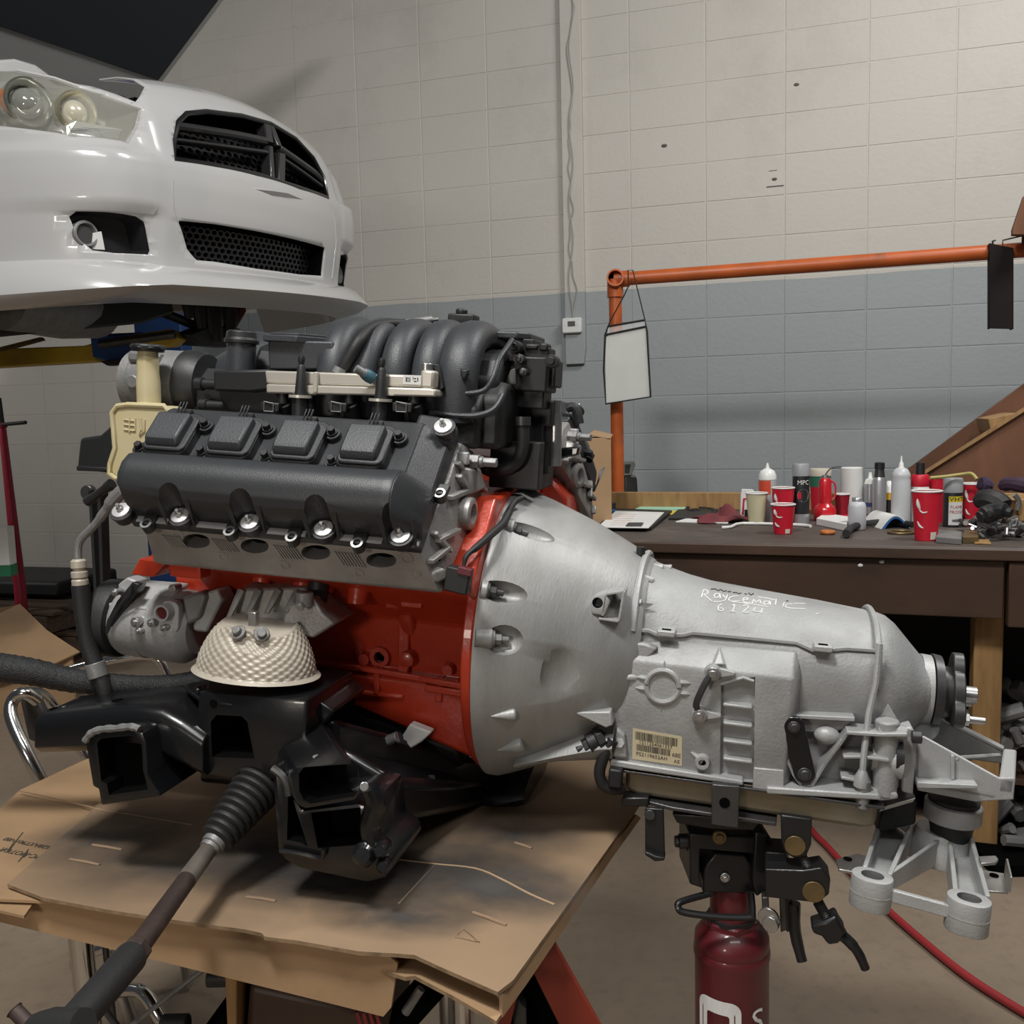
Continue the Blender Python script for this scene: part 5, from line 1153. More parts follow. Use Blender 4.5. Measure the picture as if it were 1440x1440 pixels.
pk = FX('control_arm_pocket', [(381, 1078), (392, 1080), (412, 1122), (425, 1140), (502, 1130), (520, 1135), (528, 1190), (548, 1205), (552, 1218), (540, 1236), (515, 1242), (420, 1222), (400, 1210), (390, 1195)], -.405, .12, bev=.006)
b = MB(); b.ext(Ep([(398, 1115), (404, 1130), (426, 1198), (416, 1192), (396, 1188)], -.42), (0, .10, 0)); b.ext(Ep([(430, 1150), (500, 1142), (505, 1195), (440, 1200)], -.42), (0, .06, 0)); cut(pk, b, M['void'])
b = MB(); b.tube(spline(Ep([(383, 1080), (396, 1090), (404, 1104), (407, 1118)], -.408), 4), .0055, 8); b.build('weld_bead', M['darksteel'], pk)
b = MB(); b.tube(spline(Ep([(394, 1196), (420, 1200), (450, 1206), (456, 1194)], -.41), 4), .0035, 8); b.build('pocket_lip', M['gloss'], pk)
for px, py, r in ((512, 1200, .016), (536, 1194, .011), (540, 1216, .010)):
    q = E(px, py, y=-.41); b = MB(); b.lathe(q, (.25, -1, .3), [(-.03, r), (.008, r*.95), (.014, r*.6), (.014, .001)], 18); b.build('pivot_bushing', M['gloss'], pk)
b = MB(); b.tube(spline(Ep([(522, 1108), (528, 1130), (520, 1160), (524, 1190), (510, 1208)], -.40), 5), .014, 10); b.build('pocket_flange', M['gloss'], pk)
b = MB(); b.cyl(E(512, 1106, y=-.42), E(512, 1106, y=-.43), .006, n=10); b.build('rivet', M['steel'], pk, bevel=.001)
# steering rack, line, white tag, behind
b = MB(); b.tube([E(470, 1062, y=-.15), E(515, 1058, y=-.15), E(560, 1037, y=-.20)], [.02, .016, .009], 12, smooth=4); rk = b.build('rack_line', M['rubber'], SF)
b = MB(); b.cyl(E(520, 1052, y=-.19), E(560, 1036, y=-.20), .0085, n=14); b.build('rack_fitting', M['castdark'], rk, bevel=.001)
b = MB(); b.cyl(E(508, 1056, y=-.19), E(524, 1050, y=-.19), .013, n=14); b.build('fitting_collar', M['rubber'], rk, bevel=.001)
b = MB(); b.ext(Ep([(548, 1062), (576, 1018), (607, 1030), (592, 1044), (556, 1066)], -.165), (0, .02, 0)); b.build('white_boot', M['white'], SF, bevel=.003)
b = MB(); b.tube([E(565, 1082, y=-.12), E(600, 1068, y=-.1), E(630, 1040, y=-.1)], .008, 8, smooth=4); b.tube([E(470, 1058, y=-.2), E(520, 1080, y=-.2), E(570, 1095, y=-.2), E(610, 1096, y=-.18)], .007, 8, smooth=4); b.build('fluid_line', M['rubber'], SF)
b = MB(); b.loft([Ep([(455, 1040), (500, 1060), (560, 1100), (560, 1160), (480, 1150), (460, 1120)], -.30), Ep([(455, 1040), (600, 1080), (700, 1100), (700, 1130), (600, 1150), (460, 1120)], .0)]); b.build('rack_housing', M['gloss'], SF, bevel=.012)
b = MB(); b.loft([[E(x, y, y=0.05)+V((0, .10*math.cos(a), r*math.sin(a))) for a in [2*math.pi*i/16 for i in range(16)]] for x, y, r in ((480, 1110, .05), (600, 1112, .05), (700, 1105, .05), (755, 1092, .03))]); b.build('rack_tube', M['gloss'], SF)

# bellows boot and tie rod: lies towards the camera above the cardboard
TRo = thing('tie_rod', 'rusty steering tie rod with ribbed black bellows boot leaning over the cardboard front edge', 'tie rod', ME)
def WE(px, py, z): return MEI @ W(px, py, z=z)
p0, p1 = WE(378, 1085, .80), WE(303, 1183, .742)
d = p1-p0; Ln = d.length; prof = []
n_ = 11
for i in range(n_):
    t = i/n_; r = .040-.017*t
    prof += [(Ln*t, r*.84), (Ln*(t+.25/n_), r*.97), (Ln*(t+.5/n_), r), (Ln*(t+.75/n_), r*.97)]
prof += [(Ln, .016), (Ln+.008, .015)]
b = MB(); b.lathe(p0, d, prof, 28); b.build('bellows_boot', M['rubber'], TRo)
b = MB(); b.lathe(p1, d, [(-.004, .0165), (.006, .0165), (.008, .0145), (.014, .0145)], 20); b.build('boot_clamp', M['castdark'], TRo)
q0, q1, q2, q3 = WE(297, 1190, .737), WE(262, 1238, .732), WE(187, 1343, .724), WE(98, 1446, .716)
b = MB(); b.tube([q0, q1], [.0115, .0125], 18); b.build('rod_sleeve', mat('worn_steel', (.30, .27, .23), .45, .6, var=.4, vscale=20), TRo)
rust = mat('rusty_rod', (.050, .032, .028), .6, .3, var=.45, vscale=14, bump=.3, bscale=120, dirt=(.10, .065, .05), dscale=12)
b = MB(); b.tube([q1+(q0-q1)*.02, q1+(q2-q1)*.5, q2], [.0120, .0125, .0125], 18); b.build('rod', rust, TRo)
dd = (q3-q2).normalized()
b = MB(); b.lathe(q2-dd*.012, dd, [(0, .0125), (0, .0165), (.012, .0165)], 6); b.build('lock_nut', rust, TRo, bevel=.001)
b = MB(); b.lathe(q2, dd, [(0, .0165), (.004, .0178), (.10, .0178), ((q3-q2).length, .019)], 18); b.build('outer_rod_end', M['rubber'], TRo)
e0, e1 = WE(55, 1455, .70), WE(20, 1420, .72)
b = MB(); b.lathe(q3, (e0-q3), [(-.02, .016), (.02, .022), ((e0-q3).length, .021)], 16); b.build('ball_joint', M['rubber'], TRo)
b = MB(); b.cyl(e0, e1, .0075, n=12); b.cyl(e1+(e0-e1)*.02, e1, .0085, n=12); b.build('ball_stud', rust, TRo)

# braided hose
HS = MB(); y_ = -.24
hp = [E(-60, 930, y=y_-.05), E(-10, 938, y=y_-.04), E(40, 944, y=y_-.03), E(110, 958, y=y_), E(180, 964, y=y_), E(240, 963, y=y_), E(290, 955, y=y_+.02), E(330, 952, y=y_+.08)]
sp = spline(hp, 14); HS.tube(sp, lambda t: (.026-.010*min(1, t*1.6))*(1+.035*math.sin(t*230)), 22)
brd = mat('braided_sleeve', (.019, .0195, .021), .55, 0, var=.6, vscale=120, bump=1., bscale=420)
o = HS.build('braided_hose', brd); o.matrix_world = ME; tag(o, 'thick black braided hose running left from behind the heat shield', 'hose')

# ================================================================== cardboard, stand and the table below
ZC = .660
CB = thing('cardboard_sheet', 'large brown corrugated cardboard sheet under the black subframe, stained with overspray', 'cardboard', V((0, 1.3, ZC)))
def CZ(px, py, z=ZC): return W(px, py, z=z)-V((0, 1.3, ZC))
out = [(10, 1243), (60, 1262), (150, 1279), (240, 1293), (330, 1305), (345, 1307), (368, 1312), (372, 1317), (420, 1323), (505, 1338), (560, 1341), (583, 1343), (620, 1360), (700, 1395), (722, 1378), (760, 1325), (830, 1228), (892, 1141), (915, 1105), (880, 1052), (600, 1010), (300, 1010), (150, 1118), (118, 1150), (60, 1200)]
b = MB(); b.ext([CZ(x, y) for x, y in out], (0, 0, -.005)); 
sheet = b.build('sheet', [M['sheet'], M['cardedge']], CB, smooth=0)
for p in sheet.data.polygons:
    if abs(p.normal.z) < .5: p.material_index = 1
b = MB()
for (x0, y0), (x1, y1) in (((130, 1189), (172, 1196)), ((98, 1209), (140, 1217)), ((346, 1262), (388, 1268)), ((665, 1284), (712, 1302)), ((724, 1186), (748, 1194))):
    a, c = CZ(x0, y0), CZ(x1, y1); b.tube([a+V((0, 0, .0006)), (a+c)/2+V((0, 0, .0014)), c+V((0, 0, .0006))], .0022, 6)
o = b.build('staple_tear', mat('torn_paper', (.27, .18, .115), .8), sheet); o['kind'] = 'stuff'
b = MB(); tri = [CZ(x, y)+V((0, 0, .0006)) for x, y in ((652, 1306), (641, 1318), (674, 1326))]; b.tube(tri, .0013, 6, closed=True); b.build('torn_triangle', M['cardedge'], sheet)
b = MB(); b.tube(spline([CZ(x, y)+V((0, 0, .0004)) for x, y in ((560, 1210), (612, 1216), (668, 1222), (705, 1237), (745, 1258), (780, 1273))], 4), .0018, 6); crm = mat('crease', (.37, .255, .155), .8); b.build('crease', crm, sheet); b = MB(); b.tube([CZ(612, 1216), CZ(560, 1272)], .0014, 6); b.build('crease', crm, sheet); b = MB(); b.tube([CZ(28, 1112), CZ(95, 1127), CZ(140, 1138), CZ(270, 1160)], .0012, 6); b.build('crease', crm, sheet)
ov = mat('overspray', (.075, .068, .062), .85)
# overspray: a thin dry paint film, feathered, lying on the sheet
def overspray(cx, cy, rx, ry, dens, seed, ang=0):
    m = bpy.data.materials.new('overspray_film'); m.use_nodes = True; nt = m.node_tree; N, L = nt.nodes, nt.links; bs = N['Principled BSDF']; bs.inputs['Base Color'].default_value = (.055, .050, .046, 1); bs.inputs['Roughness'].default_value = .8
    tc = N.new('ShaderNodeTexCoord'); gd = N.new('ShaderNodeTexGradient'); gd.gradient_type = 'SPHERICAL'; L.new(tc.outputs['Object'], gd.inputs[0])
    nz = N.new('ShaderNodeTexNoise'); nz.inputs['Scale'].default_value = 2.2; nz.inputs['Detail'].default_value = 8; L.new(tc.outputs['Object'], nz.inputs['Vector'])
    mu = N.new('ShaderNodeMath'); mu.operation = 'MULTIPLY'; L.new(gd.outputs['Fac'], mu.inputs[0]); L.new(nz.outputs[0], mu.inputs[1])
    m2 = N.new('ShaderNodeMath'); m2.operation = 'MULTIPLY'; m2.inputs[1].default_value = dens*2; m2.use_clamp = True; L.new(mu.outputs[0], m2.inputs[0]); L.new(m2.outputs[0], bs.inputs['Alpha'])
    c = CZ(cx, cy); b = MB(); n = 24; b.add([(math.cos(2*math.pi*i/n), math.sin(2*math.pi*i/n), 0) for i in range(n)], [tuple(range(n))])
    o = b.build('overspray', m, sheet, smooth=0); o.location = c+V((0, 0, .0008+seed*.0001)); o.scale = (rx, ry, 1); o.rotation_euler = (0, 0, R_(ang))
for k, a_ in enumerate(((690, 1240, .17, .11, .9, -20), (565, 1285, .13, .07, .7, -10), (470, 1235, .20, .10, .9, 0), (150, 1172, .16, .12, .6, 20), (390, 1195, .16, .14, .8, 0), (240, 1215, .22, .12, .55, 0), (720, 1170, .15, .12, .6, 0), (560, 1215, .18, .12, .6, 10))): overspray(a_[0], a_[1], a_[2], a_[3], a_[4]*1.15, k, a_[5])
# the box the sheet lies on: printed left flap, rear flap, hanging front side, right side
BX = thing('cardboard_box', 'flattened brown cardboard box with printed left flap, under the stained cardboard sheet', 'box', V((0, 1.3, ZC)))
def flap(nm, pts, th=(0, 0, -.004), par=None):
    b = MB(); b.ext(pts, th); o = b.build(nm, [M['cardboard'], M['cardedge']], par or BX, smooth=0)
    return o
z1 = ZC-.008
lf = [CZ(x, y, z1) for x, y in ((28, 1112), (-40, 1168), (-70, 1260), (0, 1232), (12, 1244), (80, 1262), (200, 1200), (270, 1160), (140, 1138))]
lfl = flap('left_flap', [CZ(28, 1111, z1), CZ(-30, 1165, z1-.0), CZ(-60, 1262, z1), CZ(90, 1268, z1), CZ(300, 1165, z1)])
flap('rear_flap', [CZ(28, 1111, z1), CZ(120, 1068, z1), CZ(165, 1053, z1), CZ(500, 1010, z1), CZ(300, 1165, z1)])
flap('lower_flap', [CZ(-30, 1236, z1-.008), CZ(10, 1240, z1-.008), CZ(55, 1258, z1-.008), CZ(34, 1288, z1-.008), CZ(-60, 1266, z1-.008)])
a, c = CZ(60, 1262, z1-.004), CZ(560, 1345, z1-.004)
def DR(px, py, A, B):            # point on the vertical plane through the edge A-B
    nrm = (B-A).cross(V((0, 0, 1))); return W(px, py, plane=(A+V((0, 1.3, ZC)), nrm))-V((0, 1.3, ZC))
nn = (c-a).cross(V((0, 0, 1))).normalized()*.004
b = MB(); b.ext([DR(60, 1262, a, c), DR(-40, 1250, a, c), DR(-60, 1272, a, c), DR(0, 1294, a, c), DR(100, 1318, a, c), DR(400, 1392, a, c), DR(541, 1427, a, c), DR(552, 1414, a, c), DR(561, 1352, a, c), DR(545, 1339, a, c)], nn); b.build('front_side', M['cardboard'], BX, smooth=0)
b = MB(); e1, e2 = DR(95, 1285, a, c)-nn*.3, DR(75, 1312, a, c)-nn*.3; b.tube([DR(110, 1276, a, c)-nn*.1, DR(86, 1314, a, c)-nn*.1], .002, 6); b.build('crease', M['cardedge'], BX)
f2 = [(513, 1352), (560, 1353), (575, 1345), (640, 1352), (712, 1393), (700, 1432), (690, 1436), (630, 1405), (585, 1378), (570, 1375), (515, 1358)]
z2 = z1-.022
b = MB(); b.ext([CZ(x, y, z2) for x, y in ((513, 1356), (570, 1374), (583, 1372), (640, 1402), (698, 1436), (712, 1415), (640, 1340), (560, 1330))], (0, 0, -.005)); o = b.build('right_flap', [M['cardboard'], M['cardedge']], BX, smooth=0)
for p in o.data.polygons:
    if abs(p.normal.z) < .5: p.material_index = 1
a, c = CZ(702, 1398, z1), CZ(892, 1145, z1); nn = (c-a).cross(V((0, 0, 1))).normalized()*.004
b = MB(); b.ext([a, DR(702, 1430, a, c), DR(735, 1385, a, c), DR(860, 1202, a, c), DR(898, 1150, a, c), c], nn); b.build('right_side', M['cardboard'], BX, smooth=0)
# upside-down print on the left flap
q = CZ(58, 1190, z1)+V((0, 0, .0008)); qr = (CZ(3, 1192, z1)-CZ(50, 1202, z1)).normalized(); qu = (CZ(52, 1212, z1)-CZ(60, 1188, z1)); qu = (qu-qr*qu.dot(qr)).normalized()
text('box_print', '628AXT901N00', .0145, M['ink'], lfl, CZ(38, 1186, z1)+V((0, 0, .0006)), qr, qu, .0002)
text('box_print', 'MPC-MOTOR', .0165, M['ink'], lfl, CZ(33, 1201, z1)+V((0, 0, .0006)), qr, qu, .0002)
b = MB(); b.tube([CZ(32, 1171, z1), CZ(12, 1197, z1)], .0013, 5); b.tube([CZ(19, 1187, z1), CZ(11, 1198, z1)], .0022, 5); b.tube([CZ(40, 1195, z1), CZ(26, 1212, z1)], .0013, 5); b.tube([CZ(38, 1199, z1), CZ(33, 1206, z1)], .0022, 5); b.build('box_print', M['ink'], lfl)

# support table under the box
ST = thing('support_table', 'low black steel table with chrome legs carrying the cardboard and subframe', 'table', V((-.30, 1.35, 0)))
tof = V((-.30, 1.35, 0))
b = MB(); tp_ = [W(110, 1200, z=.62), W(560, 1300, z=.62), W(760, 1250, z=.62), W(820, 1110, z=.62), W(300, 1040, z=.62), W(140, 1110, z=.62)]
b.ext([p-tof for p in tp_], (0, 0, .022)); b.build('table_top', M['gloss'], ST, bevel=.003)
def rod(p, q, r, nm, m, par, off): 
    b = MB(); b.tube([V(x)-off for x in (p if isinstance(p, list) else [p, q])], r, 12, smooth=0 if not isinstance(p, list) else 5); return b.build(nm, M[m], par)
tl = W(110, 1320, d=1.38)
rod(V((tl.x, tl.y, .64)), V((tl.x+.02, tl.y, 0)), .0175, 'leg', 'chrome', ST, tof)
rod(V((tl.x+.026, tl.y+.02, .64)), V((tl.x+.05, tl.y+.02, 0)), .005, 'brace', 'darksteel', ST, tof)
lr = W(620, 1100, d=1.66); rod(V((lr.x, lr.y, .64)), V((lr.x, lr.y, 0)), .0175, 'leg', 'chrome', ST, tof)
lf_ = W(345, 1080, d=1.66); rod(V((lf_.x, lf_.y, .64)), V((lf_.x, lf_.y, 0)), .0175, 'leg', 'chrome', ST, tof)
lq = V((-.10, 1.45, 0)); rod(V((lq.x, lq.y, .62)), V((lq.x, lq.y, 0)), .0175, 'leg', 'chrome', ST, tof)
rod(W(285, 1364, d=1.35), W(180, 1446, d=1.35), .004, 'brace', 'castdark', ST, tof)
rod(W(140, 1410, d=1.30), W(170, 1450, d=1.30), .005, 'brace', 'darksteel', ST, tof)
# chrome stool standing beyond the left of the table
SL = thing('chrome_stool', 'chrome tube stool frame with dark seat behind the left end of the table', 'stool', V((-.9, 1.9, 0))); so_ = V((-.9, 1.9, 0))
dS = 1.85
rod([W(78, 1135, d=dS-.05), W(38, 1060, d=dS-.05), W(16, 1010, d=dS-.02), W(18, 985, d=dS), W(34, 974, d=dS), W(52, 985, d=dS+.02)], None, .0125, 'bent_tube', 'chrome', SL, so_)
rod([W(118, 1060, d=dS+.2), W(80, 1000, d=dS+.2), W(58, 976, d=dS+.15), W(34, 974, d=dS)], None, .0115, 'bent_tube', 'chrome', SL, so_)
rod([W(62, 1105, d=dS-.05), V((W(62, 1105, d=dS).x+.1, dS-.02, .3)), V((W(62, 1105, d=dS).x+.16, dS, .012))], None, .0125, 'leg', 'chrome', SL, so_)
rod([W(118, 1060, d=dS+.2), V((W(118, 1060, d=dS).x+.06, dS+.2, .3)), V((W(118, 1060, d=dS).x+.1, dS+.22, .012))], None, .0115, 'leg', 'chrome', SL, so_)
rod([W(90, 944, d=dS+.35), W(145, 930, d=dS+.3), W(200, 922, d=dS+.3), W(225, 930, d=dS+.3), W(240, 965, d=dS+.3)], None, .010, 'arm_tube', 'chrome', SL, so_)
b = MB(); b.ext([W(28, 985, d=dS+.05)-so_, W(50, 976, d=dS+.05)-so_, W(66, 1010, d=dS+.05)-so_, W(64, 1050, d=dS+.05)-so_, W(40, 1040, d=dS+.05)-so_], (0, .02, 0)); b.build('side_plate', M['darksteel'], SL, bevel=.003)
rod([W(112, 1370, d=1.62), W(106, 1350, d=1.60), W(140, 1336, d=1.58), W(170, 1325, d=1.56)], None, .009, 'foot_rail', 'chrome', SL, so_)
rod([W(130, 1398, d=1.72), W(185, 1392, d=1.7), W(205, 1400, d=1.68), W(225, 1432, d=1.66), W(240, 1455, d=1.66)], None, .0125, 'foot_rail', 'chrome', SL, so_)
# dolly below the box
DL = thing('shop_dolly', 'dark wood and black plastic dolly under the front of the table', 'dolly', V((-.2, 1.25, 0))); do_ = V((-.2, 1.25, 0))
b = MB(); b.ext([W(x, y, d=1.27)-do_ for x, y in ((316, 1372), (333, 1378), (333, 1500), (322, 1500))], (0, .05, 0)); b.build('wooden_upright', M['wood'], DL, bevel=.002)
b = MB(); b.ext([W(x, y, d=1.29)-do_ for x, y in ((350, 1385), (470, 1410), (520, 1424), (560, 1500), (340, 1500))], (0, .25, 0)); b.build('tray', M['bench'], DL, bevel=.01)
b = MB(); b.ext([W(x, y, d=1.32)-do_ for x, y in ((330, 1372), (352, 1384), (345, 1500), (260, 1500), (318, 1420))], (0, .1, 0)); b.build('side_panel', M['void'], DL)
b = MB(); c = W(306, 1376, d=1.32)-do_; b.cyl(c-V((.015, 0, 0)), c+V((.02, 0, 0)), .012, n=14); b.build('roller', M['rubber'], DL, bevel=.002)
b = MB(); c = W(246, 1444, d=1.32)-do_; b.cyl(c-V((.02, 0, 0)), c+V((.02, 0, 0)), .018, n=14); b.build('roller', M['rubber'], DL, bevel=.003)
for k in range(4):
    b = MB(); b.ext([W(x, y, d=1.25)-do_ for x, y in ((500+9*k, 1424+k), (504+9*k, 1424+k), (512+9*k, 1450), (506+9*k, 1450))], (0, .004, 0)); b.build('red_strap', M['hose'], DL)
# red jack stand at the right end
JS = thing('jack_stand', 'orange-red steel jack stand under the right end of the cardboard', 'jack stand', V((.05, 1.2, 0))); jo = V((.05, 1.2, 0))
b = MB(); dj = 1.17
b.ext([W(x, y, d=dj)-jo for x, y in ((738, 1345), (775, 1318), (905, 1550), (840, 1550))], (0, .012, 0)); b.build('leg', M['standred'], JS, bevel=.002)
b = MB(); b.ext([W(x, y, d=dj+.04)-jo for x, y in ((770, 1318), (776, 1312), (772, 1300), (764, 1330), (772, 1345))], (0, .03, 0)); b.build('saddle_end', M['standred'], JS, bevel=.004)
b = MB(); b.ext([W(x, y, d=dj)-jo for x, y in ((715, 1400), (740, 1350), (690, 1560), (640, 1560))], (0, .012, 0)); b.build('leg', M['standred'], JS, bevel=.002)
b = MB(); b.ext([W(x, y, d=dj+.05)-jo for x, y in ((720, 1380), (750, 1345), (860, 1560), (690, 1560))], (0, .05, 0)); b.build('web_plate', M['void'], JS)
b = MB(); b.ext([W(x, y, d=dj+.02)-jo for x, y in ((722, 1440), (728, 1405), (740, 1420), (742, 1500), (722, 1500))], (0, .03, 0)); b.build('ratchet_bar', M['darksteel'], JS, bevel=.002)
b = MB(); b.tube([W(570, 1424, d=1.15)-jo, W(592, 1390, d=1.15)-jo], .006, 8); b.build('release_rod', M['castdark'], JS)
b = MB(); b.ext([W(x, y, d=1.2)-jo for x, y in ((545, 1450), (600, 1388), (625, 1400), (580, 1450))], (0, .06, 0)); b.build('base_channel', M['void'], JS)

# ================================================================== transmission jack
JC = W(1029, 1400, d=1.395); jx, jy = JC.x, JC.y
TJ = thing('transmission_jack', 'dark red hydraulic transmission jack with white lettering and black saddle', 'jack', V((jx, jy, 0)))
def JW(px, py, dy=0.): return W(px, py, plane=((0, jy+dy, 0), (0, 1, 0)))-V((jx, jy, 0))
zt, zs = JW(1029, 1328).z, JW(1029, 1300).z
rc = .0565
b = MB(); b.lathe((0, 0, 0), (0, 0, 1), [(.06, rc), (zt-.02, rc), (zt-.012, rc+.002), (zt-.004, rc+.002), (zt, rc), (zt+.004, rc+.001), (zt+.018, rc), (zs, .045), (zs+.004, .04)], 40); cyl_ = b.build('cylinder', M['jackred'], TJ)
b = MB(); b.lathe((0, 0, 0), (0, 0, 1), [(zs-.01, .044), (zs+.012, .042), (zs+.014, .036)], 6); b.build('gland_nut', M['jackred'], TJ, bevel=.002)
z3 = JW(1029, 1262).z
b = MB(); b.cyl((0, 0, zs), (0, 0, z3+.03), .033, n=28); b.build('ram', M['jackred'], TJ)
b = MB(); b.cyl((0, 0, zs+.010), (0, 0, zs+.018), .037, n=28); b.build('ram_seal', M['rubber'], TJ)
b = MB(); b.tube([JW(1000, 1256, -.03), JW(958, 1268, -.05), JW(954, 1276, -.055), JW(962, 1283, -.058), JW(1008, 1289, -.06), JW(1052, 1290, -.06), JW(1058, 1284, -.058), JW(1056, 1255, -.045)], .0052, 10, smooth=4); b.build('release_handle', M['jackblack'], TJ)
def jb(nm, pl, y, dep, m='jackblack', bev=.003, par=None):
    b = MB(); b.ext([JW(px, py, y) for px, py in pl], (0, dep, 0)); return b.build(nm, M[m], par or TJ, bevel=bev)
jb('yoke', [(994, 1215), (1006, 1200), (1048, 1202), (1060, 1222), (1064, 1256), (988, 1256), (990, 1225)], -.035, .07)
jb('pivot_bracket', [(970, 1172), (1085, 1178), (1086, 1198), (1066, 1202), (984, 1194), (984, 1232), (988, 1250), (970, 1244)], -.045, .09)
jb('pivot_arm', [(1062, 1170), (1078, 1170), (1078, 1252), (1064, 1262), (1058, 1240)], -.05, .08)
q = JW(1019, 1233, -.036); b = MB(); b.cyl(q, q+V((0, -.004, 0)), .0075, n=16); b.cyl(q+V((0, -.004, 0)), q+V((0, -.009, 0)), .0045, n=12); b.build('pivot_bolt', M['steel'], TJ, bevel=.0008)
q = JW(1011, 1176, -.05); b = MB(); b.cyl(q, q+V((0, -.006, 0)), .0105, n=18); b.cyl(q+V((0, -.006, 0)), q+V((0, -.009, 0)), .006, n=12); b.build('bronze_bolt', M['bronze'], TJ, bevel=.001)
q = JW(960, 1183, -.02); b = MB(); b.cyl(q-V((.006, 0, 0)), q+V((.02, 0, 0)), .0115, n=14); b.cyl(q-V((.012, 0, 0)), q-V((.006, 0, 0)), .009, n=6); b.build('tilt_bolt', M['darksteel'], TJ, bevel=.001)
jb('link_plate', [(975, 1165), (985, 1168), (975, 1200), (965, 1198)], -.03, .02)
# saddle plate under the pan
zpl = E(950, 1132, y=-.13)
b = MB(); sp_ = [ME @ V(p) for p in ((.225, -.15, -.200), (.29, -.165, -.200), (.435, -.165, -.200), (.455, .10, -.200), (.225, .10, -.200))]
b.ext([p-V((jx, jy, 0)) for p in sp_], (0, 0, -.006)); sd = b.build('saddle_plate', M['darksteel'], TJ, bevel=.0015)
JE = lambda px, py, y: ME @ E(px, py, y=y)-V((jx, jy, 0))
def je(nm, pl, y, vec, m='jackblack', bev=.002, par=None):
    b = MB(); b.ext([JE(px, py, y) for px, py in pl], ME.to_3x3() @ V(vec)); return b.build(nm, M[m], par or TJ, bevel=bev)
je('front_clamp', [(1001, 1103), (1040, 1106), (1038, 1165), (1000, 1160)], -.182, (0, .012, 0), 'darksteel', .0015)
q = JE(1019, 1129, -.1825); b = MB(); b.cyl(q, q+ME.to_3x3() @ V((0, -.001, 0)), .0075, n=18); b.build('clamp_hole', M['void'], TJ)
je('saddle_cup', [(945, 1144), (1070, 1154), (1060, 1168), (1000, 1166), (952, 1158)], -.15, (0, .15, 0))
je('arm_bar', [(874, 1122), (912, 1122), (912, 1135), (874, 1134)], -.165, (0, .03, 0))
je('left_finger', [(907, 1136), (933, 1138), (935, 1208), (922, 1211), (907, 1200)], -.17, (0, .008, 0))
q = JE(914, 1145, -.171); b = MB(); b.cyl(q, q+ME.to_3x3() @ V((0, -.004, 0)), .008, n=14); b.build('finger_bolt', M['darksteel'], TJ, bevel=.001)
je('finger_lip', [(907, 1197), (922, 1204), (935, 1206), (934, 1211), (921, 1212), (907, 1203)], -.18, (0, .02, 0))
je('right_finger', [(1098, 1146), (1142, 1152), (1141, 1188), (1134, 1204), (1118, 1208), (1104, 1200), (1099, 1185)], -.16, (0, .02, 0))
q = JE(1118, 1189, -.161); b = MB(); b.cyl(q, q+ME.to_3x3() @ V((0, -.002, 0)), .0145, n=24); b.build('pivot_cap', M['bronze'], TJ, bevel=.0006)
je('swing_arm', [(1076, 1222), (1130, 1224), (1155, 1220), (1168, 1236), (1166, 1258), (1150, 1270), (1076, 1262)], -.165, (0, .04, 0))
q = JE(1144, 1254, -.166); b = MB(); b.cyl(q, q+ME.to_3x3() @ V((0, -.002, 0)), .0155, n=24); b.build('pivot_cap', M['bronze'], TJ, bevel=.0006)
je('upper_arm', [(1076, 1198), (1105, 1200), (1112, 1226), (1076, 1230)], -.14, (0, .05, 0))
def screw(a, c, r, nm):
    A, B = JE(*a, -.15), JE(*c, -.15); d = B-A; L = d.length; n = 14; pr = []
    for i in range(n): pr += [(L*i/n, r*.78), (L*(i+.5)/n, r)]
    b = MB(); b.lathe(A, d, pr+[(L, r*.78)], 14); return b.build(nm, M['darksteel'], TJ)
screw((1126, 1202), (1142, 1234), .008, 'threaded_rod'); screw((1150, 1268), (1168, 1300), .008, 'threaded_rod')
wn_ = je('wing_nut', [(1140, 1302), (1160, 1296), (1176, 1288), (1182, 1300), (1190, 1312), (1180, 1328), (1165, 1330), (1156, 1318), (1144, 1314)], -.165, (0, .03, 0), bev=.004)
b = MB(); b.tube([JE(1178, 1310, -.15), JE(1196, 1326, -.155), JE(1208, 1342, -.16), JE(1217, 1362, -.16)], [.011, .008, .007, .0065], 10, smooth=4); b.build('wing_lever', M['jackblack'], TJ)
b = MB(); b.tube([JE(1117, 1270, -.13), JE(1118, 1310, -.13), JE(1128, 1352, -.14)], [.009, .0085, .0075], 10, smooth=3); b.build('tilt_lever', M['jackblack'], TJ)
for px, py, r, L in ((1086, 1296, .012, .012), (1082, 1290, .016, .006)):
    q = JE(px, py, -.13); dv = (ME.to_3x3() @ V((-.35, -1, 0))).normalized(); b = MB(); b.cyl(q, q+dv*L, r, n=18 if r > .013 else 12); b.build('cam_pin', M['steel'], TJ, bevel=.001)
for px in (1075, 1100, 1108): je('cam_plate', [(px-4, 1262), (px+6, 1262), (px+8, 1308), (px-2, 1312)], -.13, (0, .03, 0), 'darksteel' if px < 1105 else 'jackblack')
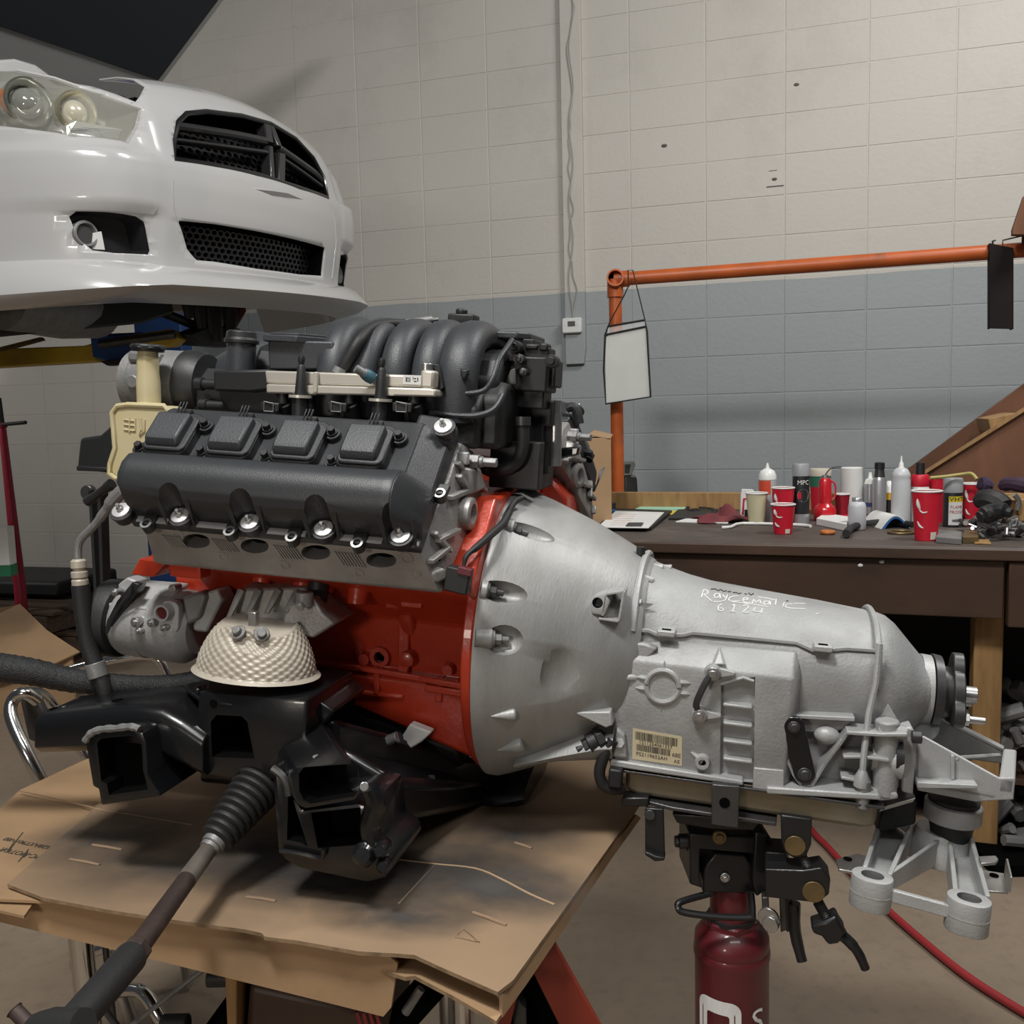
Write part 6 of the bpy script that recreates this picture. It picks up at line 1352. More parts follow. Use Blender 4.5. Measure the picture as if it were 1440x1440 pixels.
# lettering painted down the cylinder, read bottom to top
def wrap(cx_px, zmid, sc):
    a0 = math.asin(max(-.99, min(.99, JW(cx_px, 1400).x/rc)))
    def f(x, y, z): 
        a = a0+x/rc; return V(((rc+.0006+z)*math.sin(a), -(rc+.0006+z)*math.cos(a), zmid+y))
    return f
for cx_px, pyt, pyb, wpx, rings_ in ((1000, 1381, 1560, 58, .014),):
    f = wrap(cx_px, 0, 1); z0, z1 = JW(cx_px, pyb).z, JW(cx_px, pyt).z; hw = .0355; t_ = .0175
    o_ = rrect(2*hw, z1-z0, .017, 6); i_ = rrect(2*hw-2*t_, z1-z0-2*t_*1.25, .004, 6); zm = (z0+z1)/2; vv = []; ff = []
    o2, i2 = [], []
    def dens(pl): 
        r = []
        for k in range(len(pl)):
            p, q = pl[k], pl[(k+1) % len(pl)]
            for j in range(4): r.append((p[0]+(q[0]-p[0])*j/4, p[1]+(q[1]-p[1])*j/4))
        return r
    o_, i_ = dens(o_), dens(i_); n = len(o_)
    vs_ = [f(x, y+zm, 0) for x, y in o_]+[f(x, y+zm, 0) for x, y in i_]
    b = MB(); b.add(vs_, [(k, (k+1) % n, n+(k+1) % n, n+k) for k in range(n)]); b.build('painted_letter', M['white'], cyl_, smooth=0, label='large white painted letter')
for s_, py, sz in (('S', 1409, .043), ('T', 1453, .043)):
    f = wrap(1054, 0, 1); zc = JW(1057, py).z
    me = text_mesh(s_, sz, 0); 
    for v in me.vertices: x, y = v.co.x*1.3, v.co.y*1.3; v.co = f(x, y+zc, .0002)
    me.materials.clear(); me.materials.append(M['white']); o = bpy.data.objects.new('painted_letter', me); C.objects.link(o); o.parent = cyl_
b = MB(); b.lathe((0, 0, 0), (0, 0, 1), [(.03, .075), (.06, .075), (.075, .06)], 30); b.build('base_boss', M['jackred'], TJ)
for k in range(4):
    a = R_(45+90*k+12); u = V((math.cos(a), math.sin(a), 0)); b = MB(); b.tube([u*.05+V((0, 0, .07)), u*.40+V((0, 0, .06))], .028, 4); lg = b.build('leg', M['jackred'], TJ, bevel=.003)
    b = MB(); q = u*.40; b.cyl(q+V((-.012, 0, .03)), q+V((.012, 0, .03)), .03, n=18); b.build('caster', M['rubber'], lg, bevel=.003)
# air hose on the floor
hp = [W(1085, 1425, z=.02), W(1100, 1330, z=.01), W(1140, 1165, z=.01), W(1160, 1186, z=.01), W(1230, 1262, z=.01), W(1300, 1325, z=.01), W(1370, 1380, z=.01), W(1460, 1440, z=.01)]
hp = [W(1060, 1040, z=.012), W(1100, 1110, z=.012), W(1142, 1168, z=.012), W(1165, 1192, z=.012), W(1230, 1262, z=.012), W(1300, 1325, z=.012), W(1370, 1380, z=.012), W(1470, 1442, z=.012)]
b = MB(); b.tube(hp, .0095, 12, smooth=8); o = b.build('air_hose', M['hose']); tag(o, 'red rubber air hose lying across the concrete floor', 'hose')
# ================================================================== workbench
BZ = .92
B0 = V((.352, 2.85, BZ)); B1 = V((1.363, 2.497, BZ)); bd_ = (B1-B0).normalized(); bn_ = V((-bd_.y, bd_.x, 0))
BMx = Matrix((bd_, bn_, V((0, 0, 1)))).transposed().to_4x4(); BMx.translation = V((B0.x, B0.y, 0))
BT = thing('workbench', 'long dark brown wooden workbench covered with cups and spray cans', 'workbench', BMx)
xL, xR = -.45, 1.55; DP = .98
b = MB(); b.box(((xL+xR)/2, DP/2, BZ-.016), (xR-xL, DP, .032)); b.build('bench_top', M['benchtop'], BT, bevel=.006)
zf = lambda px, py: E(px, py, y=0, M=BMx).z
b = MB(); b.box(((xL+xR)/2, .012, (zf(1100, 766)+zf(1100, 779))/2-.003), (xR-xL, .03, .032)); b.build('lip_board', M['bench'], BT, bevel=.004)
xa = E(1412, 820, y=.02, M=BMx).x
zt_, zb_ = zf(1100, 783), zf(1300, 868)
b = MB(); b.box(((xL+xa)/2, .035, (zt_+zb_)/2), (xa-xL, .03, zt_-zb_)); b.build('apron', M['bench'], BT, bevel=.003)
b = MB(); b.box((xa+.16, .03, (zt_+zb_)/2-.01), (.30, .04, zt_-zb_+.02)); b.build('end_apron', M['bench'], BT, bevel=.003)
x0, x1 = E(1369, 940, y=.12, M=BMx).x, E(1410, 940, y=.12, M=BMx).x
b = MB(); b.box(((x0+x1)/2, .165, BZ/2-.02), (x1-x0, .09, BZ-.04)); b.build('leg', M['wood'], BT, bevel=.004)
for xx, yy in ((xL+.08, .165), (xL+.08, DP-.08), (xR-.06, DP-.08)):
    b = MB(); b.box((xx, yy, BZ/2-.02), (.09, .09, BZ-.04)); b.build('leg', M['wood'], BT, bevel=.004)
xq0, xq1 = E(838, 700, y=DP, M=BMx).x, E(1048, 700, y=DP, M=BMx).x
b = MB(); b.box(((xq0+1.0)/2+.2, DP-.02, BZ+.034), (1.0-xq0+.4, .036, .068)); b.build('back_board', M['wood'], BT, bevel=.003)
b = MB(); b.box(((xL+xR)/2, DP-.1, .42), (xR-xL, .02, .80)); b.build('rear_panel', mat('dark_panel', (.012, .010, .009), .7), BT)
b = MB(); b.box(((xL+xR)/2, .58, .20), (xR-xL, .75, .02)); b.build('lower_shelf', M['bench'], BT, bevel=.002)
for px, py in ((1210, 795), (1240, 790)):
    b = MB(); q = E(px, py, y=.018, M=BMx); b.sph(q, (.007, .002, .005), 8, 6); b.build('paint_drip', M['chalk'], BT)
# castings stored on the floor and shelf under the right end
PLm = thing('parts_tray', 'black tray heaped with dull metal parts on the floor under the bench right end', 'tray', V((1.62, 2.75, 0)))
b = MB(); b.box((0, 0, .02), (.62, .5, .04)); b.build('tray', M['void'], PLm, bevel=.006)
rr = random.Random(8); b = MB()
for k in range(70):
    c = V((rr.uniform(-.28, .28), rr.uniform(-.22, .22), .06+rr.uniform(0, .05))); d = V((rr.uniform(-1, 1), rr.uniform(-1, 1), rr.uniform(-.6, .6)))
    if k % 3: b.cyl(c, c+d.normalized()*rr.uniform(.03, .09), rr.uniform(.01, .025), n=8)
    else: b.box(c, (rr.uniform(.03, .08), rr.uniform(.02, .06), rr.uniform(.02, .05)), Matrix.Rotation(rr.uniform(0, 3), 3, 'Z'))
o = b.build('metal_parts', M['castdark'], PLm); o['kind'] = 'stuff'
HP = thing('parts_heap', 'heap of shiny used metal parts on the bench lower shelf', 'heap', BMx @ Matrix.Translation((1.05, .45, .212)))
b = MB()
for k in range(90):
    c = V((rr.uniform(-.20, .42), rr.uniform(-.3, .25), .03+rr.uniform(0, .22)*(1-abs(rr.uniform(-1, 1))*.5))); d = V((rr.uniform(-1, 1), rr.uniform(-1, 1), rr.uniform(-1, 1))).normalized()
    if k % 4: b.cyl(c, c+d*rr.uniform(.02, .08), rr.uniform(.008, .03), n=10)
    else: b.sph(c, rr.uniform(.015, .035), 10, 6)
o = b.build('metal_parts', M['castdark'], HP); o['kind'] = 'stuff'

# ---- things on the bench: measured by their base point on the bench top
def spot(px, py, z=BZ): return W(px, py, z=z+.001)
def item(name, label, cat, px, yb, parts, group=None, rz=0.):
    c = spot(px, yb); s_ = (c-CM.translation).dot(CM.to_3x3() @ V((0, 0, -1)))/FPX
    t = thing(name, label, cat, Matrix.Translation(c) @ Matrix.Rotation(rz, 4, 'Z'), group); t['s'] = s_; del t['s']
    made = []
    for nm, m, prf in parts:
        b = MB(); b.lathe((0, 0, 0), (0, 0, 1), [((yb-y)*s_, hw*s_) for y, hw in prf], 24); made.append(b.build(nm, m, t, smooth=50))
    return t, s_, made
def wraptext(par, txt, size, m, r, z, ang=0., sx=1.):
    me = text_mesh(txt, size, 0)
    for v in me.vertices:
        a = ang+v.co.x*sx/r; v.co = V(((r+.0006)*math.sin(a), -(r+.0006)*math.cos(a), z+v.co.y))
    me.materials.clear(); me.materials.append(m); o = bpy.data.objects.new('print', me); C.objects.link(o); o.parent = par; return o
def patch(par, nm, m, r, z0, z1, a0, a1, r1=None):
    b = MB(); n = 10; r1 = r1 or r
    b.add([V((rr_*math.sin(R_(a0+(a1-a0)*i/n)), -rr_*math.cos(R_(a0+(a1-a0)*i/n)), z)) for z, rr_ in ((z0, r+.0004), (z1, r1+.0004)) for i in range(n+1)], [(i, i+1, n+2+i, n+1+i) for i in range(n)])
    return b.build(nm, m, par)
wink = M['whitepaper']
def cup(label, px, yb, yt, w, m=None, marks=True, nm='paper_cup', group='red paper cups on the bench', lid=False):
    m = m or M['cupred']; hw = w/2
    c = spot(px, yb); s_ = (c-CM.translation).length/FPX*.985; H = (yb-yt)*s_; r1, r0 = hw*s_, hw*s_*.72
    t = thing(nm, label, 'cup', c, group)
    b = MB(); b.lathe((0, 0, 0), (0, 0, 1), [(.0, r0*.92), (0, r0), (H*.985, r1*.97), (H*.985, r1*.93), (.006, r0*.95), (.005, .001)], 28, False); cb_ = b.build('cup_body', m, t)
    b = MB(); pts = ring(V((0, 0, H)), V((0, 0, 1)), r1*.97, 28); b.tube(pts, .0026, 8, closed=True); b.build('rim', M['white'], t)
    b = MB(); b.lathe((0, 0, 0), (0, 0, 1), [(H*.982, r1*.935), (.008, r0*.955), (.008, .001)], 24, False); b.build('cup_lining', M['white'], t)
    if marks:
        r_at = lambda z: (r0+(r1*.97-r0)*z/H)+.0006
        def stroke(pl, w_):
            b = MB(); pts = [V((r_at(z*H)*math.sin(R_(a)), -r_at(z*H)*math.cos(R_(a)), z*H)) for a, z in pl]; b.tube(spline(pts, 3), lambda t_: .0006+w_*math.sin(math.pi*min(1, max(0, t_))), 6); b.build('print', wink, cb_)
        stroke(((-62, .86), (-58, .74), (-50, .62)), .005); stroke(((-58, .66), (-40, .58), (-18, .60)), .002); stroke(((-66, .40), (-52, .30), (-36, .26)), .003)
        patch(cb_, 'print', mat('cup_sticker', (.62, .60, .50), .7), r_at(0), H*.03, H*.18, -2, 30, r_at(H*.18))
    return t
silver, greycap = mat('can_silver', (.45, .46, .48), .3, .6), mat('cap_grey', (.30, .31, .32), .4)
blk_, whi, redp = M['black'], M['white'], M['cupred']
# back row
item('paper_roll', 'white paper roll standing on the bench behind the grey bottle', 'roll', 1197, 722, [('roll', M['whitepaper'], [(722, 14.5), (658, 14.5), (657, 13), (657, 4)])])
t, s_, mm = item('plastic_bottle', 'white bottle with red label and pointed nozzle beside the cream cup', 'bottle', 1079, 733, [('bottle_body', mat('bottle_grey', (.42, .42, .43), .35), [(733, 12), (732, 12.6), (676, 12.6), (668, 11.5)]), ('shoulder', whi, [(674, 12.7), (668, 12.2), (662, 9.5), (659, 4.5)]), ('nozzle', whi, [(661, 4), (656, 2.4), (651, 1.2)])])
patch(t, 'red_label', mat('label_red', (.60, .07, .03), .5), 12.7*s_, (733-694)*s_, (733-675)*s_, -75, 5)
t, s_, mm = item('spray_can', 'black spray can with grey cap and round silver badge', 'spray can', 1126, 736, [('can_body', blk_, [(736, 11.5), (670, 11.5), (668, 11)]), ('cap', greycap, [(669, 11.7), (654, 11.7), (652, 10.5), (652, 2)]), ('base_band', silver, [(736, 11.7), (722, 11.7)])])
wraptext(t, 'MPC', 9*s_, whi, 11.5*s_, (736-678)*s_, sx=.95)
b = MB(); z0 = (736-696)*s_; r = 11.6*s_; b.add([V((r*math.sin(.75*math.cos(a)), -r*math.cos(.75*math.cos(a)), z0+9*s_*math.sin(a))) for a in [2*math.pi*i/24 for i in range(24)]], [tuple(range(24))]); b.build('badge', silver, t)
b = MB(); r = 11.75*s_; b.add([V((r*math.sin(-.45+.2*x), -r*math.cos(-.45+.2*x), z0+4.5*s_*y)) for x, y in ((-1, -1), (1, -1), (1, 1), (-1, 1))], [(0, 1, 2, 3)]); b.build('badge_print', redp, t)
item('lidded_cup', 'tall green and red cup with pale lid behind the red oil can', 'cup', 1153, 722, [('cup_body', redp, [(722, 11), (684, 13.5)]), ('green_band', mat('band_green', (.03, .15, .10), .5), [(684, 13.7), (668, 14.4)]), ('lid', mat('cream_lid', (.60, .55, .45), .5), [(669, 15), (663, 15.5), (659, 14.5), (659, 3)])], rz=0)
t, s_, mm = item('oil_can', 'red pump oil can with conical base and thin black spout', 'oil can', 1160, 732, [('base', mat('oilcan_red', (.50, .012, .02), .25, coat=.5), [(732, 13), (730, 15), (716, 15), (711, 12), (706, 7), (703, 4)]), ('body', mat('oilcan_red2', (.50, .012, .02), .25, coat=.5), [(708, 8.5), (700, 9), (676, 8.5), (672, 6)]), ('neck', M['steel'], [(673, 5), (668, 4.5), (668, 1)])])
b = MB(); b.tube([V((0, 0, 64*s_)), V((6*s_, 0, 72*s_)), V((14*s_, 0, 75*s_)), V((22*s_, 0, 75*s_))], .0022, 6, smooth=4); b.build('spout', blk_, t)
b = MB(); b.tube([V((8*s_, 0, 56*s_)), V((14*s_, 0, 50*s_)), V((14*s_, 0, 34*s_)), V((9*s_, 0, 28*s_))], .003, 6, smooth=4); b.build('handle', redp, t)
cup('dark red paper cup behind the white cloth, under the metal funnel', 1184, 728, 696, 20, mat('cup_darkred', (.27, .008, .02), .5), False)
t, s_, mm = item('funnel', 'dull grey metal funnel upside down between red cup and white roll', 'funnel', 1196, 716, [('cone', M['castdark'], [(716, 11), (697, 11), (692, 9), (689, 4.5), (681, 4), (681, 1)])])
item('spray_can', 'small white spray can with white nozzle left of the silver black-capped can', 'spray can', 1223, 722, [('can_body', silver, [(722, 9.5), (684, 9.5), (680, 9)]), ('cap', whi, [(682, 8.5), (674, 6), (672, 3), (664, 2)]), ('blue_band', mat('band_blue', (.04, .05, .14), .5), [(712, 9.7), (706, 9.7)])])
item('spray_can', 'silver and dark can with black cap right of the small white can', 'spray can', 1236, 724, [('can_body', silver, [(724, 9.5), (676, 9.5), (670, 7)]), ('neck', M['darksteel'], [(672, 7.5), (664, 6.5), (658, 6)]), ('cap', blk_, [(659, 6.8), (651, 6.8), (650, 5)])])
item('plastic_bottle', 'white bottle with yellow and black label behind the tall white bottle', 'bottle', 1250, 722, [('bottle_body', whi, [(722, 8), (712, 8.5), (684, 8.5), (678, 5), (676, 2)]), ('yellow_band', mat('band_yellow', (.62, .35, .03), .5), [(702, 8.7), (692, 8.7)]), ('black_band', blk_, [(720, 8.7), (702, 8.7)])])
item('plastic_bottle', 'tall white bottle with long pointed nozzle, tallest on the bench', 'bottle', 1266, 738, [('bottle_body', mat('bottle_white', (.52, .53, .55), .4), [(738, 12), (736, 12.7), (676, 12.7), (672, 12), (669, 12.8), (666, 12.2), (660, 9), (658, 6)]), ('nozzle', whi, [(659, 5), (656, 3.6), (651, 3), (649, 1.6), (641, .9)])])
item('plastic_bottle', 'white bottle with red collar and black cap beside the large red cup', 'bottle', 1293, 736, [('bottle_body', mat('bottle_white2', (.60, .61, .60), .4), [(736, 12), (735, 13.6), (694, 13.8), (688, 13), (682, 10)]), ('collar', redp, [(684, 11), (680, 12), (670, 12), (667, 10)]), ('cap', blk_, [(667, 6), (651, 5.6), (650, 4)])])
cup('red paper cup half hidden behind the can with yellow and black label', 1317, 734, 676, 24, marks=False)
t, s_, mm = item('spray_can', 'black and white spray can with grey cap, yellow and red label print', 'spray can', 1339, 740, [('can_body', blk_, [(740, 12.6), (692, 12.6), (690, 12)]), ('cap', greycap, [(692, 13), (674, 13), (672, 12), (672, 2)])])
r = 12.7*s_; patch(t, 'label', whi, r, (740-737)*s_, (740-705)*s_, -48, 48); patch(t, 'yellow_panel', mat('panel_yellow', (.65, .50, .03), .5), r, (740-705)*s_, (740-697)*s_, -48, 48)
wraptext(t, 'VHT', 8*s_, blk_, r+.0006, (740-701)*s_, sx=1.3); wraptext(t, 'FLAME', 6.2*s_, mat('print_red', (.40, .02, .03), .5), r+.0006, (740-712)*s_, sx=.95); wraptext(t, 'PROOF', 6.2*s_, mat('print_red2', (.40, .02, .03), .5), r+.0006, (740-719)*s_, sx=.95)
b = MB(); b.sph((0, -r-.001, (740-730)*s_), (.016, .002, .005), 10, 6); b.build('print', M['castdark'], t)
cup('red paper cup right of the can with yellow and black label', 1366, 738, 685, 27)
cup('large red paper cup nearest the bench front edge', 1302, 759, 695, 38)
cup('short red paper cup nearest the left front of the bench', 1101, 750, 710, 33)
cup('red paper cup just behind the short front cup', 1101, 738, 687, 31)
cup('cream coloured paper cup with dark printed rings', 1064, 737, 694, 30, mat('cup_cream', (.60, .55, .36), .6, var=.1), False, group='other paper cups')
t, s_, mm = item('plastic_bottle', 'grey white bottle with metal screw cap in front of the white roll', 'bottle', 1205, 744, [('bottle_body', mat('bottle_white3', (.50, .51, .54), .4), [(744, 11.5), (743, 12.2), (712, 12.2), (707, 10.5), (705, 7)]), ('cap', silver, [(706, 7), (700, 7), (699, 6)])])
# packet, cloth, magazine, small boxes
def flat(name, label, cat, pl, h, m, z=BZ, bev=.001, group=None, thick=None):
    pts = [W(x, y, z=z+.001) for x, y in pl]; c = sum(pts, V())/len(pts); b = MB(); b.ext([p-c for p in pts], (0, 0, h)); o = b.build(name, m, bevel=bev, smooth=0); o.location = c
    return tag(o, label, cat, group)
t = thing('parts_packet', 'white and red packet standing behind the cream cup', 'packet', spot(1052, 730)); c = spot(1052, 730); s_ = 2.85/FPX
b = MB(); b.ext([V((x*s_, 0, z*s_)) for x, z in ((-13, 0), (12, 0), (13, 42), (8, 49), (-10, 50), (-12, 40))], (0, .012, 0)); b.build('packet_body', M['whitepaper'], t, bevel=.002)
b = MB(); b.tube([V((x*s_, -.001, z*s_)) for x, z in ((-9, 8), (-7, 34), (10, 36))], .0035, 4); b.build('red_border', redp, t)
b = MB(); b.ext([V((x*s_, -.0012, z*s_)) for x, z in ((-6, 2), (8, 2), (8, 16), (-6, 16))], (0, .0012, 0)); b.build('dark_print', blk_, t)
flat('white_carton', 'small white box lying beside the orange ring', 'box', [(1148, 738), (1190, 747), (1196, 736), (1160, 730)], .022, M['whitepaper'])
flat('red_packet', 'flat orange-red packet lying behind the grey white bottle', 'packet', [(1180, 733), (1194, 735), (1196, 724), (1188, 722)], .012, redp)
t = thing('rolled_magazine', 'rolled white magazine with a blue cover lying on the bench', 'magazine', spot(1248, 740)); s_ = 2.8/FPX
b = MB(); n = 14; prof2 = [(x, 20*math.sin(math.pi*i/n)) for i, x in enumerate([-22+46*i/n for i in range(n+1)])]
b.loft([[V((x*s_, y, z*s_)) for x, z in prof2]+[V((x*s_*.95, y, z*s_-.004)) for x, z in reversed(prof2)] for y in (-.06, .10)]); b.build('cover', M['whitepaper'], t, smooth=60)
b = MB(); b.loft([[V((x*s_*.92, y, z*s_-.006)) for x, z in prof2]+[V((x*s_*.85, y, z*s_-.010)) for x, z in reversed(prof2)] for y in (-.063, .09)]); b.build('inner_page', mat('page_blue', (.02, .12, .34), .5), t, smooth=60)
b = MB(); b.tube([spot(x, y)+V((0, 0, .014)) for x, y in ((1190, 757), (1198, 748), (1220, 742), (1250, 740), (1284, 744))], [.012, .011, .010, .010, .010], 10, smooth=5); o = b.build('radiator_hose', M['rubber']); tag(o, 'black rubber hose curved along the bench front', 'hose')
def torus(name, label, px, py, r, rt, m, cat='ring'):
    c = spot(px, py); b = MB(); b.tube(ring(V((0, 0, rt)), V((0, 0, 1)), r, 24), rt, 8, closed=True); o = b.build(name, m); o.location = c; return tag(o, label, cat)
torus('orange_ring', 'small orange ring by the bench front edge', 1164, 751, .017, .006, mat('ring_orange', (.45, .14, .03), .5)); torus('metal_ring', 'thin brass-coloured ring lying under the black hose', 1267, 750, .036, .004, M['bronze'])
flat('steel_block', 'grey flat steel block lying in front of the cans', 'block', [(1316, 763), (1352, 766), (1352, 755), (1318, 752)], .016, M['castdark']); flat('rusty_block', 'small rusty block right of the grey steel block', 'block', [(1354, 764), (1376, 764), (1374, 754), (1356, 754)], .018, M['bronze']); flat('wood_chip', 'thin pale wood chip at the bench front edge', 'chip', [(1370, 765), (1394, 766), (1390, 760), (1376, 760)], .004, M['wood'])
c = spot(1311, 757); b = MB(); b.sph((0, 0, .009), .009, 14, 8); o = b.build('steel_ball', M['steel']); o.location = c; tag(o, 'small shiny steel ball beside the large front red cup', 'ball')
b = MB(); b.tube([spot(x, y)+V((0, 0, .005)) for x, y in ((1015, 744), (1028, 743), (1045, 738), (1120, 740), (1140, 742))], .005, 8, smooth=3); o = b.build('white_rod', M['white']); tag(o, 'thin white rod lying behind the short red cup', 'rod')
flat('white_sheet', 'thin white plastic sheet edge lying left of the red rag', 'sheet', [(950, 735), (1024, 737), (1024, 730), (975, 728)], .005, M['whitepaper'])
# red shop rag
t = spot(1018, 733); b = MB(); rr = random.Random(2)
def rag(u, v):
    x, y = (u-.5)*.17, (v-.5)*.14; z = .035*math.exp(-((x/.07)**2+(y/.05)**2))*(1+.5*math.sin(70*x+20*y))+.010*math.sin(90*y+35*x)*math.exp(-((x/.08)**2))
    return V((x*(1+.2*math.sin(8*v)), y, max(.001, z+.004)))
b.grid(rag, 30, 24); o = b.build('shop_rag', mat('rag_maroon', (.17, .035, .04), .9, var=.35, vscale=30), solid=.003, smooth=70); o.location = t; tag(o, 'crumpled maroon shop rag on the bench', 'rag')
# clipboard with paper
pts = [(838, 743), (914, 744), (941, 722), (866, 720)]
t = thing('clipboard', 'black clipboard with a written white sheet at the bench left end', 'clipboard', spot(890, 733)); c = spot(890, 733)
b = MB(); b.ext([spot(x, y)-c for x, y in ((838, 745), (916, 746), (945, 722), (868, 719))], (0, 0, .012)); b.build('board', blk_, t, bevel=.001)
b = MB(); b.ext([W(x, y, z=BZ+.013)-c for x, y in ((840, 742), (912, 743), (934, 721), (866, 719))], (0, 0, .002)); b.build('paper', M['whitepaper'], t)
b = MB()
for k in range(6): b.tube([W(858+k*2+0, 738-3*k, z=BZ+.0155)-c, W(884+k*2, 738.5-3*k, z=BZ+.0155)-c], .0009, 4)
o = b.build('handwriting', mat('pink_ink', (.55, .30, .30), .8), t); o['kind'] = 'stuff'
b = MB(); b.ext([W(x, y, z=BZ+.014)-c for x, y in ((880, 741), (902, 741), (905, 737), (884, 737))], (0, 0, .006)); b.build('clip', M['darksteel'], t, bevel=.001)
flat('green_paper', 'sheet of pale green paper lying by the backboard', 'paper', [(893, 719), (962, 719), (971, 710), (917, 708)], .010, mat('paper_green', (.33, .56, .40), .8)); flat('yellow_card', 'small yellow card under the pale green paper', 'card', [(938, 724), (956, 724), (960, 720), (944, 719)], .004, mat('card_yellow', (.60, .48, .06), .7))
flat('black_tray', 'flat black tray lying behind the white sheet', 'tray', [(940, 731), (1000, 731), (1010, 718), (955, 718)], .008, blk_)
t = thing('tape_rolls', 'blue tape roll under a black roll at the bench left end', 'tape', spot(858, 724)); s_ = 3.3/FPX
for nm, z0, z1, r_, m in (('pink_roll', 0, 5, 7, mat('tape_pink', (.45, .06, .12), .5)), ('blue_roll', 5, 10, 8, mat('tape_blue', (.02, .12, .34), .5)), ('black_roll', 10, 19, 9, blk_)):
    b = MB(); b.lathe((0, 0, 0), (0, 0, 1), [(z0*s_, r_*s_), (z1*s_, r_*s_), (z1*s_, r_*s_*.55)], 20); b.build(nm, m, t, bevel=.001)
rr = random.Random(21); b = MB()
for k in range(26):
    p = spot(rr.uniform(966, 1030), rr.uniform(713, 722)); b.box(p+V((0, 0, .006)), (rr.uniform(.008, .03), rr.uniform(.006, .02), .012), Matrix.Rotation(rr.uniform(0, 3), 3, 'Z'))
o = b.build('small_hardware', M['darksteel']); tag(o, 'scattered small hardware along the backboard', 'hardware', kind='stuff')
# right end: dark tools, gloves, sockets
def lump(name, label, cat, pl, m, r, smooth=4):
    b = MB(); b.tube([W(x, y, d=dd_) for x, y, dd_ in pl], r, 10, smooth=smooth); o = b.build(name, m); return tag(o, label, cat)
lump('impact_gun', 'black air impact gun lying among the metal parts at the right', 'tool', [(1378, 728, 2.66), (1392, 722, 2.66), (1408, 718, 2.64), (1422, 722, 2.62)], blk_, [.018, .026, .024, .014])
lump('black_pouch', 'dark bundled tool roll behind the right red cup', 'tool roll', [(1374, 706, 2.85), (1390, 702, 2.82), (1406, 710, 2.80), (1414, 722, 2.78)], M['rubber'], [.02, .032, .034, .02])
lump('purple_glove', 'dark purple work glove on top of the bench clutter at the right', 'glove', [(1408, 684, 2.75), (1420, 680, 2.72), (1436, 682, 2.70), (1450, 686, 2.7)], mat('glove_purple', (.050, .022, .05), .8, var=.4, vscale=20), [.012, .02, .022, .02])
lump('purple_glove', 'small purple glove end hanging over the box by the red cup', 'glove', [(1378, 680, 2.95), (1386, 682, 2.95), (1394, 684, 2.95)], mat('glove_purple2', (.035, .02, .05), .8), [.02, .025, .015])
lump('yellow_strap', 'yellow and white strap lying across the cups at the back right', 'strap', [(1308, 672, 2.95), (1330, 670, 2.95), (1352, 667, 2.94), (1366, 666, 2.92), (1374, 674, 2.9)], mat('strap_yellow', (.42, .36, .12), .6), .005)
t = thing('wooden_crate', 'pale wooden crate corner at the right end of the bench', 'crate', spot(1446, 742)); s_ = 2.5/FPX
b = MB(); b.ext([V((x*s_, 0, z*s_)) for x, z in ((-12, 0), (30, 0), (30, 52), (-22, 46))], (0, .12, 0)); b.build('crate_side', M['wood'], t, bevel=.003)
b = MB(); b.tube([V((-22*s_, -.01, 30*s_)), V((-20*s_, -.01, 46*s_)), V((-28*s_, -.01, 56*s_))], .008, 8, smooth=3); b.build('metal_hook', M['steel'], t)
rr = random.Random(33); bA, bB = MB(), MB()
for k in range(150):
    px, py = rr.uniform(1352, 1446), rr.uniform(738, 760)
    if px < 1374 and py > 750: continue
    p = spot(px, py)+V((0, 0, .008+rr.random()*.022)); d = V((rr.uniform(-1, 1), rr.uniform(-1, 1), rr.uniform(-.3, .5))).normalized()
    bb = bA if k % 2 else bB
    if k % 3: bb.cyl(p-d*.008, p+d*rr.uniform(.006, .02), rr.uniform(.004, .010), n=8)
    else: bb.box(p, (.02, .012, .01), Matrix.Rotation(rr.uniform(0, 3), 3, 'Z'))
o = bA.build('loose_sockets', M['steel']); tag(o, 'pile of shiny sockets and fittings at the bench right end', 'sockets', kind='stuff')
o = bB.build('loose_hardware', M['darksteel']); tag(o, 'dark bolts mixed into the pile at the bench right end', 'hardware', kind='stuff')
# grey bin against the wall behind the backboard
gb = W(888, 690, d=4.55); t = thing('waste_bin', 'grey plastic bin with slanted lid between orange post and bench', 'bin', V((gb.x, 4.55, 0))); go = V((gb.x, 4.55, 0))
b = MB(); b.ext([W(x, y, d=4.55)-go for x, y in ((878, 668), (892, 668), (896, 672), (897, 690))]+[V((.04, 0, 0)), V((-.035, 0, 0))], (0, .3, 0)); b.build('bin_body', M['darksteel'], t, bevel=.008)
b = MB(); b.ext([W(x, y, d=4.54)-go for x, y in ((877, 649), (892, 648), (894, 654), (888, 669), (877, 669))], (0, .02, 0)); o = b.build('bin_lid', mat('bin_grey', (.22, .22, .20), .5), t, bevel=.004)
b = MB(); b.ext([W(x, y, d=4.535)-go for x, y in ((879, 653), (887, 653), (885, 665), (879, 664))], (0, .01, 0)); b.build('lid_panel', M['darksteel'], o)
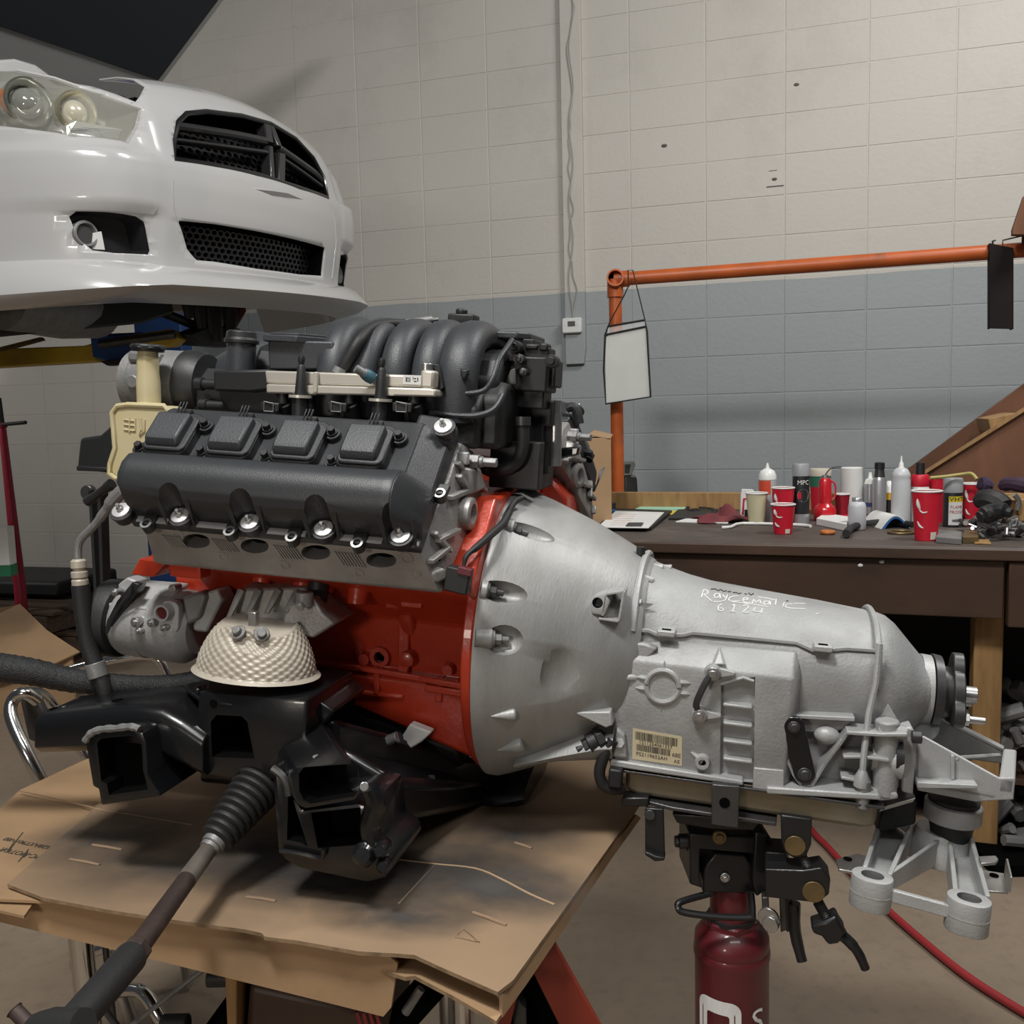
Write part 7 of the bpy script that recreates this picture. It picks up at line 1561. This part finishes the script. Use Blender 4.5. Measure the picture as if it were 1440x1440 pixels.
# ================================================================== white car raised on the lift
CA = R_(23); cf = V((math.cos(CA), -math.sin(CA), 0)); cl_ = V((math.sin(CA), math.cos(CA), 0))
CFM = Matrix((cf, cl_, V((0, 0, 1)))).transposed().to_4x4(); CFM.translation = V((-.844, 3.508, W(125, 328, d=2.95).z-.38))
CFM = CFM @ Matrix.Translation((0, 0, .5)) @ Matrix.Rotation(R_(3), 4, 'X') @ Matrix.Translation((0, 0, -.5))
CFI = CFM.inverted()
CR = thing('car', 'white sedan raised on the lift with open hood and black crossbar grille', 'car', CFM)
def Cp(px, py, **k): return E(px, py, M=CFM, **k)
paint = mat('white_car_paint', (.48, .48, .475), .22, 0, coat=.6, var=.04, vscale=3)
grey_in = mat('shaded_frame_grey', (.40, .40, .39), .5)  # grey carries the shade on the hood's white inner frame
insul = mat('hood_liner', (.020, .024, .031), .85, 0, bump=.4, bscale=30)
def plan(y): y = abs(y); return -.10*(y/.7)**2-.55*max(0, (y-.62)/.33)**2.0
PF = [(.30, -.035), (.36, -.030), (.44, -.012), (.50, .0), (.58, .008), (.64, .004), (.67, -.006), (.72, -.02), (.78, -.035), (.84, -.065), (.88, -.10), (.905, -.15), (.92, -.22), (.925, -.30)]
def prof_x(z):
    for (a, x0), (c, x1) in zip(PF, PF[1:]):
        if z <= c: return x0+(x1-x0)*(z-a)/(c-a)
    return PF[-1][1]
def fz(v):              # vertical sampling
    k = v*(len(PF)-1); i = min(int(k), len(PF)-2); return PF[i][0]+(PF[i+1][0]-PF[i][0])*(k-i)
def fasc(u, v):
    y = -.955+1.91*u; z = fz(v); sh = 1; z2 = z+.055*max(0, (z-.70)/.22)*max(-.6, 1-(y/.52)**2)
    # header drops towards both sides
    sm = lambda t: (lambda k: k*k*(3-2*k))(min(1, max(0, t)))
    ay_ = abs(y); mid = sm((.535-ay_)/.035); bmp = .022*mid+(1-mid)*(.026*sm((.675-z2)/.03)-.024*sm((.50-z2)/.025)*sm((.90-ay_)/.2))
    return V((plan(y)+prof_x(z)+bmp, y, z2))
from mathutils.geometry import delaunay_2d_cdt
b = MB(); b.grid(fasc, 96, 52); fv = BVHTree.FromPolygons(b.v, b.f)
def CH(px, py, lift=0.): return hit(fv, px, py, CFI, lift)[0]
def opening(pl, k=3, closed=True):
    pts = [CH(x, y) for x, y in pl]
    if pl is ff_: return [V((plan(y)+prof_x(z), y, z)) for y, z in ((.53, .45), (.60, .465), (.67, .45), (.68, .35), (.60, .315), (.53, .34))]
    if pl is hl:               # the lamp wraps round the corner of the car
        pts[0] = Cp(22, 100, x=-.34); pts[1] = Cp(75, 111, x=-.23)
        zb, zt = pts[-1].z, pts[0].z
        pts += [V((plan(-.93), -.93, zb-.005)), V((plan(-.95)-.02, -.951, (zb+zt)/2)), V((plan(-.93), -.93, zt))]
    return pts
gr = [(250, 172), (262, 160), (290, 157), (340, 163), (380, 174), (415, 195), (440, 222), (455, 250), (460, 278), (420, 264), (360, 245), (300, 232), (245, 224), (245, 198)]
lo = [(249, 310), (300, 315), (360, 325), (420, 338), (456, 348), (452, 388), (420, 386), (360, 378), (300, 368), (276, 366), (262, 350)]
fn = [(97, 305), (108, 297), (150, 298), (190, 304), (202, 312), (211, 352), (208, 358), (160, 356), (130, 352), (108, 335)]
hl = [(22, 100), (75, 111), (130, 130), (195, 153), (190, 176), (176, 200), (100, 192), (4, 178)]
ff_ = [(472, 362), (482, 357), (490, 368), (491, 396), (478, 399), (470, 392)]
outl = {}
for key, pl in (('gr', gr), ('lo', lo), ('fn', fn), ('hl', hl), ('ff', ff_)): outl[key] = opening(pl)
outl['top'] = [outl['hl'][1]+V((0, 0, .002)), V((0, -.515, .822)), V((0, -.45, .885)), V((0, -.425, 1.15)), V((0, -.86, 1.15)), outl['hl'][0]+V((0, .04, .01))]
# the bumper skin: one surface triangulated around its openings
def to_uv(p):
    lo_v, hi_v = 0., 1.; u = min(1, max(0, (p.y+.955)/1.91))
    for _ in range(30):
        m_ = (lo_v+hi_v)/2
        if fasc(u, m_).z < p.z: lo_v = m_
        else: hi_v = m_
    return (u, (lo_v+hi_v)/2)
NU, NV = 90, 44
cv = [V((i/NU, j/NV)) for i in range(NU+1) for j in range(NV+1)]; ce = []
bd2 = [i*(NV+1) for i in range(NU+1)]+[NU*(NV+1)+j for j in range(1, NV+1)]+[i*(NV+1)+NV for i in range(NU-1, -1, -1)]+[j for j in range(NV-1, 0, -1)]
ce += [(bd2[k], bd2[(k+1) % len(bd2)]) for k in range(len(bd2))]
polys = []
for key, pts in outl.items():
    uv = [(to_uv(p)[0], 1.08) if p.z > 1.1 else to_uv(p) for p in pts]; fine = []
    for k in range(len(uv)):
        q0, q1 = uv[k], uv[(k+1) % len(uv)]
        for j in range(4): fine.append((q0[0]+(q1[0]-q0[0])*j/4, q0[1]+(q1[1]-q0[1])*j/4))
    polys.append(fine); i0 = len(cv); cv += [V(q) for q in fine]; ce += [(i0+k, i0+(k+1) % len(fine)) for k in range(len(fine))]
ov_, oe_, of_, *_x = delaunay_2d_cdt(cv, ce, [], 0, 1e-6)
def inpoly(x, y, pl):
    c = False; n = len(pl)
    for i in range(n):
        a, d = pl[i], pl[i-1]
        if (a[1] > y) != (d[1] > y) and x < (d[0]-a[0])*(y-a[1])/(d[1]-a[1])+a[0]: c = not c
    return c
b = MB(); keep = []
for f in of_:
    cx, cy = sum(ov_[i].x for i in f)/3, sum(ov_[i].y for i in f)/3
    if cy < 1 and not any(inpoly(cx, cy, pl) for pl in polys): keep.append(tuple(f))
b.add([fasc(p.x, p.y) for p in ov_], keep)
fas = b.build('front_fascia', paint, CR, smooth=50, solid=.006)
def recess(nm, pl, dx, m, lip=.014, par=None):
    pts = opening(pl); c = sum(pts, V())/len(pts)
    b = MB(); out_ = [p+V((-.004, 0, 0)) for p in pts]; inn = [c+(p-c)*.94+V((-dx, 0, 0)) for p in pts]
    b.loft([out_, inn], caps=False); b.add(inn, [tuple(range(len(inn)))])
    return b.build(nm, m, par or CR, smooth=20)
# upper grille: rim, honeycomb and cross bars
g0 = recess('grille_well', gr, .06, M['void'])
b = MB(); pts = opening(gr); b.tube(pts, .009, 8, closed=True); b.build('grille_rim', M['gloss'], CR)
def honey(nm, pl, dx, cell, m, ang=0):
    pts = opening(pl); ys = [p.y for p in pts]; zs = [p.z for p in pts]; b = MB()
    def inside(y, z):
        c = False; n = len(pts)
        for i in range(n):
            a, d = pts[i], pts[i-1]
            if (a.z > z) != (d.z > z) and y < (d.y-a.y)*(z-a.z)/(d.z-a.z)+a.y: c = not c
        return c
    def P(y, z): return V((plan(y)+prof_x(max(.3, z))-dx, y, z))
    j = 0; z = min(zs)
    while z < max(zs):
        y = min(ys)+(cell*.5 if j % 2 else 0)
        while y < max(ys):
            if inside(y, z):
                hexp = [(y+cell*.56*math.cos(R_(60*k+30)), z+cell*.40*math.sin(R_(60*k+30))) for k in range(6)]
                hin = [(y+cell*.42*math.cos(R_(60*k+30)), z+cell*.28*math.sin(R_(60*k+30))) for k in range(6)]
                A = [P(*q) for q in hexp]; B_ = [P(*q) for q in hin]; D = [p+V((-.012, 0, 0)) for p in B_]
                b.add(A+B_+D, [(k, (k+1) % 6, 6+(k+1) % 6, 6+k) for k in range(6)]+[(6+k, 6+(k+1) % 6, 12+(k+1) % 6, 12+k) for k in range(6)])
            y += cell
        z += cell*.62; j += 1
    o = b.build(nm, m, CR, smooth=0); o['kind'] = 'stuff'; return o
gm = mat('grille_black', (.018, .018, .02), .35, coat=.3)
honey('upper_mesh', gr, .045, .034, gm); honey('lower_mesh', lo, .035, .030, gm)
recess('lower_well', lo, .06, M['void'])
def crossbar(pl, r, nm='crossbar'):
    b = MB(); pts = [CH(x, y)+V((-.016, 0, 0)) for x, y in pl]; 
    pts = spline(pts, 4); b.loft([[p+V((.012, 0, r)), p+V((.018, 0, 0)), p+V((.010, 0, -r)), p+V((-.02, 0, -r)), p+V((-.02, 0, r))] for p in pts]); return b.build(nm, gm, CR, bevel=.003)
crossbar([(248, 176), (290, 182), (340, 190), (378, 198)], .013); crossbar([(246, 196), (300, 203), (350, 210), (378, 214)], .008)
crossbar([(396, 208), (425, 228), (448, 245), (456, 256)], .013); crossbar([(398, 222), (425, 240), (455, 262)], .008)
def upright(pl, w_):
    b = MB(); pts = [CH(x, y)+V((-.012, 0, 0)) for x, y in pl]
    b.loft([[p+V((.014, -w_, 0)), p+V((.014, w_, 0)), p+V((-.03, w_, 0)), p+V((-.03, -w_, 0))] for p in pts]); b.build('crossbar', gm, CR, bevel=.004)
upright([(376, 174), (380, 200)], .02); upright([(382, 176), (394, 206)], .014); upright([(397, 215), (396, 256)], .02); upright([(381, 205), (384, 250)], .012)
# nose bar crease and bumper blade below the upper grille
b = MB(); pts = [CH(x, y, .001) for x, y in ((352, 264), (380, 268), (400, 271), (432, 282))]; b.loft([[p+V((.001, 0, .004)), p+V((.022*(1-abs(k-1.5)/1.5), 0, -.004)), p+V((.0, 0, -.03*(1-abs(k-1.5)/1.5)-.002)), p+V((-.01, 0, 0))] for k, p in enumerate(pts)]); b.build('nose_crease', paint, CR)
b = MB(); seam = [CH(x, y, .0015) for x, y in ((244, 226), (242, 260), (244, 296), (250, 312))]; b.tube(seam, .0035, 6); b.build('panel_seam', grey_in, CR)
b = MB(); seam = [CH(x, y, .0) for x, y in ((461, 280), (470, 310), (472, 340), (466, 392))]; b.tube(seam, .006, 8); b.build('panel_edge', paint, CR)
b = MB()
for x, y, w_ in ((350, 311, 3), (358, 312, 5), (368, 314, 3), (415, 322, 3), (424, 324, 3)):
    p = CH(x, y, .001); b.box(p, (.002, w_*.004, .006))
b.build('paint_chip', mat('chip', (.12, .12, .12), .7), CR)
# fog lamps in dark pockets
recess('fog_pocket', fn, .07, gm); recess('fog_pocket', ff_, .05, gm)
p = CH(125, 328); b = MB(); d = V((1, -.25, 0)).normalized(); q = p-d*.045
b.lathe(q, d, [(-.03, .036), (.03, .040), (.034, .036), (.034, .032), (.01, .026), (.006, .001)], 28); b.build('fog_lamp', M['castdark'], CR)
b = MB(); b.cyl(q+d*.018, q+d*.024, .030, n=24); b.build('fog_lens', mat('lamp_glass', (.07, .07, .07), .12, .2), CR)
p = V((plan(.61)-.04, .61, .385)); b = MB(); q = p-V((.035, 0, 0)); b.lathe(q, (1, .2, 0), [(-.02, .034), (.03, .038), (.033, .032), (.01, .026), (.008, .001)], 24); b.build('fog_lamp', M['castdark'], CR)
b = MB(); b.ext([CH(x, y)+V((-.03, 0, 0)) for x, y in ((142, 326), (153, 324), (158, 350), (140, 349))], (-.004, 0, 0)); b.build('fog_shim', M['whitepaper'], CR)
# chin splitter
b = MB(); rings = []
for i in range(61):
    y = -.97+1.94*i/60; x = plan(y*.97); k = .05*(1-.4*abs(y)); rise = .03*max(0, (abs(y)-.55)/.4)
    rings.append([V((x-.035, y, .335)), V((x+.015, y, .315-rise*.2)), V((x+.055+k*.3, y, .268-rise)), V((x+.058+k*.3, y, .258-rise)), V((x+.02, y, .235-rise)), V((x-.10, y, .215-rise)), V((x-.14, y, .30))])
b.loft(rings); spl = b.build('chin_spoiler', paint, CR, smooth=40)
# fender, body sides and underbody behind the fascia
b = MB(); b.loft([[V((x, -.90-dy, z)) for z, dy in ((.30, .03), (.50, .045), (.70, .03), (zt, -.02))]+[V((x, -.84, zt+.01)), V((x, -.80, .3))] for x, zt in ((-.82, .80), (-.95, .90), (-1.2, .94), (-2.6, .97))]); b.build('near_fender', paint, CR, bevel=.01)
b = MB(); b.loft([[V((x, .90+dy, z)) for z, dy in ((.30, .03), (.50, .045), (.70, .03), (zt, -.02))]+[V((x, .84, zt+.01)), V((x, .80, .3))] for x, zt in ((-.52, .80), (-.8, .90), (-1.2, .94), (-2.6, .97))]); b.build('far_fender', paint, CR, bevel=.01)
b = MB(); b.loft([[Cp(x, y, x=X) for x, y in pl] for X, pl in ((-.42, ((-60, 100), (-20, 86), (20, 83), (50, 92), (72, 108), (30, 104), (-20, 112))), (-.55, ((-60, 96), (-20, 84), (20, 82), (48, 90), (70, 105), (30, 110), (-20, 118))))]); b.build('fender_top', paint, CR, bevel=.008)
b = MB(); b.box((-1.6, 0, .46), (2.0, 1.5, .22)); b.build('underbody', M['black'], CR, bevel=.03)
b = MB(); b.box((-1.05, 0, .62), (1.1, 1.4, .30)); b.build('engine_bay', M['void'], CR, bevel=.02)
b = MB(); b.box((-.40, 0, .55), (.10, 1.3, .35)); b.build('radiator_support', M['black'], CR, bevel=.02)
b = MB(); b.box((-.34, 0, .86), (.12, 1.25, .04)); b.build('header_panel', grey_in, CR, bevel=.01)
# headlamp: housing, projector, reflector, amber side lamp and clouded lens
pts = opening(hl); c = sum(pts, V())/len(pts)
lampglass = mat('headlamp_lens', (.60, .60, .53), .12, 0, alpha=.22, coat=.5)
hh = recess('headlamp', hl, .10, mat('reflector_housing', (.34, .335, .29), .3, .45, var=.5, vscale=9))
b = MB(); b.loft([[p+V((.002, 0, 0)) for p in pts], [p+V((.010, 0, 0)) for p in pts], [c+(p-c)*.94+V((.018, 0, 0)) for p in pts]]); b.build('headlamp_lens', lampglass, hh, smooth=60)
def lampring(px, py, r, dep, nm, m1, m2):
    p = CH(px, py); d = V((1, -.45, 0)).normalized(); q = p-d*dep; b = MB()
    b.lathe(q, d, [(-.02, r*1.15), (.03, r*1.15), (.035, r*1.05), (.01, r*.8), (-.01, r*.75)], 30, False); o = b.build(nm, m1, hh)
    b = MB(); b.sph(q+d*.0, (r*.72, r*.72, r*.72), 20, 12); b.build('projector_lens', m2, o); return o
lampring(45, 140, .062, .055, 'projector', mat('lamp_chrome', (.55, .55, .50), .15, .9), mat('lamp_glass2', (.30, .31, .28), .05, .4))
lampring(115, 152, .052, .065, 'reflector_bowl', mat('lamp_chrome2', (.60, .56, .42), .2, .8), mat('lamp_bulb', (.60, .57, .45), .2, .2))
b = MB(); b.ext([CH(x, y)+V((-.03, 0, 0)) for x, y in ((104, 175), (118, 168), (182, 180), (176, 194), (105, 188))], (-.02, 0, 0)); o = b.build('side_reflector', mat('ribbed_reflector', (.55, .54, .48), .3, .4), hh)
b = MB()
for k in range(7): b.tube([CH(106+k, 176+2*k)+V((-.028, 0, 0)), CH(180-k*.5, 181+2*k)+V((-.028, 0, 0))], .0016, 5)
b.build('reflector_rib', M['castlight'], o)
b = MB(); b.ext([CH(x, y)+V((-.02, 0, 0)) for x, y in ((-10, 120), (6, 118), (4, 170), (-10, 168))], (-.02, 0, 0)); b.build('amber_lamp', mat('amber', (.50, .16, .05), .3), hh)
b = MB(); b.tube([outl['hl'][k]+V((.006, 0, 0)) for k in (0, 1, 3)], .006, 6); b.build('lens_edge', paint, hh)
# gasket clutter behind the headlamp top
b = MB()
for x, y in ((168, 142), (176, 146), (184, 148), (190, 145)): b.box(Cp(x, y, x=-.28), (.03, .03, .03))
b.build('hood_latch', M['darksteel'], CR, bevel=.003)
# raised hood: liner inside a painted frame, hinged behind the engine bay
A = Cp(216, 128, x=-1.30); Bq = Cp(-120, 30, x=-1.30); T1 = A+V((.95*math.cos(R_(52)), 0, .95*math.sin(R_(52)))); 
T1 = Cp(330, -24, y=A.y); T1 = A+(T1-A).normalized()*1.0
up = T1-A; lat = V((0, -1.62, 0)); dn_ = up.normalized()*.20; A = A-dn_; up = up+dn_; 
A2 = A+lat+V((0, 0, -.02))
nrm = up.cross(lat).normalized()
if nrm.x < 0: nrm = -nrm
b = MB(); b.ext([A, A2, A2+up, T1], -nrm*.03); hd = b.build('hood', paint, CR, bevel=.008)
u_, l_ = up.normalized(), lat.normalized()
rim = [A+u_*.0+l_*.0+nrm*.004, A2+nrm*.004, A2+up+nrm*.004, T1+nrm*.004]
b = MB(); b.ext([A+nrm*.001, A2+nrm*.001, A2+up+nrm*.001, T1+nrm*.001], nrm*.008); b.build('hood_frame', grey_in, hd, bevel=.003)
b = MB(); o1 = A+u_*.27+l_*.035; b.ext([o1+nrm*.009, A2+u_*.27-l_*.04+nrm*.009, A2+up-u_*.06-l_*.04+nrm*.009, T1-u_*.06+l_*.035+nrm*.009], nrm*.008); b.build('hood_liner', insul, hd, bevel=.004)
b = MB(); q = A+u_*.18+l_*.45+nrm*.010; b.ext([q+l_*.015*math.cos(t)*1.6+u_*.010*math.sin(t) for t in [2*math.pi*i/16 for i in range(16)]], nrm*.001); b.build('frame_hole', M['void'], hd)
for k in (.1, 1.5):
    b = MB(); q = A+l_*k; b.tube([q+u_*.05, q+V((-.05, 0, -.10)), V((-1.25, q.y*.95, .85))], .014, 8); b.build('hood_hinge', grey_in, CR)
# wheels, exhaust tunnel and hanging suspension pieces seen under the bumper
for sy in (-.78,):
    b = MB(); q = V((-1.0, sy, .30)); b.lathe(q, (0, 1, 0), [(-.11, .20), (-.115, .31), (-.10, .335), (.10, .335), (.115, .31), (.11, .20)], 36); o = b.build('wheel', M['rubber'], CR)
    b = MB(); b.lathe(q, (0, 1, 0), [(-.10, .20), (-.09, .16), (-.09, .03), (-.10, .001)], 30, False); b.build('rim', M['castdark'], o)
b = MB(); b.lathe(Cp(60, 428, x=-.75), (-.3, 1, 0), [(-.25, .10), (.1, .12), (.35, .11), (.45, .06)], 20); b.build('splash_shield', M['castdark'], CR)
b = MB(); b.ext([Cp(x, y, x=-.7) for x, y in ((-30, 415), (240, 412), (246, 440), (200, 455), (0, 474), (-30, 476))], (-.25, 0, 0)); b.build('front_crossmember', M['black'], CR, bevel=.01)
b = MB(); b.tube([Cp(x, y, x=-.8) for x, y in ((200, 428), (250, 448), (300, 468))], .02, 10); b.build('control_arm', M['black'], CR)
rr = random.Random(5)
for k, (x, y0, y1, w_) in enumerate(((262, 410, 448, 8), (276, 412, 462, 10), (292, 412, 470, 9), (306, 414, 480, 12), (320, 414, 476, 12), (334, 414, 458, 9))):
    b = MB(); b.tube([Cp(x, y0-10, x=-.75), Cp(x+rr.uniform(-5, 5), (y0+y1)/2, x=-.75), Cp(x+rr.uniform(-8, 8), y1, x=-.75)], [w_*.0022, w_*.003, w_*.002], 8); b.build('suspension_link', M['black'] if k != 5 else mat('rusty_red', (.07, .015, .012), .7), CR)
b = MB(); b.ext([Cp(x, y, x=-.75) for x, y in ((264, 470), (300, 455), (340, 462), (330, 488), (280, 484))], (-.1, 0, 0)); b.build('knuckle', M['black'], CR, bevel=.01)
b = MB(); b.ext([Cp(x, y, x=-.5) for x, y in ((340, 412), (400, 418), (392, 432), (350, 428))], (-.08, 0, 0)); b.build('air_dam', M['black'], CR, bevel=.004)

# ================================================================== two-post lift
LD = 5.35
LF = thing('car_lift', 'blue lift post with yellow swing arm under the raised white car', 'lift', V((W(228, 600, d=LD).x, LD, 0))); lo_ = V((W(228, 600, d=LD).x, LD, 0))
xa, xb = W(197, 600, d=LD).x, W(262, 600, d=LD).x
b = MB(); b.box(((xa+xb)/2-lo_.x, .09, 1.35), (xb-xa, .18, 2.7)); cmx = b.build('post', M['blue'], LF, bevel=.006)
b = MB(); b.box(((xa+xb)/2-lo_.x, .09, .012), (.45, .42, .024)); b.build('base_plate', M['blue'], LF, bevel=.003)
def lw(x, y, d): return W(x, y, d=d)-lo_
b = MB(); b.ext([lw(-40, 492, 4.2), lw(118, 486, 4.2), lw(132, 482, 4.2), lw(134, 508, 4.2), lw(-40, 518, 4.2)], (0, .10, 0)); arm = b.build('swing_arm', M['yellow'], LF, bevel=.005)
b = MB(); b.ext([lw(126, 470, 4.18), lw(200, 467, 4.18), lw(200, 500, 4.18), lw(150, 508, 4.18), lw(130, 502, 4.18)], (0, .16, 0)); b.build('arm_bracket', M['blue'], LF, bevel=.006)
b = MB(); b.ext([lw(178, 472, 4.1), lw(240, 462, 4.1), (lw(252, 476, 4.1)), lw(240, 486, 4.1), lw(182, 490, 4.1)], (0, .1, 0)); b.build('arm_head', M['yellow'], LF, bevel=.006)
b = MB(); b.tube([lw(140, 484, 4.1), lw(200, 476, 4.08), lw(246, 470, 4.08)], .018, 8); b.build('lock_bar', M['darksteel'], LF)
b = MB(); b.ext([lw(0, 488, 4.12), lw(56, 474, 4.12), lw(60, 478, 4.12), lw(0, 494, 4.12)], (0, .03, 0)); b.build('safety_bar', M['bronze'], LF)
b = MB(); b.ext([lw(140, 508, 4.12), lw(186, 502, 4.12), lw(176, 512, 4.12), lw(150, 514, 4.12)], (0, .06, 0)); b.build('rubber_pad', M['rubber'], LF, bevel=.004)
# ================================================================== left background
JD = 4.9
fo = W(27, 830, d=JD); fo = V((fo.x, JD, 0))
FJ = thing('floor_jack', 'red long-handled floor jack standing by the block wall at the left', 'jack', fo)
b = MB(); p0, p1 = W(28, 825, d=JD)-fo, W(3, 598, d=JD+.1)-fo; b.tube([V((p0.x, 0, .14)), p0, p1], [.030, .030, .018], 12); b.build('handle', M['darkred'], FJ)
b = MB(); b.tube([W(4, 597, d=JD+.08)-fo, W(36, 594, d=JD+.0)-fo], .010, 8); b.build('grip_bar', M['rubber'], FJ)
b = MB(); b.tube([p1, W(-2, 560, d=JD+.12)-fo], .014, 8); b.build('handle_top', M['rubber'], FJ)
b = MB(); b.cyl(W(3, 601, d=JD+.1)-fo, W(3, 594, d=JD+.1)-fo, .026, n=14); b.build('handle_collar', M['darkred'], FJ, bevel=.002)
b = MB(); b.box((0, .1, .10), (.24, .5, .12)); b.build('body', M['darkred'], FJ, bevel=.02)
for sx in (-.13, .13):
    for sy in (-.08, .28):
        b = MB(); b.cyl((sx-.02, sy, .05), (sx+.02, sy, .05), .05, n=18); b.build('wheel', M['darksteel'], FJ, bevel=.004)
# pallets
def pallet(nm, lab, loc, rz, n, m, zk=0.):
    t = thing(nm, lab, 'pallet', Matrix.Translation(loc) @ Matrix.Rotation(R_(rz), 4, 'Z'))
    for k in range(3):
        b = MB(); b.box((-.5+.5*k, 0, .045), (.09, 1.0, .09)); b.build('stringer', m, t, bevel=.003)
    for k in range(n):
        b = MB(); b.box((0, -.45+.9*k/(n-1), .10+rnd.uniform(0, .003)), (1.15, .085, .018)); b.build('board', m, t, bevel=.002)
    return t
dw = mat('old_pallet_wood', (.10, .062, .038), .8, 0, var=.5, vscale=5, stretch=(1, 10, 10), dirt=(.04, .028, .02))
pa = W(66, 850, d=5.5)
pallet('pallet', 'lowest weathered wooden pallet of the stack by the left wall', V((pa.x, 5.5, 0)), -17, 7, dw)
pallet('pallet', 'middle weathered wooden pallet of the stack by the left wall', V((pa.x+.03, 5.48, .118)), -13, 7, dw)
pallet('pallet', 'top weathered wooden pallet of the stack by the left wall', V((pa.x-.02, 5.5, .236)), -20, 7, dw)
b = MB(); b.box((0, 0, .045), (.8, .5, .09)); o = b.build('scrap_bundle', M['rubber'], bevel=.02); o.matrix_world = Matrix.Translation(V((pa.x-.1, 5.55, .36))) @ Matrix.Rotation(R_(-15), 4, 'Z'); tag(o, 'dark flat bundle lying on top of the stacked pallets', 'bundle')
wb0 = W(4, 800, d=4.2)
t = thing('product_box', 'white carton with green bottom band at the left edge', 'box', V((wb0.x-.1, 4.05, .34)))
zt_ = W(4, 742, d=4.0).z-.34; zg = W(4, 796, d=4.0).z-.34; zb_ = W(4, 812, d=4.0).z-.34
xr = W(9, 780, d=4.0).x-(wb0.x-.1)
b = MB(); b.box((xr-.15, 0, (zt_+zg)/2), (.30, .06, zt_-zg)); b.build('carton', M['whitepaper'], t, bevel=.002)
b = MB(); b.box((xr-.15, 0, (zg+zb_)/2), (.302, .062, zg-zb_)); b.build('green_band', mat('carton_green', (.02, .16, .07), .6), t, bevel=.002)
# open cardboard carton on the floor at the left
cbx = thing('cardboard_carton', 'open brown cardboard carton on the floor at the left edge', 'box', V((W(30, 930, d=4.3).x, 4.3, 0))); co_ = V((W(30, 930, d=4.3).x, 4.3, 0))
g = lambda x, y, d: W(x, y, d=d)-co_
b = MB(); b.ext([g(-60, 872, 4.6), g(0, 862, 4.6), g(28, 849, 4.6), g(66, 886, 4.4), g(112, 916, 4.25), g(70, 936, 4.2), g(0, 960, 4.2), g(-60, 975, 4.2)], (0, .004, -.006)); b.build('flap', M['cardboard'], cbx)
b = MB(); q0, q1 = g(100, 924, 4.26), g(-60, 975, 4.22); b.ext([q0, q1, V((q1.x, q1.y, 0)), V((q0.x, q0.y, 0))], (0, .02, 0)); b.build('side', M['cardboard'], cbx)
b = MB(); b.ext([g(-60, 868, 4.64), g(28, 850, 4.62), V((g(28, 846, 4.62).x, g(28, 846, 4.62).y, 0)), V((g(-60, 868, 4.64).x, g(-60, 868, 4.64).y, 0))], (0, .01, 0)); b.build('side', M['cardboard'], cbx)
# cardboard boxes behind the right side of the engine
bd = 3.3
t = thing('shipping_box', 'brown cardboard box standing on the bench end behind the engine', 'box', V((W(840, 700, d=bd).x, bd, BZ))); bo = V((W(840, 700, d=bd).x, bd, BZ))
h_ = lambda x, y, k=0: W(x, y, d=bd+k)-bo
b = MB(); xa, xb = h_(800, 690).x, h_(860, 690).x; zt_ = h_(840, 616).z
b.box(((xa+xb)/2, .15, zt_/2), (xb-xa, .30, zt_)); b.build('carton', M['cardboard'], t, bevel=.002)
b = MB(); b.ext([h_(828, 612), h_(858, 618), h_(862, 612, .25), h_(836, 606, .25)], (0, 0, .004)); b.build('flap', M['cardboard'], t)
b = MB(); b.ext([h_(818, 712, -.12), h_(826, 700, -.12), h_(830, 706, -.12), h_(838, 706, -.12), h_(836, 716, -.12), h_(826, 728, -.12), h_(815, 722, -.12)], (0, .004, 0)); b.build('torn_flap', M['cardboard'], t)
